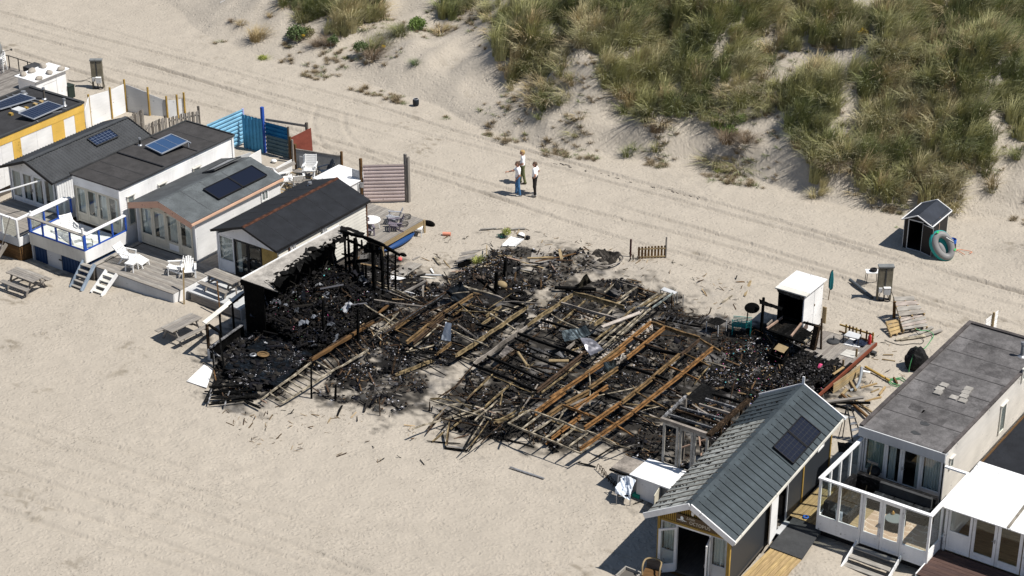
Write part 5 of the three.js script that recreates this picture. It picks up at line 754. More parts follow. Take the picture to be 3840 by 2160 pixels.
// ---------- burnt chassis and wreckage ----------
const B = (t, k, x1, y1, x2, y2, h1, h2, m, o = {}) => { const p = W(k, x1, y1, h1), q = W(k, x2, y2, h2 ?? h1); return mk(o.n || 'beam', o.i ? ibeam(p, q, o.w || .1, o.h || .16) : wbar(p, q, (o.w || .08) * .9, (o.h || .12) * .85, o.r || 0, .035), m, t); };
function wreck(name, label, cat, k, list, pos) { const p = W(k, ...pos), t = thing(name, label, cat, [p.x, 0, p.z]); for (const [x1, y1, x2, y2, h1, h2, m, o] of list) B(t, k, x1, y1, x2, y2, h1, h2, m, o); return t; }
const I1 = { i: 1 }, TH1 = { w: .04, h: .05 }, RAIL = { w: .06, h: .07 };
wreck('burnt_chassis', 'burnt hut chassis with a bowed front beam and ochre side channel', 'chassis', 'P3', [
  [140, 730, 985, 160, .62, .62, M.rustd, { w: .07, h: .14 }], [150, 715, 960, 190, .66, .66, M.burntsheet, { w: .04, h: .03 }], [290, 665, 700, 370, .5, .5, M.rust2, I1], [450, 855, 940, 460, .6, .6, M.rust2, I1], [540, 855, 960, 500, .5, .5, M.rustd, I1], [960, 450, 1350, 205, .62, .64, M.rust2, I1], [1080, 480, 1330, 320, .5, .5, M.rust2, { w: .05, h: .1 }],
  [870, 1005, 1060, 850, .6, .6, M.rust2, { w: .06, h: .2 }], [1530, 500, 1735, 355, .6, .62, M.ochre, { w: .06, h: .2 }], [1470, 610, 1690, 460, .45, .45, M.ochre, { w: .06, h: .14 }],
  [1120, 1040, 1640, 680, .55, .55, M.ochre, { w: .06, h: .22 }], [1640, 680, 2105, 365, .55, .6, M.ochre, { w: .06, h: .22 }], [1130, 1075, 2080, 430, .3, .35, M.char, { w: .05, h: .1 }],
  [150, 735, 400, 860, .62, .6, M.char2, RAIL], [400, 860, 700, 970, .6, .58, M.char2, RAIL], [700, 970, 960, 1015, .58, .56, M.char2, RAIL], [960, 1015, 1140, 1025, .56, .56, M.char2, RAIL],
  [290, 668, 520, 775, .6, .6, M.rust2, TH1], [480, 530, 800, 665, .6, .6, M.char2, RAIL], [680, 355, 1080, 500, .6, .6, M.char2, { w: .07, h: .12 }], [1130, 325, 1560, 475, .6, .6, M.char2, { w: .07, h: .12 }], [1370, 140, 1780, 265, .62, .6, M.scorch, { w: .07, h: .16 }], [1830, 290, 2060, 350, .6, .6, M.char2, { w: .08, h: .14 }], [960, 935, 1220, 975, .5, .5, M.charbr, RAIL], [1390, 600, 1640, 665, .55, .55, M.char2, { w: .07, h: .12 }], [1060, 850, 1250, 915, .45, .45, M.charbr, RAIL], [1280, 330, 1620, 420, .5, .5, M.ochre, TH1], [1740, 330, 2000, 410, .5, .5, M.char, RAIL],
  [1160, 310, 1440, 555, .7, .55, M.ochre, TH1], [1880, 180, 1500, 440, .9, .55, M.ochre, { w: .03, h: .03 }], [830, 310, 1140, 440, .7, .62, M.char2, TH1], [500, 530, 840, 300, .66, .74, M.char2, TH1], [650, 590, 1010, 370, .66, .66, M.charbr, TH1], [980, 580, 1200, 490, .62, .62, M.charbr, TH1]
], [1100, 700]);
wreck('charred_floor_frame', 'long charred ladder-like floor frame beside the burnt-out hut', 'floor frame', 'L6', [
  [1130, 850, 1690, 500, .5, .55, M.wbrown, { w: .12, h: .16, n: 'edge_beam' }], [1110, 835, 1690, 480, .52, .56, M.charbr, { w: .08, h: .1, n: 'edge_beam' }], [670, 1205, 1135, 860, .22, .4, M.bone, { w: .07, h: .09, n: 'side_rail' }], [870, 1240, 1390, 905, .2, .3, M.bone, { w: .08, h: .08, n: 'side_rail' }], [1390, 905, 1650, 750, .3, .35, M.bone, { w: .08, h: .08, n: 'side_rail' }],
  ...[[750, 1140, 880, 1225], [835, 1085, 965, 1170], [920, 1025, 1050, 1110], [1000, 965, 1135, 1045], [1080, 910, 1220, 995], [1160, 850, 1310, 945], [1210, 830, 1330, 945], [1290, 785, 1390, 890], [1350, 735, 1460, 840], [1430, 690, 1530, 805], [1500, 640, 1600, 770], [1560, 605, 1650, 720]].map(([a, b, c, d], i) => [a, b, c, d, .3, .26, i > 5 ? M.charbr : M.bone, { w: .06, h: .06, n: 'cross_bar' }])
], [1200, 900]);
wreck('collapsed_lath_frame', 'tangle of thin burnt laths sloping from the skeleton wall', 'wreckage', 'P3', [
  [0, 600, 410, 390, .55, .6, M.charbr, RAIL], [0, 770, 350, 440, .55, .6, M.bone, { w: .04, h: .05 }], [90, 690, 490, 500, .5, .5, M.bone, TH1], [40, 590, 250, 800, .5, .45, M.bone, TH1], [120, 510, 270, 640, .55, .55, M.ochre, TH1], [240, 470, 360, 560, .55, .55, M.ochre, TH1], [320, 340, 420, 510, .6, .6, M.charbr, TH1], [0, 710, 120, 830, .5, .45, M.bone, TH1], [60, 460, 200, 360, .7, .7, M.wbrown, { w: .12, h: .06 }],
  [60, 60, 620, 280, .8, .7, M.bone, TH1], [100, 120, 560, 300, .75, .68, M.scorch, TH1], [200, 160, 620, 330, .8, .66, M.char2, TH1], [0, 0, 480, 210, .85, .8, M.bone, TH1], [520, 240, 600, 210, .6, .6, M.bone, TH1], [430, 150, 560, 185, .6, .6, M.white, TH1], [360, 200, 700, 330, .7, .6, M.charbr, TH1]
], [250, 420]);
wreck('fallen_grey_beam', 'long grey weathered beam propped across a grey post beyond the wreck', 'beam', 'P3', [[385, 180, 720, 0, .45, .75, M.wgrey2, { w: .1, h: .1 }]], [500, 120]);
wreck('short_grey_post', 'short grey post under the propped grey beam', 'post', 'P3', [[670, 235, 675, 30, .05, .6, M.wgrey, { w: .1, h: .07 }]], [670, 230]);
wreck('ochre_floor_beam', 'single ochre charred beam lying on sand in front of the bowed chassis', 'beam', 'P3', [[300, 1290, 830, 1090, .15, .2, M.ochre, { w: .07, h: .18 }]], [560, 1200]);
wreck('leaning_char_post', 'short charred post with pale edge beside the single ochre beam', 'post', 'P3', [[260, 1280, 300, 1040, .05, .55, M.charbr, { w: .1, h: .06 }]], [280, 1250]);
wreck('dark_grid_chassis', 'burnt chassis with many dark cross beams and tan edges', 'chassis', 'M2', [
  [570, 552, 985, 258, .8, .8, M.scorch, { w: .06, h: .22 }], [985, 252, 1345, 5, .78, .8, M.ochre, { w: .06, h: .22 }], [570, 550, 1060, 755, .8, .8, M.char2, { w: .08, h: .16 }], [665, 480, 1150, 690, .78, .78, M.char2, { w: .08, h: .14 }], [830, 480, 1180, 640, .7, .7, M.char2, RAIL], [880, 425, 1260, 580, .78, .78, M.char2, { w: .07, h: .12 }], [960, 405, 1250, 520, .78, .78, M.char2, RAIL], [900, 310, 1440, 490, .8, .8, M.char2, { w: .09, h: .16 }], [890, 345, 1010, 390, .76, .76, M.char2, { w: .07, h: .12 }], [1090, 210, 1656, 370, .78, .78, M.char2, { w: .08, h: .13 }], [1240, 70, 1700, 205, .8, .8, M.scorch, { w: .08, h: .14 }], [1345, 0, 1740, 110, .82, .82, M.ochre, { w: .07, h: .26 }],
  [1060, 760, 1440, 460, .82, .82, M.rustd, I1], [1100, 770, 1400, 540, .8, .8, M.ochre, RAIL], [1020, 800, 1080, 740, .6, .8, M.ochre, { w: .1, h: .12 }], [700, 610, 1000, 370, .65, .65, M.charbr, RAIL], [780, 520, 1080, 310, .6, .6, M.charbr, RAIL], [1510, 250, 1590, 185, .75, .75, M.ochre, { w: .06, h: .26 }], [1280, 450, 1360, 385, .7, .7, M.scorch, { w: .05, h: .2 }], [1290, 190, 1450, 40, .7, .7, M.ochre, RAIL], [1180, 260, 1340, 150, .6, .6, M.ochre, RAIL], [660, 880, 900, 660, .5, .6, M.ochre, RAIL], [520, 820, 720, 630, .45, .6, M.ochre, RAIL], [430, 720, 570, 555, .35, .75, M.charbr, { w: .05, h: .05 }], [300, 810, 430, 720, .2, .35, M.charbr, { w: .05, h: .05 }]
], [1000, 500]);
wreck('bleached_rail_frame', 'long bleached rails running through the middle of the wreckage', 'floor frame', 'P5', [
  [450, 845, 1020, 370, .9, .92, M.ochre, { w: .05, h: .09 }], [500, 885, 880, 570, .86, .9, M.bone, { w: .05, h: .07 }], [580, 920, 940, 600, .86, .9, M.bone, { w: .06, h: .06 }], [940, 600, 1140, 400, .9, .92, M.bone, { w: .06, h: .06 }], [820, 750, 1235, 385, .92, .95, M.bone, { w: .06, h: .08 }], [1030, 370, 1330, 180, .92, .92, M.bone, RAIL], [1090, 365, 1390, 190, .9, .9, M.ochre, RAIL], [1160, 370, 1440, 190, .92, .92, M.bone, RAIL], [1250, 380, 1530, 185, .95, .95, mat([.36, .42, .44], { map: T.rust }), { w: .07, h: .09 }], [1040, 372, 1250, 382, .95, .95, M.burntsheet, RAIL], [1310, 180, 1535, 187, .95, .95, M.bone, TH1], [650, 740, 825, 752, .9, .92, M.char2, RAIL], [660, 760, 810, 800, .85, .85, M.bone, TH1],
  [815, 755, 812, 900, .92, .2, M.bone, TH1], [1218, 400, 1215, 550, .92, .2, M.bone, TH1], [1520, 195, 1515, 400, .92, .1, M.charbr, TH1], [430, 1060, 820, 760, .6, .7, M.bone, { w: .05, h: .06 }], [1060, 570, 1235, 590, .6, .6, M.char2, TH1]
], [900, 600]);
solo('white_burnt_board', 'scorched white board lying diagonally across the bleached rails', 'board', W('P5', 830, 540, 1).toArray(), bar(W('P5', 570, 635, 1.02), W('P5', 1090, 440, 1.04), .16, .04, .2), mat([.6, .53, .47], { map: T.old }));
wreck('rear_wall_frame', 'thin burnt wall frame lying flat at the sand edge of the wreck', 'floor frame', 'P5', [[770, 5, 1050, 100, .5, .5, M.scorch, TH1], [1050, 100, 1320, 185, .5, .5, M.wbrown, TH1], [820, 250, 1050, 95, .45, .5, M.bone, RAIL], [600, 165, 780, 25, .4, .5, M.bone, { w: .07, h: .04 }], [340, 200, 900, 320, .45, .5, M.char2, TH1], [460, 160, 840, 290, .4, .45, M.charbr, TH1], [910, 20, 1000, 190, .4, .4, M.char2, { w: .12, h: .04 }]], [1000, 150]);
const GRP = 'rusty orange steel chassis';
wreck('rusty_chassis', 'rusty orange steel I-beam chassis on short posts', 'chassis', 'M4', [
  [-330, 470, 350, 20, .85, .85, M.rust, I1], [-20, 740, 310, 510, .88, .86, M.rust, I1], [-110, 560, 190, 360, .84, .84, M.rust, I1], [320, 505, 590, 290, .86, .86, M.rust2, I1], [590, 285, 840, 75, .86, .86, M.rust2, I1], [-60, 930, 410, 605, .92, .9, M.rust, I1], [410, 600, 860, 250, .9, .9, M.rust, I1], [860, 245, 1140, 15, .9, .9, M.rust, I1], [20, 380, 280, 195, .84, .84, M.rust2, I1],
  [20, 385, 330, 490, .82, .82, M.char2, { w: .07, h: .16 }], [-10, 600, 110, 650, .84, .84, M.rust, { w: .06, h: .12 }], [150, 645, 420, 805, .84, .84, M.rust, RAIL], [290, 530, 580, 690, .84, .82, M.rustd, RAIL], [130, 815, 290, 880, .86, .84, M.rust2, RAIL], [440, 410, 715, 555, .84, .82, M.rust2, RAIL], [590, 285, 860, 430, .84, .82, M.rustd, RAIL], [740, 170, 1010, 300, .84, .82, M.rust, RAIL], [350, 175, 740, 300, .84, .84, M.char2, { w: .08, h: .16 }], [880, 60, 1120, 180, .84, .8, M.rust2, RAIL], [0, 760, 260, 880, .84, .84, M.bone, RAIL], [560, 10, 850, 75, .84, .84, M.char2, { w: .07, h: .18 }]
], [500, 500]);
wreck('rusty_rear_chassis', 'rusty steel frame corner with deep back beam by the burnt shelf', 'chassis', 'P5', [
  [1235, 570, 1420, 635, .92, .92, M.rust2, { w: .1, h: .14 }], [1420, 640, 1900, 800, .92, .9, M.rust2, { w: .09, h: .2 }], [1900, 800, 2180, 970, .88, .8, M.rust2, { w: .08, h: .12 }], [345, 1285, 800, 930, .8, .86, M.rust2, I1], [800, 930, 1235, 575, .86, .92, M.rust, I1], [910, 1060, 1420, 650, .86, .92, M.rust, I1], [985, 775, 1170, 850, .86, .86, M.rustd, { w: .07, h: .16 }], [1150, 875, 1600, 1010, .86, .86, M.rustd, { w: .08, h: .14 }], [1640, 1020, 1890, 810, .86, .88, M.rustd, { w: .09, h: .18 }],
  [855, 820, 990, 975, .9, .5, M.char2, TH1], [830, 880, 900, 1020, .8, .4, M.char2, TH1], [1690, 1200, 1690, 1440, .9, .2, M.rust2, { w: .03, h: .03 }], [1440, 920, 1415, 1090, .6, .2, M.rust2, TH1], [900, 1060, 1070, 1170, .5, .3, M.char2, RAIL]
], [1400, 800]);
wreck('bone_ladder_frame', 'bleached ladder-like floor frame raised at the sand side of the rusty chassis', 'floor frame', 'P4', [
  [1270, 780, 2395, 1240, .92, .85, M.bone, { w: .06, h: .08, n: 'side_rail' }], [1590, 570, 2480, 905, .9, .88, M.bone, { w: .07, h: .09, n: 'side_rail' }],
  ...[[1270, 780, 1600, 575], [1480, 850, 1765, 645], [1650, 910, 1945, 712], [1840, 990, 2120, 785], [2020, 1070, 2305, 850], [2210, 1140, 2500, 930], [2395, 1240, 2600, 1110]].map(([a, b, c, d]) => [a, b, c, d, .9, .9, M.bone, { w: .07, h: .06, n: 'cross_bar' }]),
  ...[[1580, 780, 1050], [1660, 660, 1110], [1812, 520, 860], [2340, 1010, 1200], [1470, 690, 800]].map(([x, a, b]) => [x, a, x, b, .9, .05, M.charbr, { w: .04, h: .04, n: 'prop' }])
], [1900, 900]);
wreck('rusty_front_beams', 'pair of rusty I-beams and a folded channel sticking out to the sand side', 'chassis', 'P4', [[1680, 620, 2150, 275, .8, .82, M.rust, { i: 1, w: .12, h: .2 }], [1870, 670, 2110, 500, .8, .82, M.rust2, { i: 1, w: .12, h: .18 }], [2150, 480, 2520, 280, .82, .84, M.rust2, { i: 1, w: .12, h: .18 }], [1930, 1010, 2390, 670, .5, .55, M.rust, { i: 1, w: .1, h: .16 }], [2110, 490, 2520, 650, .88, .88, M.rust, { w: .07, h: .12 }], [1850, 1100, 1960, 990, .2, .4, M.rust, { w: .08, h: .1 }], [2230, 500, 2520, 380, .7, .7, M.scorch, { w: .16, h: .04 }], [2040, 760, 2130, 570, .6, .8, M.bone, TH1]], [2100, 700]);
wreck('ochre_lath_frame', 'ochre lath frame bent down towards the open sand', 'floor frame', 'P4', [[40, 410, 1010, 720, .55, .5, M.bone, RAIL], [240, 400, 420, 440, .5, .5, M.ochre, TH1], [60, 400, 240, 395, .5, .5, M.ochre, RAIL], [720, 510, 1170, 660, .5, .5, M.wpink, TH1], [350, 500, 550, 480, .5, .5, M.bone, RAIL], [550, 480, 880, 545, .5, .5, M.bone, RAIL], [880, 545, 700, 625, .5, .5, M.bone, RAIL], [900, 540, 1130, 310, .5, .5, M.ochre, TH1], [1010, 720, 1260, 705, .5, .55, M.ochre, { w: .1, h: .06 }], [1040, 760, 1510, 520, .5, .6, M.ochre, { w: .07, h: .05 }], [1060, 770, 1570, 580, .45, .6, M.ochre, { w: .08, h: .05 }], [40, 440, 40, 590, .5, .05, M.charbr, TH1], [515, 575, 518, 710, .5, .05, M.ochre, TH1], [995, 740, 990, 890, .5, .02, M.charbr, TH1]], [600, 550]);
wreck('folded_window_frame', 'folded burnt window frame standing on the sand edge', 'window frame', 'P4', [[290, 1120, 350, 750, .12, .55, M.ochre, { w: .05, h: .08 }], [320, 1110, 365, 770, .12, .52, M.charbr, { w: .05, h: .06 }], [270, 1145, 640, 1195, .08, .08, M.char2, { w: .08, h: .08 }], [590, 1140, 880, 690, .1, .5, M.char2, { w: .06, h: .06 }], [610, 1160, 900, 700, .12, .5, M.bone, { w: .04, h: .04 }], [650, 1180, 960, 740, .12, .48, M.ochre, { w: .05, h: .05 }], [670, 1185, 1000, 720, .1, .5, M.char2, TH1], [300, 1130, 560, 1180, .12, .12, M.steel, { w: .03, h: .03 }], [370, 860, 540, 720, .2, .4, M.ochre, RAIL], [0, 870, 320, 500, .15, .5, M.ochre, RAIL], [0, 940, 260, 620, .12, .45, M.charbr, RAIL], [20, 840, 330, 505, .2, .55, M.scorch, TH1], [80, 1060, 280, 900, .05, .15, M.ochre, { w: .09, h: .04 }], [0, 1050, 520, 1090, .05, .05, M.char2, TH1]], [500, 1000]);
{ // bent rods through the tangle
  const rod = (k, pts, r, m, l) => { const P = pts.map(([x, y, h]) => W(k, x, y, h)); solo('bent_rod', l || 'thin bent steel rod in the tangle of burnt laths', 'rod', P[0].toArray(), tube(P, r), m, 'bent rods in the wreckage'); };
  const RD = [['P4', [[170, 330, .3], [500, 350, .35], [800, 330, .35], [1080, 320, .4]]], ['P4', [[510, 180, .5], [750, 215, .5], [950, 205, .5], [1130, 310, .45], [1390, 475, .4]]], ['P4', [[400, 220, .4], [620, 420, .45], [720, 525, .3]]], ['P4', [[660, 80, .5], [720, 220, .4], [770, 380, .2]]], ['P4', [[940, 545, .5], [1200, 510, .5], [1400, 490, .55], [1720, 515, .6]]], ['P4', [[720, 430, .3], [1000, 440, .35], [1200, 465, .4], [1600, 440, .5]]], ['P4', [[1260, 410, .5], [1500, 390, .5], [1900, 400, .6]]], ['P4', [[600, 70, .5], [800, 60, .5], [990, 10, .6]]], ['P4', [[590, 50, .6], [500, 170, .4], [380, 260, .3], [290, 330, .25]]], ['P4', [[620, 420, .5], [800, 230, .5], [960, 40, .6]]], ['P4', [[1570, 540, .9], [1680, 720, .6], [1800, 880, .3], [1850, 950, .1]]], ['P3', [[1160, 310, .75], [1000, 440, .7], [760, 610, .7]]], ['P3', [[640, 590, .7], [780, 560, .72], [960, 420, .74]]], ['P3', [[790, 660, .6], [950, 620, .65], [1220, 480, .7]]], ['P3', [[490, 1000, .2], [600, 1050, .2], [740, 1090, .15]]], ['P3', [[1000, 640, .6], [1150, 625, .62], [1220, 660, .5]]], ['P5', [[880, 1180, .6], [1150, 1270, .7], [1500, 1400, .7]]], ['P5', [[0, 450, .6], [150, 480, .6], [240, 500, .6]]], ['P5', [[0, 640, .6], [90, 560, .7], [210, 500, .7]]], ['P5', [[200, 1130, .6], [350, 1220, .7], [560, 1330, .6]]], ['M4', [[885, 190, 1.0], [885, 300, .5], [880, 370, .2]]], ['M4', [[1340, 310, 1.2], [1310, 430, .7], [1285, 545, .3]]]];
  RD.forEach(([k, p], i) => rod(k, p, i % 3 ? .018 : .026, pick([M.charbr, M.rustd, M.char2])));
  for (const [k, pts] of [['P5', [[1480, 450, .03], [1650, 470, .03], [1850, 520, .04], [2000, 480, .05], [2060, 380, .1]]], ['P5', [[1700, 460, .03], [1820, 430, .05], [1760, 380, .03]]], ['M3', [[1800, 380, .02], [1850, 385, .02], [1925, 365, .02]]], ['M3', [[1560, 690, .05], [1720, 690, .05], [1830, 670, .04], [1850, 610, .06]]]]) rod(k, pts, .016, M.charbr, 'loose dark wire lying on the sand edge of the wreck');
}
{ // warped metal sheets
  const sh = (name, label, k, c, amp, m, rib) => { const [a, b, d, e] = c.map(([x, y, h]) => W(k, x, y, h)); solo(name, label, 'metal sheet', a.toArray(), crumple(a, b, d, e, amp, 14, 1.7, rib), m, 'warped metal sheets in the wreckage'); };
  sh('corrugated_scrap', 'dark blue-grey corrugated sheet bent over the beams', 'P5', [[20, 690, 1.1], [60, 850, .8], [430, 740, .8], [350, 630, 1.1]], .16, mat([.1, .13, .15], { metalness: .4, roughness: .5, map: T.char }), 7);
  sh('torn_metal_sheet', 'torn silvery metal sheet folded to a point beside the corrugated scrap', 'P5', [[275, 790, 1.2], [415, 1025, .8], [595, 940, .9], [420, 780, 1.1]], .1, mat([.3, .3, .34], { metalness: .6, roughness: .4, map: T.old }));
  sh('crumpled_metal_sheet', 'crumpled dark metal duct standing among the beams', 'P5', [[590, 1120, 1.1], [600, 1260, .7], [770, 1200, .7], [760, 1075, 1.2]], .22, mat([.12, .15, .16], { metalness: .5, roughness: .4, map: T.char }));
  sh('shiny_bent_sheet', 'shiny bent metal sheet standing in the bowed chassis', 'P3', [[920, 805, .7], [1050, 825, .7], [1065, 590, 1.2], [985, 570, 1.2]], .12, mat([.36, .4, .46], { metalness: .7, roughness: .35, map: T.old }));
  sh('rusty_bent_sheet', 'small rusty curled metal sheet near the ochre channel', 'P3', [[1320, 660, .8], [1370, 715, .6], [1385, 590, 1.1], [1305, 590, 1.1]], .1, mat([.3, .22, .17], { metalness: .5, roughness: .5, map: T.rust }));
  sh('curved_silver_sheet', 'upright curved silver sheet standing in the burnt-out hut', 'P1', [[850, 1010, 1.2], [930, 1110, .8], [915, 985, 1.4], [885, 910, 1.7]], .1, mat([.42, .44, .47], { metalness: .6, roughness: .35, map: T.old }));
  sh('glass_green_sheet', 'pale green-blue sheet lying in the burnt-out hut debris', 'P1', [[945, 1240, .6], [1000, 1290, .5], [1105, 1295, .5], [1000, 1230, .6]], .05, mat([.2, .27, .28], { roughness: .4, map: T.old }));
  sh('tin_roll', 'curled brown tin sheet lying in the burnt-out hut debris', 'P1', [[1000, 1350, .6], [1030, 1390, .5], [1090, 1345, .5], [1040, 1310, .7]], .1, M.ochre);
  sh('rusty_scrap', 'blue-brown scorched panel beside the tan edge beam', 'M2', [[770, 470, .7], [800, 500, .6], [880, 430, .7], [830, 400, .8]], .08, mat([.22, .2, .2], { metalness: .4, roughness: .5, map: T.rust }));
  sh('white_scrap_sheet', 'white-grey scrap sheet between the dark cross beams', 'M2', [[1205, 470, .6], [1260, 500, .5], [1300, 490, .5], [1240, 450, .7]], .08, M.ash);
  sh('black_fabric_heap', 'black collapsed fabric heap on the bowed chassis corner', 'P3', [[1010, 150, .5], [1110, 300, .3], [1370, 180, .4], [1160, 10, 1.1]], .35, M.tar);
  sh('burnt_sheet_pile', 'grey-black blistered sheets heaped between chassis and sand', 'Q1', [[1100, 545, .3], [1180, 560, .2], [1260, 490, .4], [1215, 440, .9]], .2, mat([.06, .055, .04], { map: T.char }));
  sh('metal_hood', 'curved grey metal hood standing at the sand edge', 'P5', [[700, 90, .2], [820, 170, .2], [810, 90, .9], [770, 15, 1.0]], .15, mat([.3, .29, .28], { metalness: .5, roughness: .4, map: T.old }));
  sh('tan_cloth', 'tan singed cloth lying over the floor wreckage', 'M4', [[900, 420, .7], [960, 480, .6], [1040, 430, .6], [1000, 400, .7]], .06, M.wtan);
  sh('black_board_sheet', 'large charred panel lying on the white window frame roof', 'M4', [[890, 460, 1.6], [1030, 540, 1.5], [1190, 425, 1.7], [1060, 320, 1.2]], .06, M.char2);
}
for (const [p, q, r, l] of [[[915, 460, .75], [985, 560, .7], .07, 'tan bent foam roll lying between the dark cross beams'], [[975, 550, .7], [1050, 585, .65], .05, 'thin end of foam roll between the dark cross beams'], [[1155, 525, .75], [1310, 525, .75], .08, 'short scorched log lying across the dark cross beams']]) solo('scorched_roll', l, 'roll', W('M2', ...p).toArray(), cyl(W('M2', ...p), W('M2', ...q), r, r * .9, 12), M.wtan, 'scorched rolls in the wreckage');
{ // fallen step-ladder-like rack at the sand side
  const t = thing('fallen_rack', 'grey burnt rack with angled brackets lying at the sand side', 'rack', W('M3', 1550, 740).toArray()); B(t, 'M3', 1370, 715, 1760, 790, .2, .15, M.char2, { w: .05, h: .1 }); B(t, 'M3', 1420, 680, 1770, 765, .3, .25, M.char2, { w: .04, h: .06 }); for (let i = 0; i < 6; i++) B(t, 'M3', 1400 + i * 50, 722 + i * 9, 1425 + i * 52, 684 + i * 10, .24, .42, M.ash, { w: .1, h: .02, n: 'bracket' });
  const s = thing('burnt_shelf', 'black burnt low table frame with white legs on the sand', 'table', W('M5', 90, 680).toArray()); const c = [[0, 620], [105, 655], [180, 610], [85, 575]].map(([x, y]) => W('M5', x, y, .55)); mk('table_top', quad(...c, .03), M.char2, s); for (const v of c) mk('leg', bar(v.clone().setY(0), v, .035, .035), M.lgrey, s);
  const u = thing('steel_stool_frame', 'grey steel frame table with thin legs at the end of the bleached rails', 'table', W('M3', 1500, 470).toArray()); const d = [[1395, 450], [1520, 490], [1545, 470], [1425, 425]].map(([x, y]) => W('M3', x, y, .6)); mk('table_top', quad(...d, .03), M.lgrey, u); for (const v of [...d, d[0].clone().lerp(d[1], .5), d[1].clone().add(V(.35, 0, -.2))]) mk('leg', bar(v.clone().setY(0), v, .03, .03), M.cabt, u);
}
{ // burnt ring (trampoline rim) and picket fence
  const p = W('M3', 880, 190, .1), g = new THREE.TorusGeometry(.9, .04, 8, 40).rotateX(1.5708).rotateZ(.1), a = g.attributes.position; for (let i = 0; i < a.count; i++) { const n = .12 * nz(a.getX(i) * 3, a.getZ(i) * 3); a.setY(i, a.getY(i) + n); } g.computeVertexNormals();
  const t = thing('burnt_ring', 'burnt round hoop with white rim half buried by sand near the picket fence', 'hoop', p.toArray()); mk('hoop', g.translate(p.x, .22, p.z), mat([.42, .38, .34], { map: T.char }), t); mk('charred_lining', crumple(V(p.x - .8, .1, p.z + .6), V(p.x + .7, .05, p.z + .6), V(p.x + .6, .35, p.z - .6), V(p.x - .7, .35, p.z - .6), .22, 14, 3), mat([.09, .08, .07], { map: T.char }), t);
  const r = W('M3', 100, 500, .1); solo('burnt_hoop', 'burnt black tyre ring lying flat beyond the bowed chassis', 'tyre', r.toArray(), new THREE.TorusGeometry(.36, .09, 10, 28).rotateX(1.5708).scale(1, .8, 1).translate(r.x, .12, r.z), M.char2);
  const f = thing('picket_fence', 'short brown picket fence standing on the sand behind the wreck', 'fence', W('M3', 1310, 190).toArray()); const A = W('M3', 1195, 195), Bq = W('M3', 1430, 180); A.y = GH(A.x, A.z); Bq.y = GH(Bq.x, Bq.z);
  for (let i = 0; i < 9; i++) { const q = A.clone().lerp(Bq, i / 8), s = new THREE.Shape(); s.moveTo(-.05, 0); s.lineTo(.05, 0); s.lineTo(.05, .62); s.absarc(0, .62, .05, 0, Math.PI); const e = new THREE.ExtrudeGeometry(s, { depth: .02, bevelEnabled: false, curveSegments: 5 }).rotateY(.45).translate(q.x, q.y - .02, q.z); mk('picket', e, i < 3 ? M.wbrown : mat([.24, .14, .055], { map: T.wood }), f); }
  for (const h of [.1, .52]) mk('rail', bar(A.clone().add(V(-.05, h, .04)), Bq.clone().add(V(.05, h, .04)), .03, .06), M.wtan, f); mk('post', bar(Bq.clone().add(V(.06, -.05, 0)), Bq.clone().add(V(.06, 1.1, 0)), .06, .06), M.wgrey2, f);
  const b = W('M3', 1120, 165); solo('charred_fence_post', 'dark charred post standing beside the picket fence', 'post', b.toArray(), cyl(V(b.x, 0, b.z), V(b.x, 1.0, b.z), .05, .05, 8), mat([.05, .018, .018]));
  const t2 = thing('twig_bundle', 'small bundle of burnt grey twigs at the end of the picket fence', 'twigs', W('M3', 1150, 200).toArray()); for (let i = 0; i < 9; i++) { const q = W('M3', 1105 + i * 12, 210 - (i % 3) * 6, 0); mk('twig', bar(q, q.clone().add(V(rr(-.15, .15), rr(.25, .55), rr(-.1, .1))), .03, .03), pick([M.charbr, M.scorch]), t2); }
}
console.log('wreck');
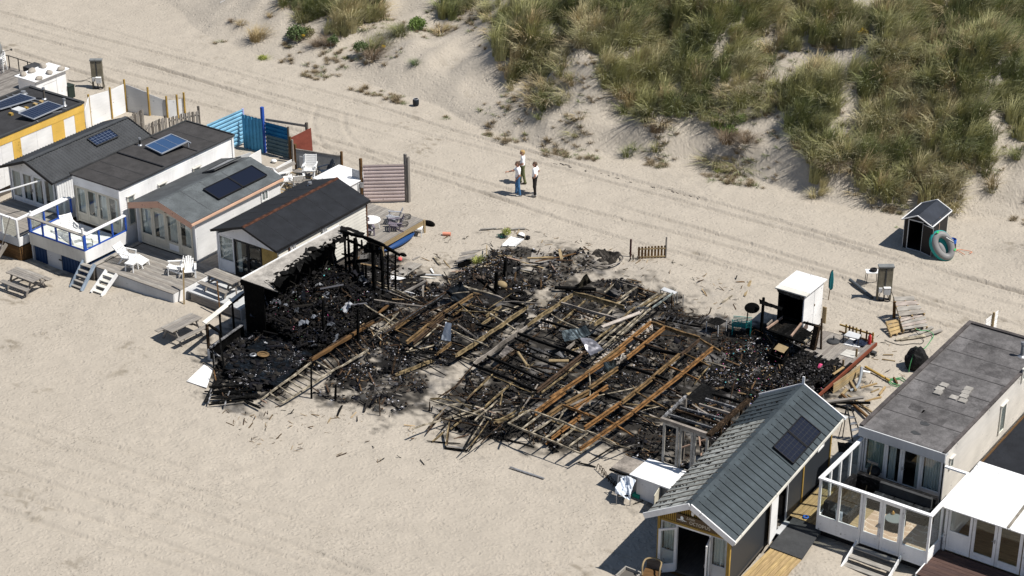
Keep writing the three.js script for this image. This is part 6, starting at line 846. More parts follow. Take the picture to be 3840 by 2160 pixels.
{ // boards thrown on the sand behind the wreck
  const t = thing('deck_section', 'grey deck section of loose boards lying on the sand behind the wreck', 'deck section', W('M3', 390, 160).toArray());
  for (let i = 0; i < 11; i++) { const x = 232 + i * 31, a = W('M3', x + 22, 90 + i * 3.2, .14), b = W('M3', x - 8 + (i > 7 ? 10 : 0), 200 + i * 4, .1); mk('plank', bar(a, b, .2, .025, rr(-.06, .06)), pick([M.wgrey, M.wgrey2, mat([.22, .21, .2], { map: T.wood })]), t); }
  for (const y of [120, 170]) mk('batten', bar(W('M3', 210, y, .06), W('M3', 560, y + 35, .06), .08, .06), M.wdark, t);
  const L = [['M3', 260, 205, 625, 165, .2, M.wbrown, .1], ['M3', 130, 205, 330, 260, .08, M.wtan, .09], ['M3', 60, 255, 300, 290, .06, M.wgrey3, .1], ['M3', 120, 225, 460, 245, .08, M.wgrey, .08], ['M3', 480, 130, 500, 200, .22, M.wtan, .14], ['M3', 190, 170, 420, 180, .12, M.wtan, .12], ['M3', 390, 215, 450, 300, .05, M.wpink, .05], ['M3', 100, 270, 260, 310, .05, M.bone, .1], ['M3', 0, 160, 120, 190, .06, M.wpink, .12], ['M1', 1030, 150, 1090, 220, .08, M.bone, .13], ['M1', 1190, 285, 1340, 275, .06, M.wpink, .07], ['M1', 1435, 240, 1560, 235, .06, M.bone, .12], ['M1', 920, 310, 1120, 318, .07, M.lgrey, .1], ['M1', 910, 330, 1050, 345, .06, M.offw, .1], ['M1', 1005, 260, 1030, 300, .08, M.white, .09], ['M1', 780, 385, 880, 385, .06, M.bone, .08], ['M1', 1000, 505, 1080, 500, .06, M.lgrey, .07], ['M1', 1610, 140, 1740, 150, .05, M.wtan, .08], ['M1', 840, 180, 905, 150, .05, M.wgrey2, .08], ['M1', 1120, 180, 1180, 250, .05, M.wtan, .04], ['M1', 1250, 225, 1350, 245, .05, M.wtan, .04], ['R4', 0, 870, 150, 862, .06, M.wgrey3, .14], ['R4', 270, 868, 410, 862, .08, M.wgrey3, .16], ['R4', 160, 1075, 230, 1078, .04, M.wtan, .04], ['R4', 60, 1100, 60, 1010, .4, M.wtan, .04], ['M5', 130, 470, 230, 420, .06, M.bone, .07], ['M5', 340, 430, 400, 280, .05, M.wtan, .12], ['M5', 260, 305, 340, 300, .05, M.wbrown, .05], ['M1', 690, 1395, 745, 1405, .03, M.wgrey, .06], ['M2', 855, 1350, 1120, 1445, .06, M.steel, .07], ['M2', 1380, 1330, 1520, 1365, .05, M.char2, .08], ['L6', 1360, 1350, 1410, 1260, .06, M.char2, .09], ['L6', 1450, 1100, 1510, 1120, .04, M.char2, .06], ['L6', 1280, 1420, 1310, 1370, .03, M.wtan, .03]];
  for (const [k, x1, y1, x2, y2, h, m, w] of L) { const p = W(k, x1, y1, h), q = W(k, x2, y2, h * .8); p.y += GH(p.x, p.z); q.y += GH(q.x, q.z); const c = m === M.wgrey3 || m === M.lgrey || m === M.wgrey || m === M.steel ? 'grey' : m === M.bone || m === M.offw || m === M.white ? 'pale' : m === M.char2 ? 'charred' : 'brown'; solo('loose_plank', { grey: 'loose grey weathered plank lying on the sand around the wreck', pale: 'loose pale bleached plank lying on the sand around the wreck', charred: 'loose charred black plank lying on the sand around the wreck', brown: 'loose brown plank lying on the sand around the wreck' }[c], 'plank', p.toArray(), wbar(p, q, w, .035, rr(-.2, .2), .03), m, c + ' planks lying loose around the wreck'); }
  const h = thing('turned_planter', 'overturned dark plank box with tuft of yellow-green grass on the sand', 'planter', W('M1', 1330, 200).toArray()); for (let i = 0; i < 4; i++) B(h, 'M1', 1240 + i * 12, 190 - i * 22, 1400 + i * 14, 140 - i * 16, .45, .5, M.wgrey2, { w: .16, h: .03, n: 'plank' }); B(h, 'M1', 1250, 235, 1370, 200, .15, .15, M.char, { w: .1, h: .3, n: 'side_board' }); const gp = W('M1', 1420, 190, .1); const gr = shade(new THREE.Mesh(TGs[0], PM.lime)); gr.name = 'grass'; gr.scale.setScalar(1.6); gr.position.set(gp.x - h.position.x, 0, gp.z - h.position.z); h.add(gr);
}
for (const [k, x, y, hh, w, l] of [['Q1', 390, 590, 1.0, .12, 'thick charred post standing in the ash beyond the bowed chassis'], ['Q1', 465, 450, .85, .16, 'charred stump with frayed top in the ash near the grey deck section'], ['L6', 1130, 1195, 1.55, .08, 'bowed charred post standing over the ladder-like frame'], ['L6', 1345, 1210, .75, .1, 'split charred stake standing in the sand before the wreck'], ['P3', 1650, 130, .9, .1, 'thin charred post beside the burnt tyre'], ['M1', 545, 1449, .3, .05, 'small burnt stake in the front sand']]) { const p = W(k, x, y), g = cyl(V(p.x, -.05, p.z), V(p.x + .05, hh, p.z - .03), w * .6, w * .45, 7); solo('charred_post', l, 'post', [p.x, 0, p.z], g, M.char); }
{ const p = at(1425, 1560), t = thing('rusty_stake', 'thin rusty stake standing alone in the sand before the wreck', 'stake', p.toArray()); mk('rod', cyl(V(p.x, 0, p.z), V(p.x, .9, p.z), .025, .02, 6), M.rustd, t); }
{ const P = [[205, 465, .8], [290, 530, .4], [390, 610, .05]].map(([x, y, h]) => W('Q1', x, y, h)); solo('fallen_char_beam', 'charred double beam fallen against the ash beyond the bowed chassis', 'beam', P[0].toArray(), [bar(P[0], P[2], .08, .06), bar(P[0].clone().add(V(.15, 0, 0)), P[2].clone().add(V(.15, 0, 0)), .05, .05)], M.char); const q = W('Q1', 1130, 565, .15); solo('black_board_flat', 'long black charred board lying flat behind the dark-grid chassis', 'board', q.toArray(), bar(W('Q1', 920, 555, .2), W('Q1', 1300, 570, .2), .2, .1), M.char); const s = W('Q1', 440, 525, .2); solo('scorched_bag', 'brown scorched bag beside the thick charred post', 'bag', s.toArray(), new THREE.IcosahedronGeometry(.26, 3).scale(1.1, .7, .8).translate(s.x, .18, s.z), M.wtan); }
{ // thin laths fallen across the chassis
  const Z = [[wp([[1330, 1260], [1560, 1080], [1850, 1060], [2000, 1150], [1800, 1330], [1500, 1400]], .5), 26], [wp([[1650, 1560], [1900, 1290], [2200, 1100], [2500, 1150], [2400, 1400], [2100, 1640]], .7), 46], [wp([[2200, 1500], [2500, 1280], [2750, 1330], [2500, 1700], [2250, 1680]], .7), 24], [wp([[1600, 1520], [1850, 1480], [2050, 1600], [1900, 1680], [1650, 1640]], .4), 16]], nm = new Map([[M.char2, 'black'], [M.bone, 'bleached'], [M.ochre, 'ochre'], [M.charbr, 'dark brown'], [M.scorch, 'grey']]);
  for (const [p, n] of Z) for (let i = 0, k = 0; k < n && i < 2000; i++) {
    const xs = p.map(a => a[0]), zs = p.map(a => a[1]), x = rr(Math.min(...xs), Math.max(...xs)), z = rr(Math.min(...zs), Math.max(...zs)); if (inPoly(p, x, z) < .15) continue; k++;
    const al = (rnd() < .5 ? 0 : 1.5708) + rr(-.28, .28) * (rnd() < .3 ? 2.5 : 1), L = rr(.4, 1.5), y = rr(.25, .85), dy = rr(-.2, .2), d = V(Math.cos(al) * L, dy, Math.sin(al) * L), m = pick([M.char2, M.char2, M.bone, M.ochre, M.charbr, M.scorch]), c = V(x, y, z);
    solo('burnt_lath', `thin ${nm.get(m)} burnt lath fallen across the chassis beams`, 'lath', c.toArray(), wbar(c.clone().sub(d), c.clone().add(d), rr(.03, .07), rr(.03, .06), rr(0, 1), .06), m, nm.get(m) + ' laths fallen across the chassis');
  }
}
{ // debris that nobody could count
  const chip = new THREE.BoxGeometry(1, .35, .7, 1, 1, 1), cp = chip.attributes.position; for (let i = 0; i < cp.count; i++) { const h = [cp.getX(i), cp.getY(i), cp.getZ(i)], n = 1 + .5 * nz(h[0] * 3.1 + 1, h[1] * 5.7 + 2, h[2] * 4.3 + 3); cp.setXYZ(i, h[0] * n, h[1] * n, h[2] * (2 - n)); } chip.computeVertexNormals();
  const stick = bx(-.5, .5, -.025, .025, -.04, .04), flake = crumple(V(-.5, 0, -.4), V(.5, 0, -.3), V(.4, 0, .4), V(-.5, 0, .3), .35, 3, 2.3);
  const poly = (k, a) => a.map(([x, y]) => { const p = W(k, x, y, .25); return [p.x, p.z]; });
  const R = { hut: poly('L6', [[560, 640], [720, 300], [1150, 60], [1600, 60], [1720, 380], [1130, 820], [700, 760]]), ter: poly('P2', [[500, 830], [520, 600], [730, 400], [1100, 330], [1700, 640], [1400, 900], [1000, 1100], [700, 1050]]), all: SOOT.map(s => s[0]), east: SOOT[3][0] };
  const bb = p => [Math.min(...p.map(a => a[0])), Math.max(...p.map(a => a[0])), Math.min(...p.map(a => a[1])), Math.max(...p.map(a => a[1]))];
  const scatter = (name, label, g, polys, n, cols, s0, s1, ymax, o = {}) => {
    const m = shade(new THREE.InstancedMesh(g, mat([1, 1, 1], { roughness: .9, specularIntensity: .15, ...(o.m || {}) }), n)), M4 = new THREE.Matrix4(), q = new THREE.Quaternion(), e = new THREE.Euler(), c = new THREE.Color(); let k = 0, tr = 0;
    const area = polys.map(p => { const b = bb(p); return (b[1] - b[0]) * (b[3] - b[2]); }), tot = area.reduce((a, b) => a + b);
    while (k < n && tr++ < n * 30) {
      let u = rnd() * tot, pi = 0; while (u > area[pi]) u -= area[pi++]; const p = polys[Math.min(pi, polys.length - 1)], b = bb(p), x = rr(b[0], b[1]), z = rr(b[2], b[3]); if (inPoly(p, x, z) < (o.in ?? -.1)) continue; const sm = o.free ? 1 : sootMix(x, z, soot(x, z)); if (rnd() > sm * sm) continue; const dn = nz(x * .9, z * .9, 50) + .6 * nz(x * 2.7, z * 2.7, 51); if (dn + rr(-.3, .3) < (o.th ?? -.15)) continue;
      const s = s0 * Math.pow(s1 / s0, Math.pow(rnd(), 1.8)), hut = x > -6.7 && x < -3.2 && z > 4.6 && z < 10.5; e.set(rr(-.5, .5), rnd() * 6.3, rr(-.5, .5)); q.setFromEuler(e); M4.compose(V(x, GH(x, z) + (o.up || (hut ? .32 + .8 * clamp((-3.6 - x) / 3.1) : .02)) + Math.pow(rnd(), 2) * ymax, z), q, V(s, s * rr(.6, 1.3), s)); m.setMatrixAt(k, M4); const cc = pick(cols), v = rr(.6, 1.3); c.setRGB(cc[0] * v, cc[1] * v, cc[2] * v); m.setColorAt(k++, c);
    }
    m.count = k; m.name = name; m.userData = { kind: 'stuff', label, category: 'debris' }; scene.add(m);
  };
  const BL = [[.006, .006, .007], [.01, .0095, .01], [.014, .013, .013], [.022, .02, .018], [.01, .01, .013]], AS = [[.28, .28, .3], [.18, .18, .2], [.42, .42, .45], [.12, .115, .115]], BR = [[.12, .075, .04], [.2, .14, .08], [.26, .2, .13], [.07, .045, .03]], CO = [[.5, .5, .55], [.3, .3, .55], [.55, .2, .28], [.1, .4, .45], [.6, .55, .4], [.5, .35, .12], [.65, .62, .6], [.12, .4, .16], [.6, .1, .3]];
  scatter('charcoal_debris', 'black charcoal and burnt fragments covering the fire site', chip, R.all, 20000, BL, .015, .11, .08); scatter('charred_flakes', 'thin black charred flakes and blistered scraps over the fire site', flake, R.all, 2600, BL.concat([[.05, .05, .055]]), .06, .3, .14);
  const lump = new THREE.IcosahedronGeometry(.5, 2), lp = lump.attributes.position; for (let i = 0; i < lp.count; i++) { const n = 1 + .5 * nz(lp.getX(i) * 3, lp.getY(i) * 3, lp.getZ(i) * 3); lp.setXYZ(i, lp.getX(i) * n * 1.2, lp.getY(i) * n * .5, lp.getZ(i) * n); } lump.computeVertexNormals();
  const wire = tube([V(-.5, 0, 0), V(-.2, .08, .2), V(.1, .03, -.1), V(.3, .12, .15), V(.55, 0, 0)], .008, 18), big = crumple(V(-.5, 0, -.35), V(.5, 0, -.3), V(.45, 0, .35), V(-.5, 0, .3), .45, 8, 2.6);
  scatter('melted_lumps', 'melted black lumps and heaps among the burnt debris', lump, R.all, 700, BL.concat([[.05, .048, .045]]), .06, .34, .05); scatter('collapsed_sheets', 'crumpled burnt sheets and felt scraps over the fire site', big, R.all, 360, BL.concat([[.035, .035, .037], [.07, .055, .045]]), .15, .6, .14); scatter('burnt_wires', 'thin burnt wires curling through the debris', wire, R.all, 600, [[.02, .018, .016], [.08, .045, .025]], .4, 1.5, .2);
  scatter('burnt_sticks', 'burnt laths and sticks strewn over the fire site', stick, R.all, 2000, BL.concat(BL, BR.slice(0, 2), BR.slice(3)), .2, .9, .2); scatter('brown_fragments', 'brown and rusty fragments among the burnt debris', chip, R.all, 1700, BR, .03, .12, .14, { th: .05 });
  scatter('ash_fragments', 'grey and white ash and plaster bits among the burnt debris', flake, R.all, 4200, AS, .03, .11, .14, { th: .12 }); scatter('white_rubble', 'white rubble bits along the bleached rails', chip, [poly('P5', [[380, 1180], [640, 900], [1240, 480], [1260, 620], [820, 1060], [560, 1260]]), poly('M2', [[1060, 200], [1180, 170], [1180, 230], [1080, 260]]), poly('P5', [[130, 960], [260, 880], [330, 960], [200, 1020]]), poly('P5', [[250, 440], [420, 420], [560, 540], [330, 500]])], 1500, [[.4, .35, .3], [.3, .26, .22], [.46, .43, .4]], .04, .15, .15, { th: -1, in: 0, free: 1 });
  scatter('household_scraps', 'small coloured household scraps in the burnt debris', flake, [R.hut, R.hut, R.ter, R.east], 1500, CO.concat(AS), .025, .085, .3, { th: -.05 }); scatter('terrace_ash', 'pale ash flakes on the burnt terrace', flake, [R.ter], 2600, AS.concat([[.07, .07, .075]]), .015, .07, .05, { th: .1, free: 1, up: .3 }); scatter('terrace_rubble', 'black rubble covering the burnt terrace floor', lump, [R.ter], 900, BL, .05, .3, .1, { th: -.3, free: 1, up: .28 }); scatter('hut_heap', 'charred heap filling the burnt-out hut', lump, [R.hut], 900, BL.slice(0, 3), .04, .2, .5, { th: -.4, free: 1 }); scatter('hut_sheets', 'crumpled burnt sheets and cloth in the burnt-out hut', big, [R.hut], 170, BL.concat([[.05, .055, .065], [.12, .13, .15], [.3, .31, .33]]), .15, .6, .6, { th: -.5, free: 1 }); scatter('hut_laths', 'charred laths and sticks heaped in the burnt-out hut', stick, [R.hut], 650, BL.concat(BL, BR.slice(3), AS.slice(1, 2)), .2, 1.1, .7, { th: -.6, free: 1 }); scatter('hut_rubble', 'deep black rubble inside the burnt-out hut', chip, [R.hut], 6500, BL, .04, .2, .3, { th: -.6 });
  scatter('deck_rubble', 'charred rubble spread over the burnt end of the grey plank deck', chip, [[[14.3, -1.2], [16.5, -.9], [16.5, 1.9], [14.3, 1.6]]], 1500, BL.concat(AS.slice(3)), .02, .12, .06, { th: -.2, free: 1, up: .58 });
  scatter('sand_litter', 'brown twigs and wood splinters scattered on sand round the wreck', stick, [wp([[1650, 900], [1900, 850], [2400, 950], [2800, 1080], [2700, 1250], [2300, 1050], [1900, 980]]), wp([[3050, 1300], [3300, 1260], [3420, 1400], [3250, 1560], [3080, 1700]]), wp([[700, 1500], [1500, 1560], [1700, 1750], [1000, 1700]]), wp([[1450, 880], [1700, 880], [1750, 1100], [1500, 1100]])], 620, BR.concat(BL.slice(0, 2), [[.4, .3, .18]]), .1, .55, .02, { th: .02, free: 1 });
}
console.log('debris');
// ---------- hut with the dark seamed roof and OCTOPUS sign ----------
const onx = (k, x, y, X) => { const a = W(k, x, y, 0), t = (X - CP[0]) / (a.x - CP[0]); return V(X, CH - t * CH, CP[2] + t * (a.z - CP[2])); };
function canvasTex(w, h, draw) { const c = document.createElement('canvas'); c.width = w; c.height = h; const g = c.getContext('2d'); draw(g, w, h); const t = new THREE.CanvasTexture(c); t.colorSpace = THREE.SRGBColorSpace; return t; }
{
  const t = thing('seamed_roof_hut', 'dark hut with grey seamed metal roof, two solar panels and a lettered gable sign', 'hut', [18.79, 0, 16.05], { ry: .072, local: true });
  const e = 2.65, k = 3.62, hx = 1.74, zb = -9.85, f = .38, wx = 1.42, zf = -.42, zr = -9.6;
  mk('side_wall', bx(wx - .06, wx, f, e, zr, -5.42), mat([.03, .034, .04], { roughness: .5 }), t); mk('side_wall', bx(wx - .06, wx, f, e, -4.42, zf), mat([.03, .034, .04], { roughness: .5 }), t); mk('side_wall', bx(-wx, -wx + .06, f, e, zr, zf), M.dgrey, t); mk('back_wall', bx(-wx, wx, f, e, zr - .06, zr), M.dgrey, t); mk('floor', bx(-wx, wx, f - .1, f, zr, zf), M.wdark, t); mk('underframe', bx(-wx + .1, wx - .1, -.1, f - .1, zr, zf - .1), M.char2, t); mk('door_lintel', bx(wx - .06, wx, 2.52, e, -5.42, -4.42), M.dgrey, t);
  for (const z of [zf + .02, -3.9, -6.9, zr + .04]) mk('corner_batten', bx(wx, wx + .035, f - .1, e - .02, z - .05, z + .05), M.wyel, t);
  mk('window', [bx(wx, wx + .06, 1.9, 2.3, -8.75, -8.68), bx(wx, wx + .06, 1.9, 2.3, -8.22, -8.15), bx(wx, wx + .06, 1.9, 1.97, -8.68, -8.22), bx(wx, wx + .06, 2.23, 2.3, -8.68, -8.22)], M.white, t); mk('window_pane', bx(wx + .01, wx + .02, 1.97, 2.23, -8.68, -8.22), M.lgrey, t);
  const L = Math.hypot(hx, k - e), s = [(hx) / L, (e - k) / L];
  const n = 24, pw = (-zb) / n;       // standing-seam panels
  for (let i = 0; i < n; i++) for (const sd of [1, -1]) {
    const z1 = -i * pw, z0 = z1 - pw, dull = sd < 0 && z1 > -6.6, x = sd * hx, m = sd < 0 ? (dull ? pick([M.seamdull, mat([.33, .34, .315], { map: T.old })]) : M.seam) : M.seam;
    const lo = 0; mk('roof_panel', quad(V(sd * .12, k - .06, z1 - .03), V(x, e + lo, z1 - .03), V(x, e + lo, z0), V(sd * .12, k - .06, z0), .02), m, t);
    mk('seam', bar(V(sd * .13, k - .055, z1 - .015), V(x, e + .01, z1 - .015), .026, sd > 0 ? .055 : .03), sd > 0 ? M.seam : dull ? mat([.24, .2, .17], { map: T.rust }) : M.seam, t);
  }
  mk('ridge_cap', [quad(V(0, k, .02), V(.26, k - .115, .02), V(.26, k - .115, zb - .02), V(0, k, zb - .02), .02), quad(V(-.26, k - .115, .02), V(0, k, .02), V(0, k, zb - .02), V(-.26, k - .115, zb - .02), .02)], M.seam, t);
  mk('ceiling', [quad(V(-hx + .1, e - .06, -.1), V(0, k - .14, -.1), V(0, k - .14, zb + .1), V(-hx + .1, e - .06, zb + .1), .03), quad(V(0, k - .14, -.1), V(hx - .1, e - .06, -.1), V(hx - .1, e - .06, zb + .1), V(0, k - .14, zb + .1), .03)], M.wtan, t);
  for (const [z, nm] of [[.02, 'bargeboard'], [zb - .03, 'bargeboard']]) for (const sd of [1, -1]) mk(nm, bar(V(0, k - .05, z), V(sd * (hx + .03), e - .07, z), .05, .22), M.white, t);
  mk('eaves_trim', bx(hx - .02, hx + .03, e - .13, e - .03, zb, 0), M.offw, t); mk('ridge_finial', bx(-.05, .05, k - .1, k + .34, zb - .06, zb - .02), M.white, t);
  const P = (d, z) => V(.0 + s[0] * d, k + s[1] * d, z); solarPanel(t, P(.78, -6.85), P(1.72, -6.85), P(1.72, -8.1), P(.78, -8.1), { m: M.solark, nu: 5, nv: 6, gm: M.dgrey, fm: M.black }); solarPanel(t, P(.78, -5.5), P(1.72, -5.5), P(1.72, -6.78), P(.78, -6.78), { m: M.solark, nu: 5, nv: 6, gm: M.dgrey, fm: M.black });
  // scorched flaking paint on the fire side
  const fl = crumple(V(-.5, 0, -.5), V(.5, 0, -.5), V(.5, 0, .5), V(-.5, 0, .5), .6, 3, 1.9); const im = shade(new THREE.InstancedMesh(fl, M.char2, 190)), M4 = new THREE.Matrix4(), q = new THREE.Quaternion(); for (let i = 0; i < 190; i++) { const d = Math.sqrt(rnd()), pz = -Math.round(rnd() * 20) * pw + rr(-.05, .05) - .3, ss = rr(.02, .06); q.setFromEuler(new THREE.Euler(rr(-.5, .5), rnd() * 6, .5)); M4.compose(V(-.12 - d * 1.55, k - .06 - (d * 1.55) / hx * (k - e) + .02, pz), q, V(ss * 2, ss, ss)); im.setMatrixAt(i, M4); } im.name = 'scorched_flakes'; im.userData.kind = 'stuff'; t.add(im);
  // front
  for (const sd of [-1, 1]) mk('front_post', bx(sd > 0 ? wx - .1 : -wx, sd > 0 ? wx : -wx + .1, f - .2, e - .02, zf - .05, zf + .04), M.wyel, t);
  leafZ(t, 'front_window', -1.3, -.7, f, 2.34, zf, M.lgrey, { panel: .75, curtain: true, s: .06 }); leafZ(t, 'front_window', .68, 1.31, f, 2.34, zf, M.lgrey, { panel: .75, curtain: true, s: .06 });
  mk('door_frame', [bx(-.7, -.64, f, 2.34, zf - .08, zf + .01), bx(.61, .675, f, 2.34, zf - .08, zf + .01), bx(-.64, .61, 2.27, 2.34, zf - .08, zf + .01)], M.white, t);
  for (let i = 0; i < 34; i++) { const x = -1.3 + i * .0788, top = Math.min(k - .2 - Math.abs(x) * (k - e) / hx, 3.4); mk('gable_slat', bx(x - .025, x + .025, 2.36, Math.max(2.44, top), zf - .03, zf), M.wyel, t); } mk('gable_backing', bx(-1.3, 1.3, 2.35, 2.75, zf - .07, zf - .04), M.wbrown, t); mk('gable_rail', bx(-1.3, 1.3, 2.34, 2.42, zf, zf + .02), M.wyel, t);
  const tx = canvasTex(512, 128, (g, w, h) => { g.fillStyle = '#5b4a30'; g.fillRect(0, 0, w, h); for (let i = 0; i < 60; i++) { g.fillStyle = `rgba(${i % 2 ? 20 : 120},${i % 2 ? 15 : 95},60,.12)`; g.fillRect(0, (i * 37) % h, w, 3); } g.fillStyle = '#cfcabb'; g.font = '62px sans-serif'; g.fillText('OCTOPUS', 170, 108); g.font = 'italic 44px serif'; g.fillText('Little', 130, 46); g.strokeStyle = g.fillStyle = '#dfe6ea'; g.lineWidth = 7; g.beginPath(); g.ellipse(75, 50, 20, 26, 0, 0, 6.3); g.fill(); for (let i = 0; i < 6; i++) { const a = -2.6 + i * 1.04, x = 75 + Math.sin(a) * 10; g.beginPath(); g.moveTo(x, 66); g.quadraticCurveTo(75 + (i - 2.5) * 18, 90, 75 + (i - 2.5) * 24, 106 - Math.abs(i - 2.5) * 8); g.stroke(); } });
  const sg = bx(-.78, .78, 0, .36, zf + .05, zf + .08), uv = sg.attributes.uv, ps = sg.attributes.position; for (let i = 0; i < uv.count; i++) uv.setXY(i, (ps.getX(i) + .78) / 1.56, ps.getY(i) / .36); mk('name_sign', sg.translate(.1, 2.5, 0), new THREE.MeshStandardMaterial({ map: tx, roughness: .8 }), t, 'wooden gable sign with pale lettering and a white octopus emblem');
  mk('gable_lamp', new THREE.SphereGeometry(.08, 14, 12).scale(.8, 1.3, .7).translate(0, 3.1, zf + .16), M.plastic, t);
  const dl = leafZ(t, 'front_door', 0, .66, f, 2.26, 0, M.white, { panel: .35, s: .08 }); dl.rotation.y = Math.PI + .7; dl.position.set(-.66, 0, zf + .04); const dr = leafZ(t, 'front_door', 0, .62, f, 2.26, 0, M.white, { panel: .35, s: .08, handle: 1 }); dr.rotation.y = -1.35; dr.position.set(.64, 0, zf + .04);
  const sdr = mk('side_door', bx(0, .05, f + .06, 2.5, 0, .88), M.white, t); sdr.position.set(wx + .05, 0, -4.38); sdr.rotation.y = .12; mk('side_door_frame', [bx(wx - .02, wx + .03, f, 2.52, -4.46, -4.4), bx(wx - .02, wx + .03, f, 2.52, -5.46, -5.4)], M.lgrey, t); mk('threshold', bx(wx - .05, wx + .2, f - .05, f, -5.4, -4.44), M.lgrey, t);
  mk('interior_shelf', bx(-1.2, 1.2, f, f + .9, -6, -5.6), M.wdark, t);
}
{ // terrace boards, ramp and mat beside that hut
  const t = thing('new_timber_walkway', 'new pale timber walkway along the side of the dark seamed-roof hut', 'walkway', [20.8, 0, 11]);
  boards(t, 20.2, 21.5, 12.4, 16.6, .3, false, .2, [M.wnew, M.wnew2], 'plank', .03, .02); boards(t, 19.75, 20.95, 7.4, 10.1, .34, false, .2, [M.wnew, M.wnew2, M.wnew], 'plank', .03, .02); mk('joist', bx(20.3, 21.4, .05, .26, 12.5, 16.5), M.wnew2, t); mk('joist', bx(19.85, 20.85, .05, .3, 7.5, 10), M.wnew2, t);
  solo('door_mat', 'black rubber mat at the side door of the dark hut', 'mat', [20.8, .3, 11.3], quad(V(20.15, .34, 12.4), V(21.5, .34, 12.4), V(21.2, .34, 10.15), V(19.95, .34, 10.15), .04), M.dgrey);
  const b = thing('timber_step_box', 'small new wooden step box at the walkway', 'steps', [20.9, .3, 15.6]); boards(b, 20.75, 21.6, 15.2, 15.5, .62, true, .1, [M.wnew2], 'tread', .03, .015); boards(b, 20.75, 21.6, 15.55, 15.85, .46, true, .1, [M.wnew2], 'tread', .03, .015); for (const x of [20.73, 21.6]) mk('side_board', bx(x, x + .03, .3, .6, 15.15, 15.9), M.wnew, b);
  const g = new THREE.TorusGeometry(.09, .03, 8, 20).rotateX(1.5708); solo('blue_tape', 'roll of blue tape on the timber walkway', 'tape', [20.35, .34, 9.9], g.translate(20.35, .375, 9.9), M.gblueb);
  const d = thing('front_deck', 'wooden deck at the front door of the dark seamed-roof hut', 'deck', [18.8, 0, 17]); boards(d, 17.2, 20.1, 15.7, 18.4, .3, true, .14, [M.wbrown, M.wdark]);
  const c = thing('wicker_armchair', 'tan armchair on the front deck of the dark hut', 'chair', [17.75, .3, 16.75], { local: true, ry: .3 }); mk('seat', bx(-.3, .3, .35, .42, -.28, .28), M.wbrown, c); mk('back_rest', tube([V(-.3, .42, .2), V(-.32, .72, .1), V(-.28, .82, -.2), V(0, .86, -.3), V(.28, .82, -.2), V(.32, .72, .1), V(.3, .42, .2)], .035, 40), M.wtan, c); mk('back_panel', bx(-.26, .26, .42, .8, -.3, -.27), M.wdark, c); for (const a of [-.26, .26]) for (const z of [-.24, .24]) mk('leg', bc(.04, .35, .04, a, 0, z), M.wtan, c);
  const p = thing('wooden_planter', 'grey wooden planter box at the corner of the front deck', 'planter', [17.1, 0, 17.2]); for (const [x0, x1, z0, z1] of [[16.75, 17.45, 16.9, 16.95], [16.75, 17.45, 17.55, 17.6], [16.75, 16.8, 16.95, 17.55], [17.4, 17.45, 16.95, 17.55]]) mk('side_board', bx(x0, x1, 0, .72, z0, z1), M.wgrey3, p); mk('soil', bx(16.8, 17.4, .3, .6, 16.95, 17.55), M.room, p);
}
// ---------- burnt window front and white storage box by the dark hut ----------
{
  const t = thing('burnt_window_front', 'grey window frames holding up a burnt flat roof skeleton next to the seamed roof', 'burnt hut', [15.3, 0, 10.4]);
  const x0 = 14.36, x1 = 16.35, z = 10.47, R = 2.9;
  for (const [a, b] of [[14.36, 15.05], [15.1, 15.7], [15.72, 16.35]]) { mk('window_frame', [bx(a, a + .1, .85, R - .12, z - .05, z), bx(b - .1, b, .85, R - .12, z - .05, z), bx(a + .1, b - .1, .85, .97, z - .05, z), bx(a + .1, b - .1, R - .24, R - .12, z - .05, z)], mat([.46, .44, .4], { map: T.old }), t); }
  mk('front_beam', bx(x0 - .1, x1 + .1, R - .12, R + .02, z - .08, z + .05), M.scorch, t); mk('side_beam', bar(V(16.4, R, 10.55), V(16.35, R, 7.3), .2, .1), M.charbr, t); mk('side_beam', bar(V(14.3, R - .03, 10.5), V(14.15, R - .06, 8.4), .08, .1), M.ash, t); 
  for (const [i, q] of [9.95, 9.5, 9.1, 8.6, 8.1, 7.6].entries()) mk('rafter', bar(V(i < 3 ? 14.35 : 14.9, R - .06 - (i === 2 ? .1 : 0), q + .05), V(16.35, R - .05, q), .07, .1), [M.ash, M.charbr, M.ash, M.scorch, M.ash, M.char2][i], t);
  mk('sagging_ceiling', crumple(V(14.4, 2.5, 10.2), V(15.5, 2.75, 10.2), V(15.4, 2.75, 9.2), V(14.5, 2.6, 9.0), .2, 12, 2), M.char2, t);
  for (const [x, zz] of [[16.4, 9.6], [16.4, 8.9], [16.4, 8.0], [14.2, 8.5], [16.35, 7.3]]) mk('wall_post', bc(.09, R - .1, .09, x, 0, zz), pick([M.scorch, M.charbr]), t);
  mk('cross_brace', [bar(V(14.3, .9, 9.3), V(15.6, 1.6, 8.6), .06, .05), bar(V(15.7, .8, 9.6), V(15.0, 1.8, 8.8), .06, .05)], M.wpink, t);
}
{
  const t = thing('white_storage_bench', 'low white storage cupboard with open door and scorched top beside the seamed hut', 'cupboard', [14.6, 0, 11.8]);
  mk('top', bx(13.85, 15.9, .94, 1.0, 10.56, 12.0), M.white, t); mk('top', bx(13.0, 13.845, .93, .99, 10.9, 11.95), M.scorch, t); mk('front_board', bx(14.15, 15.2, 0, .93, 11.9, 11.94), M.white, t); mk('body', bx(13.2, 15.85, .0, .92, 10.7, 11.85), M.mgrey, t); mk('open_door', quad(V(15.2, .9, 11.96), V(15.35, .9, 12.6), V(15.35, .05, 12.6), V(15.2, .05, 11.96), .03), M.cream, t); mk('charred_edge', bx(12.95, 13.9, .86, .925, 11.95, 12.02), M.char, t); mk('joint_strip', bx(14.95, 14.97, 1.0, 1.006, 10.6, 11.98), M.lgrey, t);
}
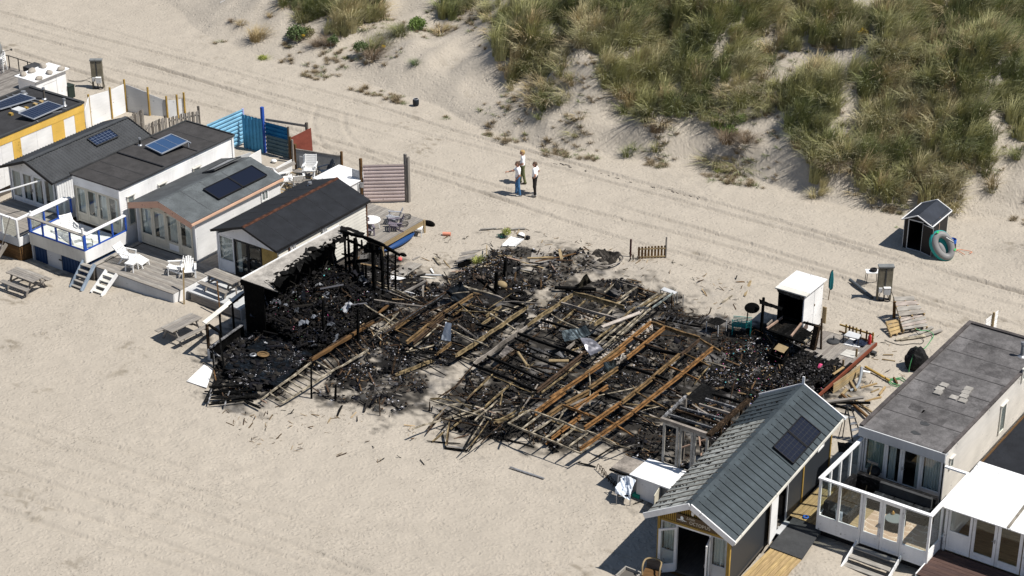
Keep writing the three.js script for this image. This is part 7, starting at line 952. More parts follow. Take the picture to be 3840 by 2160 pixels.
{
  const p = V(13.9, 0, 12.45), t = thing('metal_garden_chair', 'metal tube chair draped with a white cloth at the scorched cupboard', 'chair', p.toArray(), { local: true, ry: .5 });
  for (const s of [-1, 1]) mk('side_frame', tube([V(s * .26, .02, .3), V(s * .26, .02, -.28), V(s * .26, .45, -.2), V(s * .24, .95, -.36)], .018, 24), M.steel, t); for (const s of [-1, 1]) mk('front_leg', tube([V(s * .26, .02, .28), V(s * .26, .44, .26), V(s * .26, .45, -.2)], .018, 16), M.steel, t); mk('seat', bx(-.25, .25, .43, .46, -.22, .26), M.char2, t); mk('back', bar(V(-.24, .93, -.36), V(.24, .93, -.36), .03, .03), M.steel, t);
  solo('white_cloth', 'crumpled white cloth hanging over the metal tube chair', 'cloth', p.toArray(), mergeClothes(p), M.cloth);
  const w = thing('burnt_chair_frames', 'heap of burnt black tube chair frames on the sand', 'chairs', [13.2, 0, 12.6]); for (let i = 0; i < 9; i++) { const a = W('R1', 65 + i * 17, 700 + i * 17, .05), r = rr(.2, .35); mk('bent_tube', tube([a, a.clone().add(V(.05, r, -.1)), a.clone().add(V(.3, r * .7, .1)), a.clone().add(V(.5, .05, .15))], .014, 20), M.charbr, w); }
  const gb = W('R1', 360, 875, .1); solo('green_box', 'green plastic crate corner under the draped chair', 'crate', gb.toArray(), bc(.3, .18, .22, gb.x, .02, gb.z), mat([.02, .28, .2]));
}
function mergeClothes(p) { const g = crumple(V(p.x - .3, .95, p.z - .35), V(p.x + .32, .98, p.z - .3), V(p.x + .38, .4, p.z + .25), V(p.x - .25, .5, p.z + .3), .2, 14, 4); return g; }
// ---------- grey flat-roofed hut with glass terrace ----------
{
  const x0 = 21.05, x1 = 24.42, z0 = -3.05, z1 = 6.85, f = .72, R = 3.14, t = thing('grey_flat_roof_hut', 'long white hut with weathered grey flat roof carrying loose concrete pavers', 'hut', [22.8, 0, 6.8]);
  shell(t, x0, x1, z0, z1, f, R, M.white); mk('ribbed_cladding', sheet(V(x1 + .002, .3, z0), V(0, 0, 1), V(1, 0, 0), V(0, R - .32, 0), grooves(z1 - z0 + .02, .11, .014)), mat([.78, .745, .69], { map: T.paint, roughness: .6 }), t);
  mk('roof', bx(x0 - .02, x1 + .02, R, R + .06, z0, z1 + .25), M.feltold, t); mk('roof_edge', bx(x0 - .1, x0 + .06, R + .02, R + .13, z0 - .1, z1 + .25), M.feltedge, t); mk('roof_edge', bx(x1 - .08, x1 + .05, R + .03, R + .1, z0 - .1, z1 + .28), M.feltedge, t); mk('roof_edge', bx(x0 + .06, x1 - .08, R + .02, R + .13, z0 - .1, z0 + .08), M.feltedge, t);
  for (const q of [5.4, 4.1, 2.6, 1.1, -.4, -1.7]) mk('felt_seam', bar(V(x0 + .08, R + .063, q), V(x1 - .1, R + .063, q + rr(-.06, .06)), .05, .008), mat([.085, .08, .08], { map: T.old }), t);
  for (const [u, v, a, b] of [[1230, 1168, .2, .13], [1140, 1262, .22, .12]]) { const c = W('R3', u, v, R), x = c.x, z = c.z, pts = [...Array(18)].map((_, i) => { const u = i / 18 * 6.283, r = 1 + .5 * nz(Math.cos(u) * 2 + x, Math.sin(u) * 2 + z); return V(x + Math.cos(u) * a * r, 0, z + Math.sin(u) * b * r); }); ragged(pts, R + .068, .012, M.dgrey, t, 'felt_patch'); }
  for (const [x, z, a, b] of [[23.0, 5.0, 1.1, .7], [22.2, 4.6, .7, .6], [23.3, 3.3, .9, .8], [22.3, 1.9, 1.1, .7], [23.4, .3, 1.2, .8], [22.2, -1.0, 1, .8]]) ragged([V(x - a / 2, 0, z - b / 2), V(x + a / 2, 0, z - b / 2 + .04), V(x + a / 2 - .03, 0, z + b / 2), V(x - a / 2 + .05, 0, z + b / 2 - .03)], R + .066, .01, pick([mat([.12, .113, .113], { map: T.old }), mat([.15, .142, .142], { map: T.old })]), t, 'felt_patch');
  mk('front_fascia', bx(x0 - .08, x1 + .06, R - .34, R + .05, z1 + .26, z1 + .32), M.lgrey, t); mk('soffit', bx(x0 - .05, x1 + .04, R - .12, R - .01, z1, z1 + .25), M.lgrey, t);
  { const w = onx('R3', 1985, 1120, x1), v = onx('R3', 2010, 950, x1); winX(t, w.z - .3, w.z + .28, w.y - .55, w.y + .75, x1 + .02, M.offw); const h = onx('R3', 2205, 700, x1); winX(t, h.z - .3, h.z + .3, h.y - .1, h.y + .5, x1 + .02, M.offw); winX(t, 6.25, 6.6, 2.2, 2.7, x1 + .02, M.offw); }
  { const p = W('R3', 2190, 490, R + .06); vent(t, p.x, p.y, p.z, .55, M.galv, .07); }
  const xs = [x0 + .1, x0 + .95, x0 + 1.62, x0 + 2.42, x1 - .12]; leafZ(t, 'window', xs[0], xs[1], f + .05, 2.72, z1, M.white, { panel: .5, curtain: true, cm: mat([.3, .36, .34]), s: .07 }); leafZ(t, 'door', xs[1] + .01, xs[2], f + .05, 2.72, z1, M.white, { panel: .35, curtain: true, cw: .6, s: .09 }); leafZ(t, 'door', xs[2] + .01, xs[3], f + .05, 2.72, z1, M.white, { panel: .35, s: .09, handle: -1, curtain: true, cw: .3, cr: 1 }); leafZ(t, 'window', xs[3] + .01, xs[4], f + .05, 2.72, z1, M.white, { panel: .5, curtain: true, s: .07 });
  mk('header', bx(x0 + .05, x1 - .05, 2.72, R - .02, z1 - .1, z1 - .01), M.white, t);
  const P = [[1425, 770], [1380, 808], [1365, 845], [1665, 808], [1640, 843], [1620, 880], [1520, 893], [1610, 925]]; P.forEach(([x, y], i) => { const p = W('R3', x, y, R + .11); solo('concrete_paver', i < 3 ? 'grey concrete paver in the row of three on the weathered flat roof' : i === 6 ? 'grey concrete paver set apart to one side of the row of four' : 'grey concrete paver in the row of four on the weathered flat roof', 'paver', p.toArray(), bx(p.x - .15, p.x + .15, R + .07, R + .12, p.z - .15, p.z + .15), M.stone, 'concrete pavers on the flat roof'); });
}
{
  const X0 = 21.02, X1 = 25.45, Z0 = 6.95, Z1 = 10.4, f = .74, b0 = .38, g0 = .98, T1 = 2.56, t = thing('white_glass_terrace', 'terrace with tall white-framed glass screens and double doors', 'terrace', [23.2, 0, 10.4]);
  mk('floor', bx(X0 + .06, X1 - .06, f - .1, f, Z0, Z1 - .06), M.wtan, t); mk('bearer', bx(X0 + .3, X1 - .3, -.1, f - .12, Z0 + .2, Z1 - .5), M.char2, t); mk('dark_skirt', bx(X0 + .1, X1 - .1, -.1, b0 - .01, Z1 - .3, Z1 - .26), M.black, t);
  const lowZ = (a, b) => { mk('apron', [bx(a, b, b0, g0, Z1 - .05, Z1 - .01), sheet(V(a, b0, Z1 - .008), V(0, 1, 0), V(0, 0, 1), V(b - a, 0, 0), lap(g0 - b0, .12, .015))], M.white, t); }; lowZ(X0 + .05, 22.72); lowZ(24.42, X1 - .05);
  mk('apron', bx(X0 + .01, X0 + .06, b0, g0, Z0 + .1, Z1 - .06), M.white, t); mk('apron', [bx(X1 - .06, X1 - .02, b0, g0, Z0 + .1, Z1 - .06), sheet(V(X1 - .018, b0, Z0 + .1), V(0, 1, 0), V(1, 0, 0), V(0, 0, Z1 - Z0 - .15), lap(g0 - b0, .12, .015))], M.white, t);
  const post = (x, z) => mk('screen_post', bc(.085, T1 - b0, .085, x, b0, z), M.white, t); for (const x of [X0 + .04, 21.85, 22.74, 24.4, X1 - .04]) post(x, Z1 - .04); for (const z of [9.55, 8.75, 7.9, 7.05]) post(X0 + .04, z); for (const z of [9.3, 8.15, 7.05]) post(X1 - .04, z);
  mk('top_rail', bx(X0 - .04, X1 + .04, T1, T1 + .06, Z1 - .11, Z1 + .04), M.white, t); mk('top_rail', bx(X0 - .04, X0 + .11, T1, T1 + .06, Z0, Z1 - .112), M.white, t); mk('top_rail', bx(X1 - .11, X1 + .04, T1, T1 + .06, Z0, Z1 - .112), M.white, t); mk('top_rail', bx(x1c(), X1 - .112, T1, T1 + .06, Z0, Z0 + .13), M.white, t);
  const px = (a, b) => { mk('pane', bx(a + .05, b - .05, g0, T1, Z1 - .045, Z1 - .037), M.glass, t); mk('glazing_bar', bx(a + .05, b - .05, g0 - .03, g0 + .03, Z1 - .07, Z1 - .008), M.white, t); }; px(X0 + .04, 21.85); px(21.85, 22.74); px(24.4, X1 - .04);
  const pz = (x, zs) => { for (let i = 0; i + 1 < zs.length; i++) { mk('pane', bx(x - .004, x + .004, g0, T1, zs[i + 1] + .05, zs[i] - .05), M.glass, t); mk('glazing_bar', bx(x - .03, x + .03, g0 - .03, g0 + .03, zs[i + 1] + .05, zs[i] - .05), M.white, t); } }; pz(X0 + .04, [10.36, 9.55, 8.75, 7.9, 7.05]); pz(X1 - .04, [10.36, 9.3, 8.15, 7.05]);
  leafZ(t, 'door', 22.8, 23.55, b0 + .04, T1 - .02, Z1 - .02, M.white, { panel: .55, s: .1, handle: 1 }); leafZ(t, 'door', 23.57, 24.34, b0 + .04, T1 - .02, Z1 - .02, M.white, { panel: .55, s: .1 });
}
function x1c() { return 24.46; }
{
  const rug = solo('leaf_rug', 'beige rug with pale leaf pattern inside the tall white glass terrace', 'rug', [23.6, .75, 9.4], bx(22.5, 25.2, .745, .755, 8.4, 10.2), new THREE.MeshStandardMaterial({ roughness: 1, map: (() => { const c = canvasTex(256, 256, (g, w, h) => { g.fillStyle = '#a58d78'; g.fillRect(0, 0, w, h); g.strokeStyle = '#cfc0ae'; g.lineWidth = 3; for (let i = 0; i < 9; i++) { const x = (i * 97) % 256, y = (i * 61) % 256; for (let k = -3; k <= 3; k++) { g.beginPath(); g.moveTo(x, y); g.quadraticCurveTo(x + k * 16, y - 30, x + k * 26, y - 44 + Math.abs(k) * 9); g.stroke(); } g.beginPath(); g.moveTo(x, y + 26); g.lineTo(x, y - 48); g.stroke(); } }); c.wrapS = c.wrapT = THREE.RepeatWrapping; c.repeat.set(.8, .8); return c; })() }));
  const t = thing('corner_sofa', 'black rattan corner sofa with dark speckled cushions in the glass terrace', 'sofa', [22.6, .75, 8.4]);
  mk('seat_base', bx(21.35, 22.15, .76, 1.05, 8.2, 10.1), M.rattan, t); mk('seat_base', bx(22.155, 24.5, .76, 1.05, 7.75, 8.5), M.rattan, t); mk('back_rest', bx(21.3, 24.5, .76, 1.5, 7.45, 7.7), M.rattan, t); mk('back_rest', bx(21.12, 21.32, .76, 1.45, 7.72, 10.1), M.rattan, t);
  for (const [a, b, c, d] of [[21.37, 22.13, 9.2, 10.05], [21.37, 22.13, 8.22, 9.15], [22.2, 22.95, 7.78, 8.45], [23.0, 23.75, 7.78, 8.45], [23.8, 24.45, 7.78, 8.45]]) mk('seat_cushion', bx(a, b, 1.055, 1.17, c, d), mat([.045, .05, .055], { map: T.char, specularIntensity: .3 }), t);
  mk('back_cushion', bx(22.3, 24.4, 1.18, 1.55, 7.71, 7.85), M.dgrey, t); const o = thing('glass_top_ottoman', 'dark square ottoman table with a round glass tray', 'table', [23.55, .76, 9.15]); mk('base', bx(23.2, 23.9, .76, 1.1, 8.85, 9.5), M.rattan, o); mk('glass_tray', new THREE.CylinderGeometry(.33, .33, .025, 30).translate(23.55, 1.12, 9.17), mat([.16, .18, .18], { roughness: .3 }), o);
  const l = V(23.4, 1.14, 8.95); solo('small_lantern', 'small brass lantern on the round glass tray', 'lantern', l.toArray(), new THREE.LatheGeometry([[0, 0], [.06, 0], [.07, .05], [.03, .1], [.02, .13], [0, .13]].map(a => new THREE.Vector2(...a)), 14).translate(...l.toArray()), mat([.55, .3, .08], { metalness: .6, roughness: .4 }));
  solo('white_towel', 'white towel hanging on the glass screen by the sofa arm', 'towel', [21.9, 1.2, 10.25], crumple(V(21.65, 1.35, 10.2), V(21.95, 1.35, 10.2), V(22.0, .95, 10.26), V(21.72, 1.0, 10.26), .06, 8, 5), M.cloth);
  const bq = thing('kettle_barbecue', 'black covered barbecue in the shaded corner of the glass terrace', 'barbecue', [21.75, .75, 7.2], { local: true }); mk('bowl', new THREE.SphereGeometry(.26, 18, 12).scale(1, .8, 1).translate(0, .75, 0), M.black, bq); for (let i = 0; i < 3; i++) mk('leg', bar(V(Math.cos(i * 2.1) * .25, 0, Math.sin(i * 2.1) * .25), V(0, .6, 0), .025, .025), M.black, bq);
  const br = thing('broom', 'wooden broom leaning inside the glass terrace', 'broom', [21.9, .75, 7.6]); mk('handle', cyl(V(21.75, .8, 7.85), V(21.7, 1.9, 7.3), .015, .015, 7), M.wtan, br); mk('head', bar(V(21.5, 1.92, 7.28), V(21.95, 1.92, 7.32), .06, .08), M.wgrey, br);
}
steps('wide grey steps with white side boards below the white glass doors', [23.62, 0, 10.55], 0, 1.75, .5, 1.15, 3, M.wgrey3, M.white);
// ---------- right-hand hut with white canopy ----------
{
  const t = thing('canopy_hut', 'hut with dark flat roof and a white canopy over double glass doors', 'hut', [27.6, 0, 9.2]); const X0 = 25.52, X1 = 31.5, f = .6;
  shell(t, X0, X1, -4, 6.1, f, 2.5, M.white); mk('roof', bx(X0 - .08, X1, 2.5, 2.58, -4, 6.05), M.feltblue, t); mk('roof_edge', bx(X0 - .1, X0 - .03, 2.45, 2.62, -4, 6.05), M.wbrown, t); mk('roof_fascia', gableZ(X0 - .05, X1, X1 - .1, 2.42, 2.9, 6.16), M.white, t);
  mk('canopy_sheet', quad(V(X0 - .08, 2.52, 9.5), V(27.9, 2.52, 9.5), V(27.9, 2.74, 6.17), V(X0 - .08, 2.74, 6.17), .04), M.white, t); mk('canopy_sheet', quad(V(27.95, 2.52, 9.5), V(X1, 2.52, 9.5), V(X1, 2.74, 6.17), V(27.95, 2.74, 6.17), .04), M.white, t); mk('canopy_joint', bar(V(27.925, 2.53, 9.45), V(27.925, 2.76, 6.2), .1, .03), mat([.3, .27, .22], { map: T.old }), t);
  const z = 9.22; mk('side_wall', bx(X0, X0 + .06, f - .2, 2.5, 6.2, z), M.white, t); mk('corner_post', bx(X0, X0 + .1, f, 2.48, z - .08, z + .03), M.white, t); leafZ(t, 'window', X0 + .12, 26.55, f, 2.42, z, M.white, { panel: .85, s: .09, pm: M.white }); leafZ(t, 'door', 26.58, 27.5, f, 2.42, z, M.white, { panel: .28, s: .11, handle: 1 }); leafZ(t, 'door', 27.52, 28.45, f, 2.42, z, M.white, { panel: .28, s: .11 }); leafZ(t, 'window', 28.5, 29.6, f, 2.42, z, M.white, { panel: .28, s: .1 }); mk('room_floor', bx(X0 + .07, X1, f - .1, f, 6.2, z - .1), M.wtan, t); mk('room_rear', bx(X0 + .07, X1, f, 2.4, 6.2, 6.25), M.offw, t);
  const d = thing('red_brown_deck', 'red-brown boarded deck with white edge in front of the canopy hut', 'deck', [27, 0, 10]); boards(d, X0 - .1, X1, z + .05, 11.2, .56, true, .19, [mat([.1, .06, .05], { map: T.wood }), mat([.085, .052, .046], { map: T.wood })]); mk('edge_board', bx(X0 - .14, X0 - .1, .0, .58, z + .05, 11.2), M.white, d); mk('base', bx(X0 - .05, X1, -.1, .5, z + .1, 11.1), M.char2, d);
}
console.log('right huts');
// ---------- burnt white shed, charred platform and grey deck ----------
{
  const t = thing('white_shed', 'white wooden shed with its burnt-open black front and flat white roof', 'shed', [12.9, 0, -3.8]); const x0 = 12.22, x1 = 13.52, z0 = -4.72, z1 = -2.86, a = .2, R = 2.34;
  mk('right_wall', bx(x1 - .05, x1, a, R, z0, z1 - .05), M.white, t); mk('left_wall', bx(x0, x0 + .05, a, R, z0, z1 - .1), M.char2, t); mk('back_wall', bx(x0 + .05, x1 - .05, a, R, z0, z0 + .05), M.char, t); mk('burnt_floor', bx(x0, x1, a - .05, a, z0, z1), M.char, t); mk('charred_interior', bx(x0 + .06, x1 - .06, a, R - .1, z0 + .06, z0 + .1), M.char, t); mk('charred_lining', bx(x1 - .07, x1 - .052, a, R - .02, z0 + .06, z1 - .06), M.char, t);
  mk('roof', bx(x0 - .1, x1 + .12, R, R + .05, z0 - .1, -3.15), M.white, t); mk('roof', bx(x0 - .1, x1 + .12, R - .005, R + .045, -3.145, z1 + .08), M.offw, t); mk('burnt_roof_edge', crumple(V(x0 - .05, R + .0, z1 + .05), V(x1 + .02, R, z1 + .05), V(x1 - .02, R - .2, z1 + .08), V(x0 + .1, R - .14, z1 + .08), .08, 12, 5), mat([.16, .14, .11], { map: T.char }), t);
  mk('door_joint', [bx(x1 + .002, x1 + .008, .4, R - .05, -3.9, -3.885)], M.lgrey, t); mk('door_latch', bx(x1, x1 + .03, 1.4, 1.5, -3.95, -3.9), M.rust2, t); mk('burnt_hole_board', crumple(V(x1 + .01, .5, z1 - .1), V(x1 + .01, .5, z1 - .6), V(x1 + .012, .9, z1 - .55), V(x1 + .012, .75, z1 - .1), .015, 5, 3), mat([.12, .09, .08]), t); mk('corner_plank', [bx(x1 + .02, x1 + .2, .2, 1.0, z0 - .12, z0 - .06)], M.wtan, t);
}
{
  const t = thing('charred_platform', 'charred plank platform with burnt posts in front of the white shed', 'platform', [13.4, 0, -1.6]);
  const c = [[540, 680], [890, 805], [985, 735], [710, 580]].map(([x, y]) => W('M5', x, y, .85)); for (let i = 0; i < 9; i++) { const u0 = (i + .03) / 9, u1 = (i + .95) / 9; mk('charred_plank', quad(c[0].clone().lerp(c[1], u0), c[0].clone().lerp(c[1], u1), c[3].clone().lerp(c[2], u1), c[3].clone().lerp(c[2], u0), .03), pick([M.char, M.char2, mat([.03, .026, .022], { map: T.char })]), t); }
  for (const [a, b, h, m, w] of [[[545, 680], [700, 572], .95, M.wpink, .08], [[765, 750], [865, 625], .95, M.wpink, .07], [[885, 805], [990, 725], .95, M.bone, .09], [[540, 690], [890, 815], .85, M.char, .12], [[690, 575], [1030, 665], 1.0, M.char, .1], [[600, 600], [545, 650], .9, M.scorch, .05]]) mk('edge_beam', bar(W('M5', ...a, h), W('M5', ...b, h), w, .08), m, t);
  for (const [x, y0, y1, w, m] of [[490, 750, 430, .13, M.char], [665, 740, 480, .1, M.char], [690, 560, 480, .06, M.ash]]) { const p = W('M5', x, y0), q = W('M5', x, y1, 1.9); mk('burnt_post', cyl(V(p.x, -.05, p.z), V(p.x + .02, (y0 - y1) * .4142 / 69, p.z), w * .6, w * .5, 7), m, t); }
  mk('burnt_lintel', crumple(W('M5', 475, 415, 1.95), W('M5', 690, 490, 1.9), W('M5', 680, 520, 1.85), W('M5', 480, 460, 1.8), .12, 10, 4), M.char, t);
  const a = W('M5', 935, 980), b = W('M5', 985, 980); mk('burnt_post', bar(V(a.x, 0, a.z), V(a.x - .05, 1.65, a.z - .5).lerp(V(b.x, 1.6, b.z), .5), .26, .16), M.charbr, t); mk('burnt_post', cyl(W('M5', 1030, 985), W('M5', 1042, 590, 1.9), .055, .045, 7), M.charbr, t);
}
{
  const t = thing('grey_plank_deck', 'grey plank deck with orange edge beam, scorched black towards the fire', 'deck', [15.6, 0, -1.5]);
  const x0 = 14.25, x1 = 16.62, z0 = -3.85; const n = 18; for (let i = 0; i < n; i++) { const xa = x0 + (x1 - x0) * i / n, xb = x0 + (x1 - x0) * (i + .95) / n, cut = -1.55 + .2 * (i / n) + rr(-.28, .28); mk('plank', bx(xa, xb, .54, .57, z0 + (i < 6 ? .3 : 0), cut), pick([M.wgrey, M.wgrey2, mat([.26, .23, .205], { map: T.wood })]), t); mk('charred_plank', bx(xa, xb, .538 - rr(0, .05), .568 - rr(.004, .02), cut + .005, Math.max(cut + .1, 1.6 - rr(0, 2.2))), pick([M.char2, M.char, mat([.04, .036, .033], { map: T.char })]), t); }
  mk('orange_beam', bx(x1 + .01, x1 + .07, .42, .57, z0, 2.0), M.orange, t); for (const z of [-3.4, -1.2, 1.0]) mk('deck_post', bc(.1, .5, .1, x1 - .1, -.02, z), M.wdark, t); mk('joist', bx(x0 + .1, x1 - .05, .36, .5, -3.7, -3.6), M.wdark, t);
}
{ const t = thing('tan_board_screen', 'new tan boards leaning on edge along the orange deck beam', 'boards', [16.9, 0, .2]); const P = [[1145, 1270], [1395, 1100], [1395, 1010], [1150, 1180]].map(([x, y], i) => W('M5', x, y, i < 2 ? .05 : .5)); for (let i = 0; i < 4; i++) mk('board', quad(P[0].clone().lerp(P[3], i / 4 + .01), P[1].clone().lerp(P[2], i / 4 + .01), P[1].clone().lerp(P[2], (i + .95) / 4), P[0].clone().lerp(P[3], (i + .95) / 4), .025), pick([M.wnew2, mat([.4, .31, .18], { map: T.wood })]), t); for (const [x, y, h] of [[1165, 1190, .8], [1245, 1130, .8], [1365, 1040, .85]]) { const p = W('M5', x, y, .1); mk('upright', bc(.09, h, .03, p.x - .15, .1, p.z - .1), M.wnew2, t); } mk('cap_board', bar(W('M5', 1145, 1095, .85), W('M5', 1240, 1030, .85), .1, .03), M.wnew2, t); }
{ const p = W('M5', 1148, 800, .58), t = thing('parasol_base', 'round dark grey parasol base standing on the grey plank deck', 'parasol base', p.toArray()); mk('disc', new THREE.LatheGeometry([[0, 0], [.27, 0], [.28, .04], [.2, .09], [.06, .11], [0, .11]].map(a => new THREE.Vector2(...a)), 28).translate(p.x, .58, p.z), M.dgrey, t); mk('stem', cyl(V(p.x, .68, p.z), V(p.x, .86, p.z), .03, .03), M.dgrey, t); }
{ const q = (n, l, pts, m, th = .03, h = .6) => solo(n, l, 'board', W('M5', ...pts[0], h).toArray(), quad(...pts.map(p => W('M5', ...p, h)), th), m); q('white_tabletop', 'white sheet lying on the grey plank deck by the red extinguisher', [[1235, 822], [1380, 850], [1440, 795], [1310, 758]], M.white); q('striped_panel', 'pale striped panel lying on the grey plank deck near the orange beam', [[1205, 915], [1330, 950], [1385, 895], [1265, 868]], mat([.62, .6, .55], { map: T.wood })); const t = thing('grey_table', 'small grey table standing beside the rail on the grey plank deck', 'table', W('M5', 1320, 740, .6).toArray()); const c = [[1240, 742], [1375, 775], [1398, 735], [1290, 700]].map(p => W('M5', ...p, .95)); mk('table_top', quad(...c, .05), M.lgrey, t); for (const v of c) mk('leg', bar(v.clone().setY(.57), v, .04, .04), M.dgrey, t); }
{ const P = i => V(0, 0, 0), t = thing('deck_railing', 'low brown stick railing at the back of the grey plank deck', 'railing', W('M5', 1380, 720, .6).toArray()); const A = W('M5', 1205, 645, .95), Bq = W('M5', 1515, 740, .95); mk('rail', bar(A, Bq, .04, .07), M.wyel, t); mk('rail', bar(A.clone().setY(.62), Bq.clone().setY(.62), .04, .06), M.wbrown, t); for (const u of [.2, .3, .4, .5, .62, .8, .98]) { const p = A.clone().lerp(Bq, u); mk('baluster', bx(p.x - .035, p.x + .035, .2, 1.08, p.z + .02, p.z + .05), pick([M.wbrown, M.wyel]), t); } }
{ const p = W('M5', 1472, 820, .58), t = thing('fire_extinguisher', 'red fire extinguisher bottle at the end of the deck railing', 'extinguisher', p.toArray()); mk('bottle', new THREE.LatheGeometry([[0, 0], [.075, 0], [.08, .03], [.08, .36], [.05, .44], [.025, .46], [.025, .52], [0, .52]].map(a => new THREE.Vector2(...a)), 16).translate(p.x, .58, p.z), M.red, t); mk('nozzle', bc(.1, .04, .03, p.x, 1.08, p.z), M.black, t); }
{ const p = W('M5', 1390, 812, .64); solo('cable_tangle', 'tangled blue and black cables heaped on the white sheet', 'cable', p.toArray(), [0, 1, 2].map(k => tube([...Array(26)].map((_, i) => V(p.x + .3 * Math.sin(i * 1.7 + k), .64 + .05 * Math.abs(Math.sin(i * 2.1)), p.z + .2 * Math.cos(i * 1.3 + k * 2))), .013, 150)), mat([.02, .03, .06])); }
{ const t = thing('teal_parasol', 'closed teal parasol on a thin pole stuck in the sand', 'parasol', W('M5', 1100, 425).toArray()), p = W('M5', 1100, 425), d = V(.12, 0, -.08); mk('pole', cyl(p, V(p.x + .1, 1.55, p.z - .05), .02, .02, 8), M.wbrown, t); const pr = [[.03, 0], [.09, .1], [.1, .5], [.06, .85], [.02, 1.0]].map(a => new THREE.Vector2(...a)), g = new THREE.LatheGeometry(pr, 14), a = g.attributes.position; for (let i = 0; i < a.count; i++) { const th = Math.atan2(a.getZ(i), a.getX(i)), n = 1 + .3 * Math.sin(th * 5); a.setXYZ(i, a.getX(i) * n, a.getY(i), a.getZ(i) * n); } g.computeVertexNormals(); mk('folded_canopy', g.translate(p.x + .07, .55, p.z - .03), M.tealb, t); }
{ const a = W('M5', 1298, 240, .15), b = W('M5', 1500, 400, .08); solo('grey_pipe', 'long dark grey drain pipe lying on the sand by the meter cabinet', 'pipe', a.toArray(), cyl(a, b, .08, .08, 12), mat([.07, .08, .09], { roughness: .5 })); }
{ const p = W('M5', 1490, 270), t = thing('folding_table', 'small white folding table with a black cable coil beside the meter cabinet', 'table', p.toArray(), { local: true, ry: .6 }); mk('table_top', bx(-.3, .3, .6, .63, -.22, .22), M.plastic, t); for (const a of [-1, 1]) for (const b of [-1, 1]) mk('leg', bar(V(a * .27, 0, b * .19), V(a * .24, .6, b * .17), .025, .025), M.dgrey, t); mk('cable_coil', [new THREE.TorusGeometry(.14, .035, 8, 22).rotateX(1.57).translate(.05, .68, 0), new THREE.TorusGeometry(.13, .035, 8, 22).rotateX(1.5).translate(.06, .74, .01)], M.cable, t); }
{ // pallets
  const pal = (label, c, rows, m) => { const [a, b, d, e] = c.map(([x, y, h]) => W('Q2', x, y, h)), t = thing('wooden_pallet', label, 'pallet', a.toArray(), { group: 'wooden pallets heaped on the sand' }); for (let i = 0; i < rows; i++) { const u = (i + .08) / rows, v = (i + .92) / rows, w = rr(-.02, .02); mk('slat', quad(a.clone().lerp(e, u + w), b.clone().lerp(d, u), b.clone().lerp(d, v), a.clone().lerp(e, v + w), .025), pick(m), t); } for (const s of [.03, .5, .97]) mk('bearer', bar(a.clone().lerp(b, s).add(V(0, -.07, 0)), e.clone().lerp(d, s).add(V(0, -.07, 0)), .07, .09), M.wnew2, t); return t; };
  pal('grey pallet propped up on a leg behind the other pallets', [[545, 310, .65], [850, 265, .55], [705, 60, 1.05], [475, 65, 1.1]], 4, [M.wgrey3, M.wgrey, mat([.42, .36, .32], { map: T.wood })]); pal('large grey pallet lying in the middle of the pallet heap', [[590, 460, .3], [880, 420, .25], [830, 210, .55], [545, 310, .6]], 5, [M.wgrey3, mat([.44, .38, .34], { map: T.wood })]); pal('honey-coloured pallet at the low end of the pallet heap', [[445, 530, .12], [590, 480, .16], [530, 330, .5], [385, 360, .42]], 4, [M.wnew, M.wnew2, M.wgrey3]);
  const l = W('Q2', 480, 330), t = thing('pallet_leg', 'brown board propping up the raised pallet', 'board', l.toArray()); mk('board', bar(l, W('Q2', 487, 130, 1.0), .14, .03), M.wbrown, t);
  for (const [a, b, m, lb] of [[[560, 575], [850, 530], M.bone, 'pale torn board lying below the pallet heap'], [[500, 575], [640, 560], M.bone, 'short pale torn board below the honey-coloured pallet'], [[660, 550], [940, 430], M.wgrey3, 'long grey board sticking out of the pallet heap'], [[840, 530], [1045, 465], M.wgrey, 'thin grey board beyond the pallet heap']]) { const p = W('Q2', ...a, .08), q = W('Q2', ...b, .1); solo('torn_board', lb, 'board', p.toArray(), bar(p, q, .16, .03, .2), m, 'boards below the pallets'); }
  solo('green_rope', 'thin green rope lying from the pallets to the black bag', 'rope', W('Q2', 860, 680).toArray(), [tube([[735, 450, .5], [800, 470, .3], [900, 480, .2], [945, 520, .1], [900, 610, .03], [840, 680, .03], [780, 715, .03]].map(([x, y, h]) => W('Q2', x, y, h)), .018, 60)], M.rope);
  solo('black_hose', 'thin black hose curling from the pallet heap over the sand', 'hose', W('Q2', 800, 600).toArray(), tube([[735, 480, .3], [780, 530, .1], [830, 590, .03], [800, 625, .03], [700, 625, .03], [560, 640, .03], [440, 610, .03], [370, 580, .03]].map(([x, y, h]) => W('Q2', x, y, h)), .014, 60), M.cable);
}
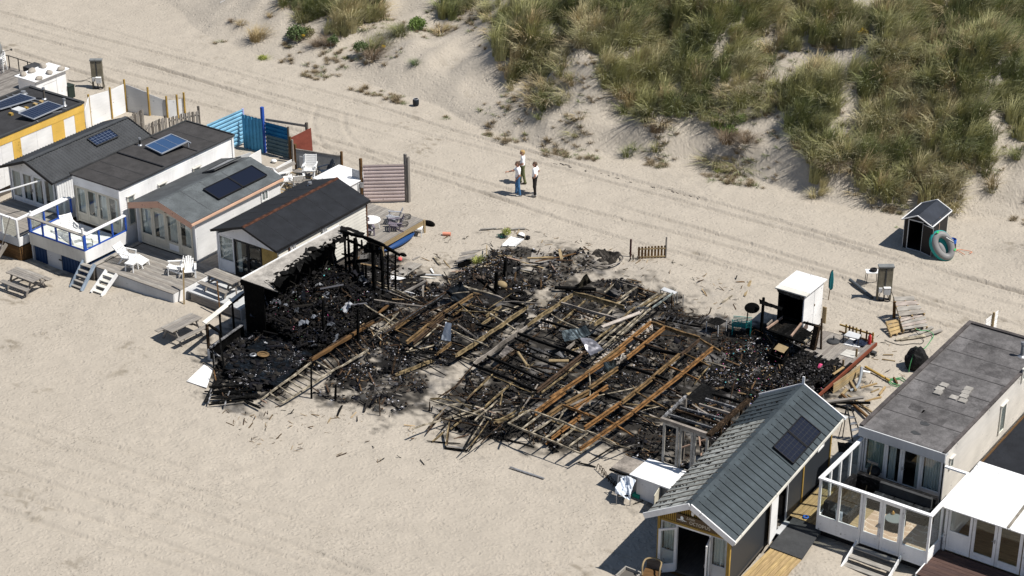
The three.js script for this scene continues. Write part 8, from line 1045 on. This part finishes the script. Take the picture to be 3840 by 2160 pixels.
{ const p = W('R3', 1100, 630), g = new THREE.IcosahedronGeometry(1, 4), a = g.attributes.position; for (let i = 0; i < a.count; i++) { let x = a.getX(i), y = a.getY(i), z = a.getZ(i); const n = 1 + .16 * nz(x * 1.8 + 3, y * 1.8, z * 1.8) + .08 * nz(x * 5, y * 5, z * 5); a.setXYZ(i, x * .52 * n * (y > 0 ? 1 - .25 * y : 1), Math.max(0, (y + .75) * .62 * n), z * .42 * n); } g.computeVertexNormals(); const bagp = V(p.x + .1, GH(p.x, p.z) - .03, p.z - .25), t = thing('black_bulk_bag', 'big black bulk bag tied with green rope on the sand', 'bag', bagp.toArray(), { local: true, ry: .4 }); mk('bag', g, M.bag, t); mk('rope_tie', tube([V(-.3, .05, .42), V(-.26, .5, .42), V(-.15, .9, .25), V(-.05, 1.06, 0)], .02, 30), M.rope, t); const r = W('R3', 970, 740, .05); solo('green_rope_coil', 'loose green rope loops on the sand beside the grey flat roof', 'rope', r.toArray(), tube([...Array(24)].map((_, i) => V(r.x + (.45 + .2 * Math.sin(i * .8)) * Math.cos(i * .75), GH(r.x, r.z) + .03, r.z + (.3 + .12 * Math.cos(i)) * Math.sin(i * .75))), .016, 140), M.rope); }
{ const t = thing('white_lattice_fence', 'white slatted fence panel with brown post behind the grey flat roof', 'fence', W('R3', 1900, 200).toArray()); const A = W('R3', 1830, 200, .9), Bq = W('R3', 1950, 110, .9); for (let i = 0; i < 5; i++) mk('slat', bar(A.clone().setY(.3 + i * .22), Bq.clone().setY(.3 + i * .22), .02, .17), M.white, t); const m = A.clone().lerp(Bq, .55); mk('post', bc(.09, 1.4, .09, m.x + .06, 0, m.z + .04), M.wtan, t); }
// ---------- black shed, boat and gas bottle ----------
{
  const t = thing('black_shed', 'small black plastic shed with white trim and its door open', 'shed', [13.65, GH(13.6, -15.4) - .02, -14.45], { local: true }); const w = .68, d = 2.05, h = 1.58, k = 1.9, m = mat([.012, .011, .012], { roughness: .6 }), sm = mat([.03, .03, .032], { map: T.wood, roughness: .7 });
  mk('side_wall', bx(w - .03, w, .05, h, -d, 0), sm, t); mk('side_wall', bx(-w, -w + .03, .05, h, -d, 0), m, t); mk('back_wall', bx(-w, w, .05, h, -d - .03, -d), m, t); mk('floor', bx(-w, w, 0, .05, -d, 0), m, t); mk('front_wall', bx(-w, -.44, .05, h, -.03, 0), m, t); mk('front_wall', bx(.3, w, .05, h, -.03, 0), m, t); mk('gable_wall', gableZ(-w, w, 0, h, k - .03, 0, .03), m, t); mk('back_gable', gableZ(-w, w, 0, h, k - .03, -d, .03), m, t);
  const rm = mat([.032, .038, .052], { map: T.mott, roughness: .6 }); for (const s of [1, -1]) { mk('roof_panel', quad(V(0, k, .1), V(s * (w + .1), h - .06, .1), V(s * (w + .1), h - .06, -d - .1), V(0, k, -d - .1), .04), rm, t); mk('roof_trim', [bar(V(0, k + .01, .12), V(s * (w + .12), h - .06, .12), .04, .045), bar(V(0, k + .01, -d - .12), V(s * (w + .12), h - .06, -d - .12), .04, .045), bar(V(s * (w + .12), h - .07, .12), V(s * (w + .12), h - .07, -d - .12), .04, .045)], M.white, t); }
  mk('corner_trim', bx(w - .01, w + .015, .03, h, -.02, .02), M.offw, t); mk('corner_trim', bx(w - .01, w + .015, .03, h, -d - .03, -d + .02), M.offw, t); mk('corner_trim', bx(-w - .01, -w + .02, .03, h, -.01, .02), M.lgrey, t); mk('side_batten', bx(w, w + .02, .05, h, -1.05, -.99), M.wpink, t);
  mk('door_frame', [bx(-.47, -.43, .04, h + .02, 0, .03), bx(-.43, .3, h - .03, h + .02, 0, .03), bx(-.43, .3, .02, .06, 0, .05)], M.lgrey, t); const dr = mk('door', bx(0, .7, .05, h - .04, -.02, .015), m, t); mk('door_edge', [bx(0, .02, .05, h - .04, .015, .03), bx(.68, .7, .05, h - .04, .015, .03), bx(.02, .68, .05, .08, .015, .03), bx(.02, .68, h - .07, h - .04, .015, .03)], M.lgrey, dr); dr.position.set(.3, 0, .03); dr.rotation.y = -.35;
  const b = thing('inflatable_boat', 'grey and teal inflatable boat leaning against the black shed', 'boat', [14.95, GH(15, -14.5), -14.45], { local: true });
  const R = Math.PI * 2, ov = [...Array(28)].map((_, i) => { const a = i / 28 * R; return V(Math.cos(a) * .37, Math.sin(a) * .58 * (1 - .08 * Math.sin(a)), 0); }), tg = new THREE.TubeGeometry(new THREE.CatmullRomCurve3(ov, true), 80, .17, 14, true), g2 = new THREE.TubeGeometry(new THREE.CatmullRomCurve3(ov.map(v => V(v.x * 1.16 - .02, v.y * 1.1, -.1)), true), 80, .165, 14, true);
  const fit = g => g.rotateZ(.42).rotateX(-.42).rotateY(.85).translate(.12, .7, .1); const gm = mat([.2, .2, .2], { roughness: .5 }); mk('upper_tube', fit(tg), gm, b); mk('lower_tube', fit(g2), M.teal, b); mk('boat_floor', fit(new THREE.CircleGeometry(.45, 30).scale(.9, 1.5, 1).translate(0, 0, -.12)), M.teal, b); mk('seat_cushion', fit(new THREE.SphereGeometry(.2, 16, 12).scale(.7, 1.6, .5).translate(-.13, -.12, 0)), gm, b); for (const [x, y] of [[0, .7], [.36, -.46]]) mk('valve_handle', fit(bx(x - .06, x + .06, y - .035, y + .035, .14, .19)), M.green, b);
  const tx = canvasTex(256, 48, (g, W_, H_) => { g.clearRect(0, 0, W_, H_); g.fillStyle = '#333'; g.fillRect(0, 0, W_, H_); g.fillStyle = '#f2f2f2'; g.font = 'bold 38px sans-serif'; g.fillText('STARBOUND', 8, 38); }); 
  const lg = new THREE.PlaneGeometry(.5, .085).rotateZ(2.1).translate(.36, .1, .178); mk('lettering', fit(lg), new THREE.MeshStandardMaterial({ map: tx, side: THREE.DoubleSide, roughness: .6 }), b);
  const p = W('M6', 770, 578), c = thing('gas_bottle', 'black gas bottle with blue collar beside the inflatable boat', 'gas bottle', [p.x, GH(p.x, p.z), p.z], { local: true }); mk('body', new THREE.LatheGeometry([[0, 0], [.17, 0], [.18, .04], [.18, .4], [.15, .47], [0, .5]].map(a => new THREE.Vector2(...a)), 22), M.black, c); mk('collar', new THREE.LatheGeometry([[.17, .4], [.185, .45], [.18, .62], [.15, .63], [.15, .48], [0, .48]].map(a => new THREE.Vector2(...a)), 22), M.gblueb, c); mk('valve', bc(.06, .12, .06, 0, .48, 0), M.steel, c);
  solo('orange_hose', 'thin orange hose lying on the sand beside the gas bottle', 'hose', p.toArray(), [tube([V(p.x + .2, .1, p.z), W('M6', 830, 580, .06), W('M6', 890, 615, .06)], .014, 20), tube([V(p.x + .2, .1, p.z), W('M6', 860, 570, .06), W('M6', 955, 590, .06), W('M6', 930, 603, .06)], .014, 30)].map(g => g.translate(0, GH(p.x, p.z), 0)), M.ropeo);
}
// ---------- finds at the sunny end of the fire site ----------
{ const p = W('M5', 400, 500), t = thing('black_dish', 'black round dish on a thin burnt pole beside the burnt posts', 'dish', [p.x, 0, p.z]); const q = W('M5', 358, 745), top = (745 - 500) * .4142 / 69; mk('pole', cyl(V(q.x, 0, q.z), V(q.x, top, q.z), .03, .025, 7), M.charbr, t); mk('dish', new THREE.SphereGeometry(.52, 22, 8, 0, 6.283, 0, .75).scale(1, .45, .8).rotateX(.55).translate(q.x + .25, top - .12, q.z), M.char, t); const d = W('M5', 480, 405, .06); solo('sand_disc', 'flat sand-coloured round lid lying on the sand behind the black dish', 'lid', d.toArray(), new THREE.CylinderGeometry(.55, .55, .03, 30).translate(d.x, .08, d.z), mat([.42, .36, .29])); }
{ const p = W('M5', 315, 730), t = thing('teal_cart_frame', 'teal plastic crate cart standing in the debris', 'cart', [p.x, 0, p.z], { local: true, ry: .4 }); for (let i = 0; i < 5; i++) { mk('crate_bar', bx(-.42, .42, .45 + i * .07, .48 + i * .07, .2, .22), M.teal, t); mk('crate_bar', bx(-.42, .42, .45 + i * .07, .48 + i * .07, -.22, -.2), M.teal, t); } for (const x of [-.42, -.2, 0, .2, .42]) mk('crate_rib', bx(x - .015, x + .015, .42, .82, .22, .235), M.teal, t); for (const [x, z] of [[-.4, .2], [.4, .2], [-.4, -.2], [.4, -.2]]) mk('leg', bc(.04, .45, .04, x, 0, z), M.teal, t); mk('crate_floor', bx(-.42, .42, .42, .44, -.2, .2), M.char2, t); }
{ const t = thing('charred_crate', 'open charred box with tan lining in the black debris', 'crate', W('M5', 665, 960).toArray()); const P = [[560, 905], [690, 965], [745, 850], [620, 815]].map(([x, y]) => W('M5', x, y, .45)); for (let i = 0; i < 4; i++) { const a = P[i], b = P[(i + 1) % 4]; mk('side_panel', quad(a, b, b.clone().setY(0), a.clone().setY(0), .03), M.char, t); } mk('lining', crumple(W('M5', 605, 865, .5), W('M5', 700, 905, .5), W('M5', 742, 850, .52), W('M5', 650, 815, .52), .03, 6, 3), M.wtan, t); }
for (const [k, x1, y1, x2, y2, h, w, m, l] of [['M5', 775, 1160, 1055, 1070, .25, .07, M.wyel, 'yellow-brown stick lying on the debris behind the seamed roof'], ['M5', 950, 1085, 1030, 1010, .3, .06, M.wpink, 'short pinkish lath beside the pink cloth'], ['M5', 1435, 1025, 1655, 1150, .1, .08, M.wyel, 'long yellow-brown batten lying on the sand by the tan boards'], ['M5', 1075, 1355, 1415, 1330, .35, .13, M.wgrey2, 'grey round beam on the beam pile between the two huts'], ['M5', 1060, 1350, 1330, 1449, .25, .09, M.char, 'black beam under the grey beam between the two huts'], ['M5', 1110, 1360, 1480, 1380, .25, .09, M.char, 'thin black beam across the beam pile between the two huts'], ['M5', 1220, 1290, 1450, 1500, .15, .1, M.wbrown, 'brown plank crossing the beam pile between the two huts'], ['R3', 470, 890, 740, 1090, .12, .07, M.wtan, 'tan batten along the beam pile between the two huts'], ['R3', 600, 810, 760, 760, .05, .06, M.wnew2, 'tan splinter board by the grey flat roof'], ['R3', 780, 890, 840, 800, .05, .08, M.wnew2, 'upright-looking tan splinter on the sand by the grey flat roof'], ['R3', 400, 900, 460, 830, .06, .12, M.wtan, 'square tan offcut beside the seamed hut'], ['R3', 500, 740, 550, 840, .08, .1, M.wtan, 'tan offcut leaning by the drain pipe'], ['R3', 810, 520, 940, 540, .04, .04, M.wtan, 'thin stick on the sand near the black bag'], ['R3', 820, 475, 920, 475, .04, .04, M.wtan, 'thin stick on the sand near the grey deck corner'], ['R3', 640, 960, 800, 910, .05, .06, M.wnew2, 'long tan splinter beside the grey flat roof'], ['R3', 700, 860, 780, 820, .04, .05, M.wtan, 'short tan splinter among the offcuts'], ['R3', 925, 700, 960, 760, .06, .07, M.wbrown, 'short brown offcut inside the green rope loops']]) { const p = W(k, x1, y1, h), q = W(k, x2, y2, h); p.y += GH(p.x, p.z); q.y += GH(q.x, q.z); solo('timber_offcut', l, 'timber', p.toArray(), bar(p, q, w, Math.min(w, .08), rr(-.2, .2)), m, 'timber offcuts between the two huts'); }
solo('pink_cloth', 'bright pink cloth scrap on the charred deck edge', 'cloth', W('M5', 1025, 1020, .6).toArray(), crumple(W('M5', 1005, 1035, .6), W('M5', 1035, 1045, .55), W('M5', 1048, 1005, .65), W('M5', 1020, 995, .75), .1, 8, 6), M.pink);
{ const P = [[610, 600, .6], [600, 680, .4], [575, 770, .15], [545, 810, .1], [490, 830, .1]].map(([x, y, h]) => W('R3', x, y, h)); solo('grey_drain_pipe', 'bent grey drain pipe leaning beside the tan boards', 'pipe', P[0].toArray(), tube(P, .07, 40), mat([.22, .24, .26], { roughness: .5 })); const q = W('R3', 660, 640, .3); solo('white_pipe_branch', 'short white pipe piece beside the bent drain pipe', 'pipe', q.toArray(), cyl(W('R3', 600, 635, .35), W('R3', 690, 650, .25), .05, .05, 10), M.plastic); }
{ const t = thing('step_ladder', 'folded metal step ladder standing between the seamed hut and the grey hut', 'ladder', W('R3', 540, 1300).toArray()); const h = 1.6; const pts = [[520, 1330, 465, 975], [610, 1300, 500, 980]].map(([a, b, c, d]) => [W('R3', a, b, .05), W('R3', c, d, h)]); for (const [p, q] of pts) mk('rail', bar(p, q, .04, .05), M.dgrey, t); for (const u of [.12, .3, .48, .66]) mk('tread', bar(pts[0][0].clone().lerp(pts[0][1], u), pts[1][0].clone().lerp(pts[1][1], u), .14, .03), M.steel, t); for (const [a, b] of [[380, 1290], [420, 1290]]) mk('rear_leg', bar(W('R3', a, b, .05), pts[0][1], .03, .03), M.dgrey, t); mk('paint_tray', bx(pts[0][1].x - .2, pts[0][1].x + .15, 1.15, 1.18, pts[0][1].z + .1, pts[0][1].z + .4), M.lgrey, t); }
solo('grey_tarp', 'dark grey tarp bundle behind the tall white glass screens', 'tarp', W('R3', 440, 1380, .4).toArray(), crumple(W('R3', 370, 1330, .7), W('R3', 520, 1350, .7), W('R3', 480, 1449, .2), W('R3', 380, 1449, .2), .2, 10, 3), M.dgrey);
{ const p = W('R3', 720, 455, .06); solo('small_black_box', 'small black toolbox with red side lying on the sand near the orange beam', 'box', p.toArray(), bc(.28, .12, .2, p.x, GH(p.x, p.z), p.z), M.dgrey); }
// ---------- white chair and clutter behind the wreck ----------
{ const p = W('Q1', 555, 135), t = thing('toppled_lounger', 'white plastic lounger toppled on its side on the sand', 'lounger', p.toArray()); const P = [[440, 175], [560, 178], [640, 110], [530, 90]].map(([x, y], i) => W('Q1', x, y, i < 2 ? .08 : .35)); for (let i = 0; i < 7; i++) mk('slat', quad(P[0].clone().lerp(P[3], (i + .1) / 7), P[1].clone().lerp(P[2], (i + .1) / 7), P[1].clone().lerp(P[2], (i + .85) / 7), P[0].clone().lerp(P[3], (i + .85) / 7), .025), M.plastic, t); mk('side_rail', bar(P[0], P[3], .05, .06), M.plastic, t); mk('side_rail', bar(P[1], P[2], .05, .06), M.plastic, t); mk('leg', bar(P[3], P[3].clone().add(V(.15, -.3, .1)), .04, .05), M.plastic, t);
  const f = W('Q1', 618, 80, .2); const fl = thing('floor_lamp_head', 'white and black round lamp head lying behind the toppled lounger', 'lamp', f.toArray()); mk('shade', new THREE.SphereGeometry(.18, 16, 10).scale(1, .7, 1).translate(f.x, .22, f.z), M.plastic, fl); mk('ring', new THREE.TorusGeometry(.18, .04, 8, 22).rotateX(1).translate(f.x, .18, f.z + .05), M.black, fl); mk('lead', tube([V(f.x, .1, f.z), W('Q1', 680, 105, .04), W('Q1', 790, 115, .04)], .014, 20), M.cable, fl);
  const k = W('Q1', 677, 130); solo('black_socket_box', 'small black box on the sand beside the toppled lounger', 'box', k.toArray(), bc(.18, .26, .16, k.x, 0, k.z), M.black); const g = W('Q1', 485, 100); const pl = thing('potted_plant', 'yellow-green plant in a pot beside the toppled lounger', 'plant', g.toArray(), { local: true }); mk('pot', new THREE.CylinderGeometry(.13, .1, .2, 14).translate(0, .1, 0), M.offw, pl); const bsh = shade(new THREE.Mesh(BU, PM.lime)); bsh.name = 'foliage'; bsh.scale.set(.42, .55, .42); bsh.position.y = .18; pl.add(bsh); const bs2 = shade(new THREE.Mesh(BU, mat([.02, .12, .1]))); bs2.name = 'lower_foliage'; bs2.scale.set(.45, .25, .4); bs2.position.set(-.18, .05, .1); pl.add(bs2); }
{ const a = at(820, 2), t = thing('white_rod', 'thin white rod standing on the dune sand at the top edge', 'rod', a.toArray()); const p = find(826, 10); t.position.copy(p); ORI.set(t, V(0, 0, 0)); mk('rod', bar(V(0, 0, 0), V(.9, .5, -.8), .05, .05), M.white, t); }
solo('drift_line', 'thin dark line of dried weed along the wheel tracks', 'weed', at(2150, 670).toArray(), [...Array(60)].map((_, i) => i).filter(i => nz(i * .37, 8) + .4 * nz(i * 1.3, 5) > .02).map(i => { const u = i / 59, p = at(2080 + 560 * u + 20 * nz(i, 3), 610 + 135 * u + 6 * nz(i, 7), .03); return bar(p, p.clone().add(V(rr(.05, .3), 0, rr(-.05, .1))), rr(.015, .06), .02); }), M.wdark).userData.kind = 'stuff';
console.log('right things');

// ---------- three people on the sand ----------
function person(label, px, py, ry, bones, head, hands, pal) {
  const q = at(px, py), t = thing('person', label, 'person', [q.x, GH(q.x, q.z) + .01, q.z], { ry, local: true, group: 'people talking on the sand' });
  const cap = (p, b) => { const [a, c, r1, r2] = b, d = c.clone().sub(a), L = d.lengthSq() || 1, u = clamp(p.clone().sub(a).dot(d) / L); return p.distanceTo(a.clone().addScaledVector(d, u)) - (r1 + (r2 - r1) * u); };
  function field(bs, c, half, res, k) {
    const mc = new MarchingCubes(res, new THREE.MeshBasicMaterial(), false, false, 60000), n = res, P = V(0, 0, 0);
    for (let z = 0; z < n; z++) for (let y = 0; y < n; y++) for (let x = 0; x < n; x++) { P.set((x - n / 2) / (n / 2) * half + c.x, (y - n / 2) / (n / 2) * half + c.y, (z - n / 2) / (n / 2) * half + c.z); let m = 1e3, s = 0; for (const b of bs) { const d = cap(P, b); s += Math.exp(-d / k); if (d < m) m = d; } mc.field[x + y * n + z * n * n] = s > 1e-30 ? Math.log(s) * k : -m; }
    mc.isolation = 0; mc.update(); const g = new THREE.BufferGeometry(), cnt = mc.count, pos = new Float32Array(cnt * 3), nor = new Float32Array(cnt * 3), col = new Float32Array(cnt * 3);
    for (let i = 0; i < cnt; i++) { P.set(mc.positionArray[i * 3], mc.positionArray[i * 3 + 1], mc.positionArray[i * 3 + 2]).multiplyScalar(half).add(c); pos.set([P.x, P.y, P.z], i * 3); nor.set([mc.normalArray[i * 3], mc.normalArray[i * 3 + 1], mc.normalArray[i * 3 + 2]], i * 3); let best = 1e9, bi = 0; bs.forEach((b, j) => { const d = cap(P, b); if (d < best) { best = d; bi = j; } }); col.set(pal[bs[bi][4]], i * 3); }
    g.setAttribute('position', new THREE.BufferAttribute(pos, 3)); g.setAttribute('normal', new THREE.BufferAttribute(nor, 3)); g.setAttribute('color', new THREE.BufferAttribute(col, 3)); return g;
  }
  const gs = [field(bones, V(0, .9, 0), .98, 96, .02), field(head.b, head.c, .19, 44, .012), ...hands.map(h => field(h.b, h.c, .13, 44, .004))];
  const o = shade(new THREE.Mesh(mergeGeometries(gs), mat([1, 1, 1], { vertexColors: true, roughness: .85 }))); o.name = 'body'; o.scale.setScalar(1.05); t.add(o); return t;
}
{
  const headAt = (x, y, z, hair) => { const c = V(x, y, z), v = (a, b, d) => V(x + a, y + b, z + d), b = [[v(0, .03, -.01), v(0, .01, -.01), .09, .09, 'skin'], [v(0, -.06, .03), v(0, -.03, .03), .055, .07, 'skin'], [v(0, -.005, .09), v(0, -.03, .105), .012, .018, 'skin'], [v(-.09, -.01, -.01), v(-.09, -.03, -.01), .018, .015, 'skin'], [v(.09, -.01, -.01), v(.09, -.03, -.01), .018, .015, 'skin'], [v(-.033, .012, .082), v(-.033, .012, .084), .01, .01, 'hair'], [v(.033, .012, .082), v(.033, .012, .084), .01, .01, 'hair'], [v(-.02, -.066, .083), v(.02, -.066, .083), .008, .008, 'lip'], [v(0, -.1, -.02), v(0, -.16, -.03), .055, .06, 'skin'], [v(0, .055, -.03), v(0, .06, .02), .09, .075, 'hair'], [v(0, .0, -.05), v(0, .03, -.05), .085, .085, 'hair']]; if (hair === 'long') b.push([v(0, -.05, -.07), v(0, .02, -.06), .06, .08, 'hair'], [v(0, .1, .04), v(0, .1, -.04), .03, .03, 'dark']); return { b, c }; };
  const hand = (w, dir, up, mode) => { const d = dir.clone().normalize(), s = up.clone().cross(d).normalize(), n = d.clone().cross(s), at_ = (a, b, c) => w.clone().addScaledVector(d, a).addScaledVector(s, b).addScaledVector(n, c), b = [[at_(0, 0, 0), at_(.06, -.015, 0), .026, .024, 'skin'], [at_(.01, .012, 0), at_(.07, .02, 0), .022, .02, 'skin']]; [[-.03, .07], [-.01, .08], [.012, .075], [.032, .06]].forEach(([o, l], i) => { const curl = mode === 'point' && i !== 0 ? .9 : .25; const k = at_(.08, o, 0), m = at_(.08 + l * .5, o, -l * .5 * curl), e = at_(.08 + l * (1 - curl * .7), o, -l * curl); b.push([k, m, .0095, .009, 'skin'], [m, e, .009, .008, 'skin']); }); b.push([at_(.015, -.03, 0), at_(.05, -.055, -.01), .012, .01, 'skin'], [at_(.05, -.055, -.01), at_(.08, -.058, -.015), .01, .009, 'skin']); return { b, c: at_(.06, 0, -.01) }; };
  const legs = (sp, c, lf, rf, sh) => [[V(-.09, .93, 0), V(-sp - .0, .5, lf * .5 + .02), .1, .072, c], [V(-sp, .5, lf * .5 + .02), V(-sp, .1, lf), .07, .06, c], [V(.09, .93, 0), V(sp, .5, rf * .5 + .02), .1, .072, c], [V(sp, .5, rf * .5 + .02), V(sp, .1, rf), .07, .06, c], [V(-sp, .05, lf - .04), V(-sp - .02, .035, lf + .16), .045, .035, sh], [V(sp, .05, rf - .04), V(sp + .02, .035, rf + .16), .045, .035, sh], [V(-.06, .98, 0), V(.06, .98, 0), .125, .125, c]];
  const torso = (c, w = 1, belt) => [[V(-.07, 1.05, .01), V(-.09 * w, 1.34, -.01), .115, .12 * w, c], [V(.07, 1.05, .01), V(.09 * w, 1.34, -.01), .115, .12 * w, c], [V(-.14 * w, 1.41, -.01), V(.14 * w, 1.41, -.01), .075, .075, c], [V(0, 1.45, -.01), V(0, 1.54, 0), .06, .055, 'skin']];
  const arm = (s, el, wr, c, sleeve = .6) => { const sh = V(s * .2, 1.41, -.01), m = sh.clone().lerp(el, sleeve); return [[sh, m, .062, .058, c], [m, el, .043, .04, 'skin'], [el, wr, .04, .028, 'skin']]; };
  const pal = { skin: [.42, .22, .15], lip: [.3, .1, .08], hair: [.1, .065, .045], white: [.8, .8, .82], jeans: [.045, .13, .27], shoe: [.5, .5, .48], dshoe: [.04, .03, .025], olive: [.12, .13, .06], black: [.016, .014, .014], dark: [.02, .025, .035], blond: [.4, .27, .12], navy: [.02, .03, .06] };
  { const e = V(-.24, 1.2, .22), w = V(-.12, 1.19, .48), e2 = V(.27, 1.14, -.08), w2 = V(.22, .92, .1); person('person in white t-shirt and blue jeans pointing with outstretched arm', 1942, 733, -.96, [...legs(.12, 'jeans', .08, -.1, 'shoe'), ...torso('white', 1.08), ...arm(-1, e, w, 'white'), ...arm(1, e2, w2, 'white')], headAt(0, 1.65, .03), [hand(w, V(.1, .0, 1), V(0, 1, 0), 'point'), hand(w2, V(-.1, -1, .3), V(0, 0, 1), '')], pal); }
  { const e = V(-.25, 1.14, .02), w = V(-.08, 1.06, .24), e2 = V(.25, 1.13, .0), w2 = V(.1, 1.02, .22); person('person with fair hair, white t-shirt and olive trousers holding a dark jacket', 1960, 689, -1.0, [...legs(.09, 'olive', .12, -.12, 'dshoe'), ...torso('white', .92), ...arm(-1, e, w, 'white'), ...arm(1, e2, w2, 'white'), [V(-.1, 1.05, .2), V(.08, 1.02, .22), .06, .06, 'dark'], [V(-.02, 1.0, .21), V(-.04, .62, .18), .08, .06, 'navy'], [V(.06, .98, .21), V(.05, .68, .19), .06, .05, 'navy']], headAt(0, 1.64, .03, 'long'), [hand(w, V(.8, -.1, .3), V(0, 1, 0), ''), hand(w2, V(-.8, -.1, .3), V(0, 1, 0), '')], { ...pal, hair: pal.blond }); }
  { const e = V(-.33, 1.17, -.1), w = V(-.19, 1.0, .05), e2 = V(.36, 1.18, -.12), w2 = V(.2, 1.02, .0); person('person in white t-shirt and black trousers with hands on hips', 2006, 732, -1.25, [...legs(.12, 'black', .03, -.05, 'shoe'), ...torso('white', 1.02), ...arm(-1, e, w, 'white'), ...arm(1, e2, w2, 'white')], headAt(0, 1.62, .02), [hand(w, V(.5, -.6, .3), V(0, 0, 1), ''), hand(w2, V(-.5, -.6, .3), V(0, 0, 1), '')], pal); }
}
console.log('people');
renderer.render(scene, camera);
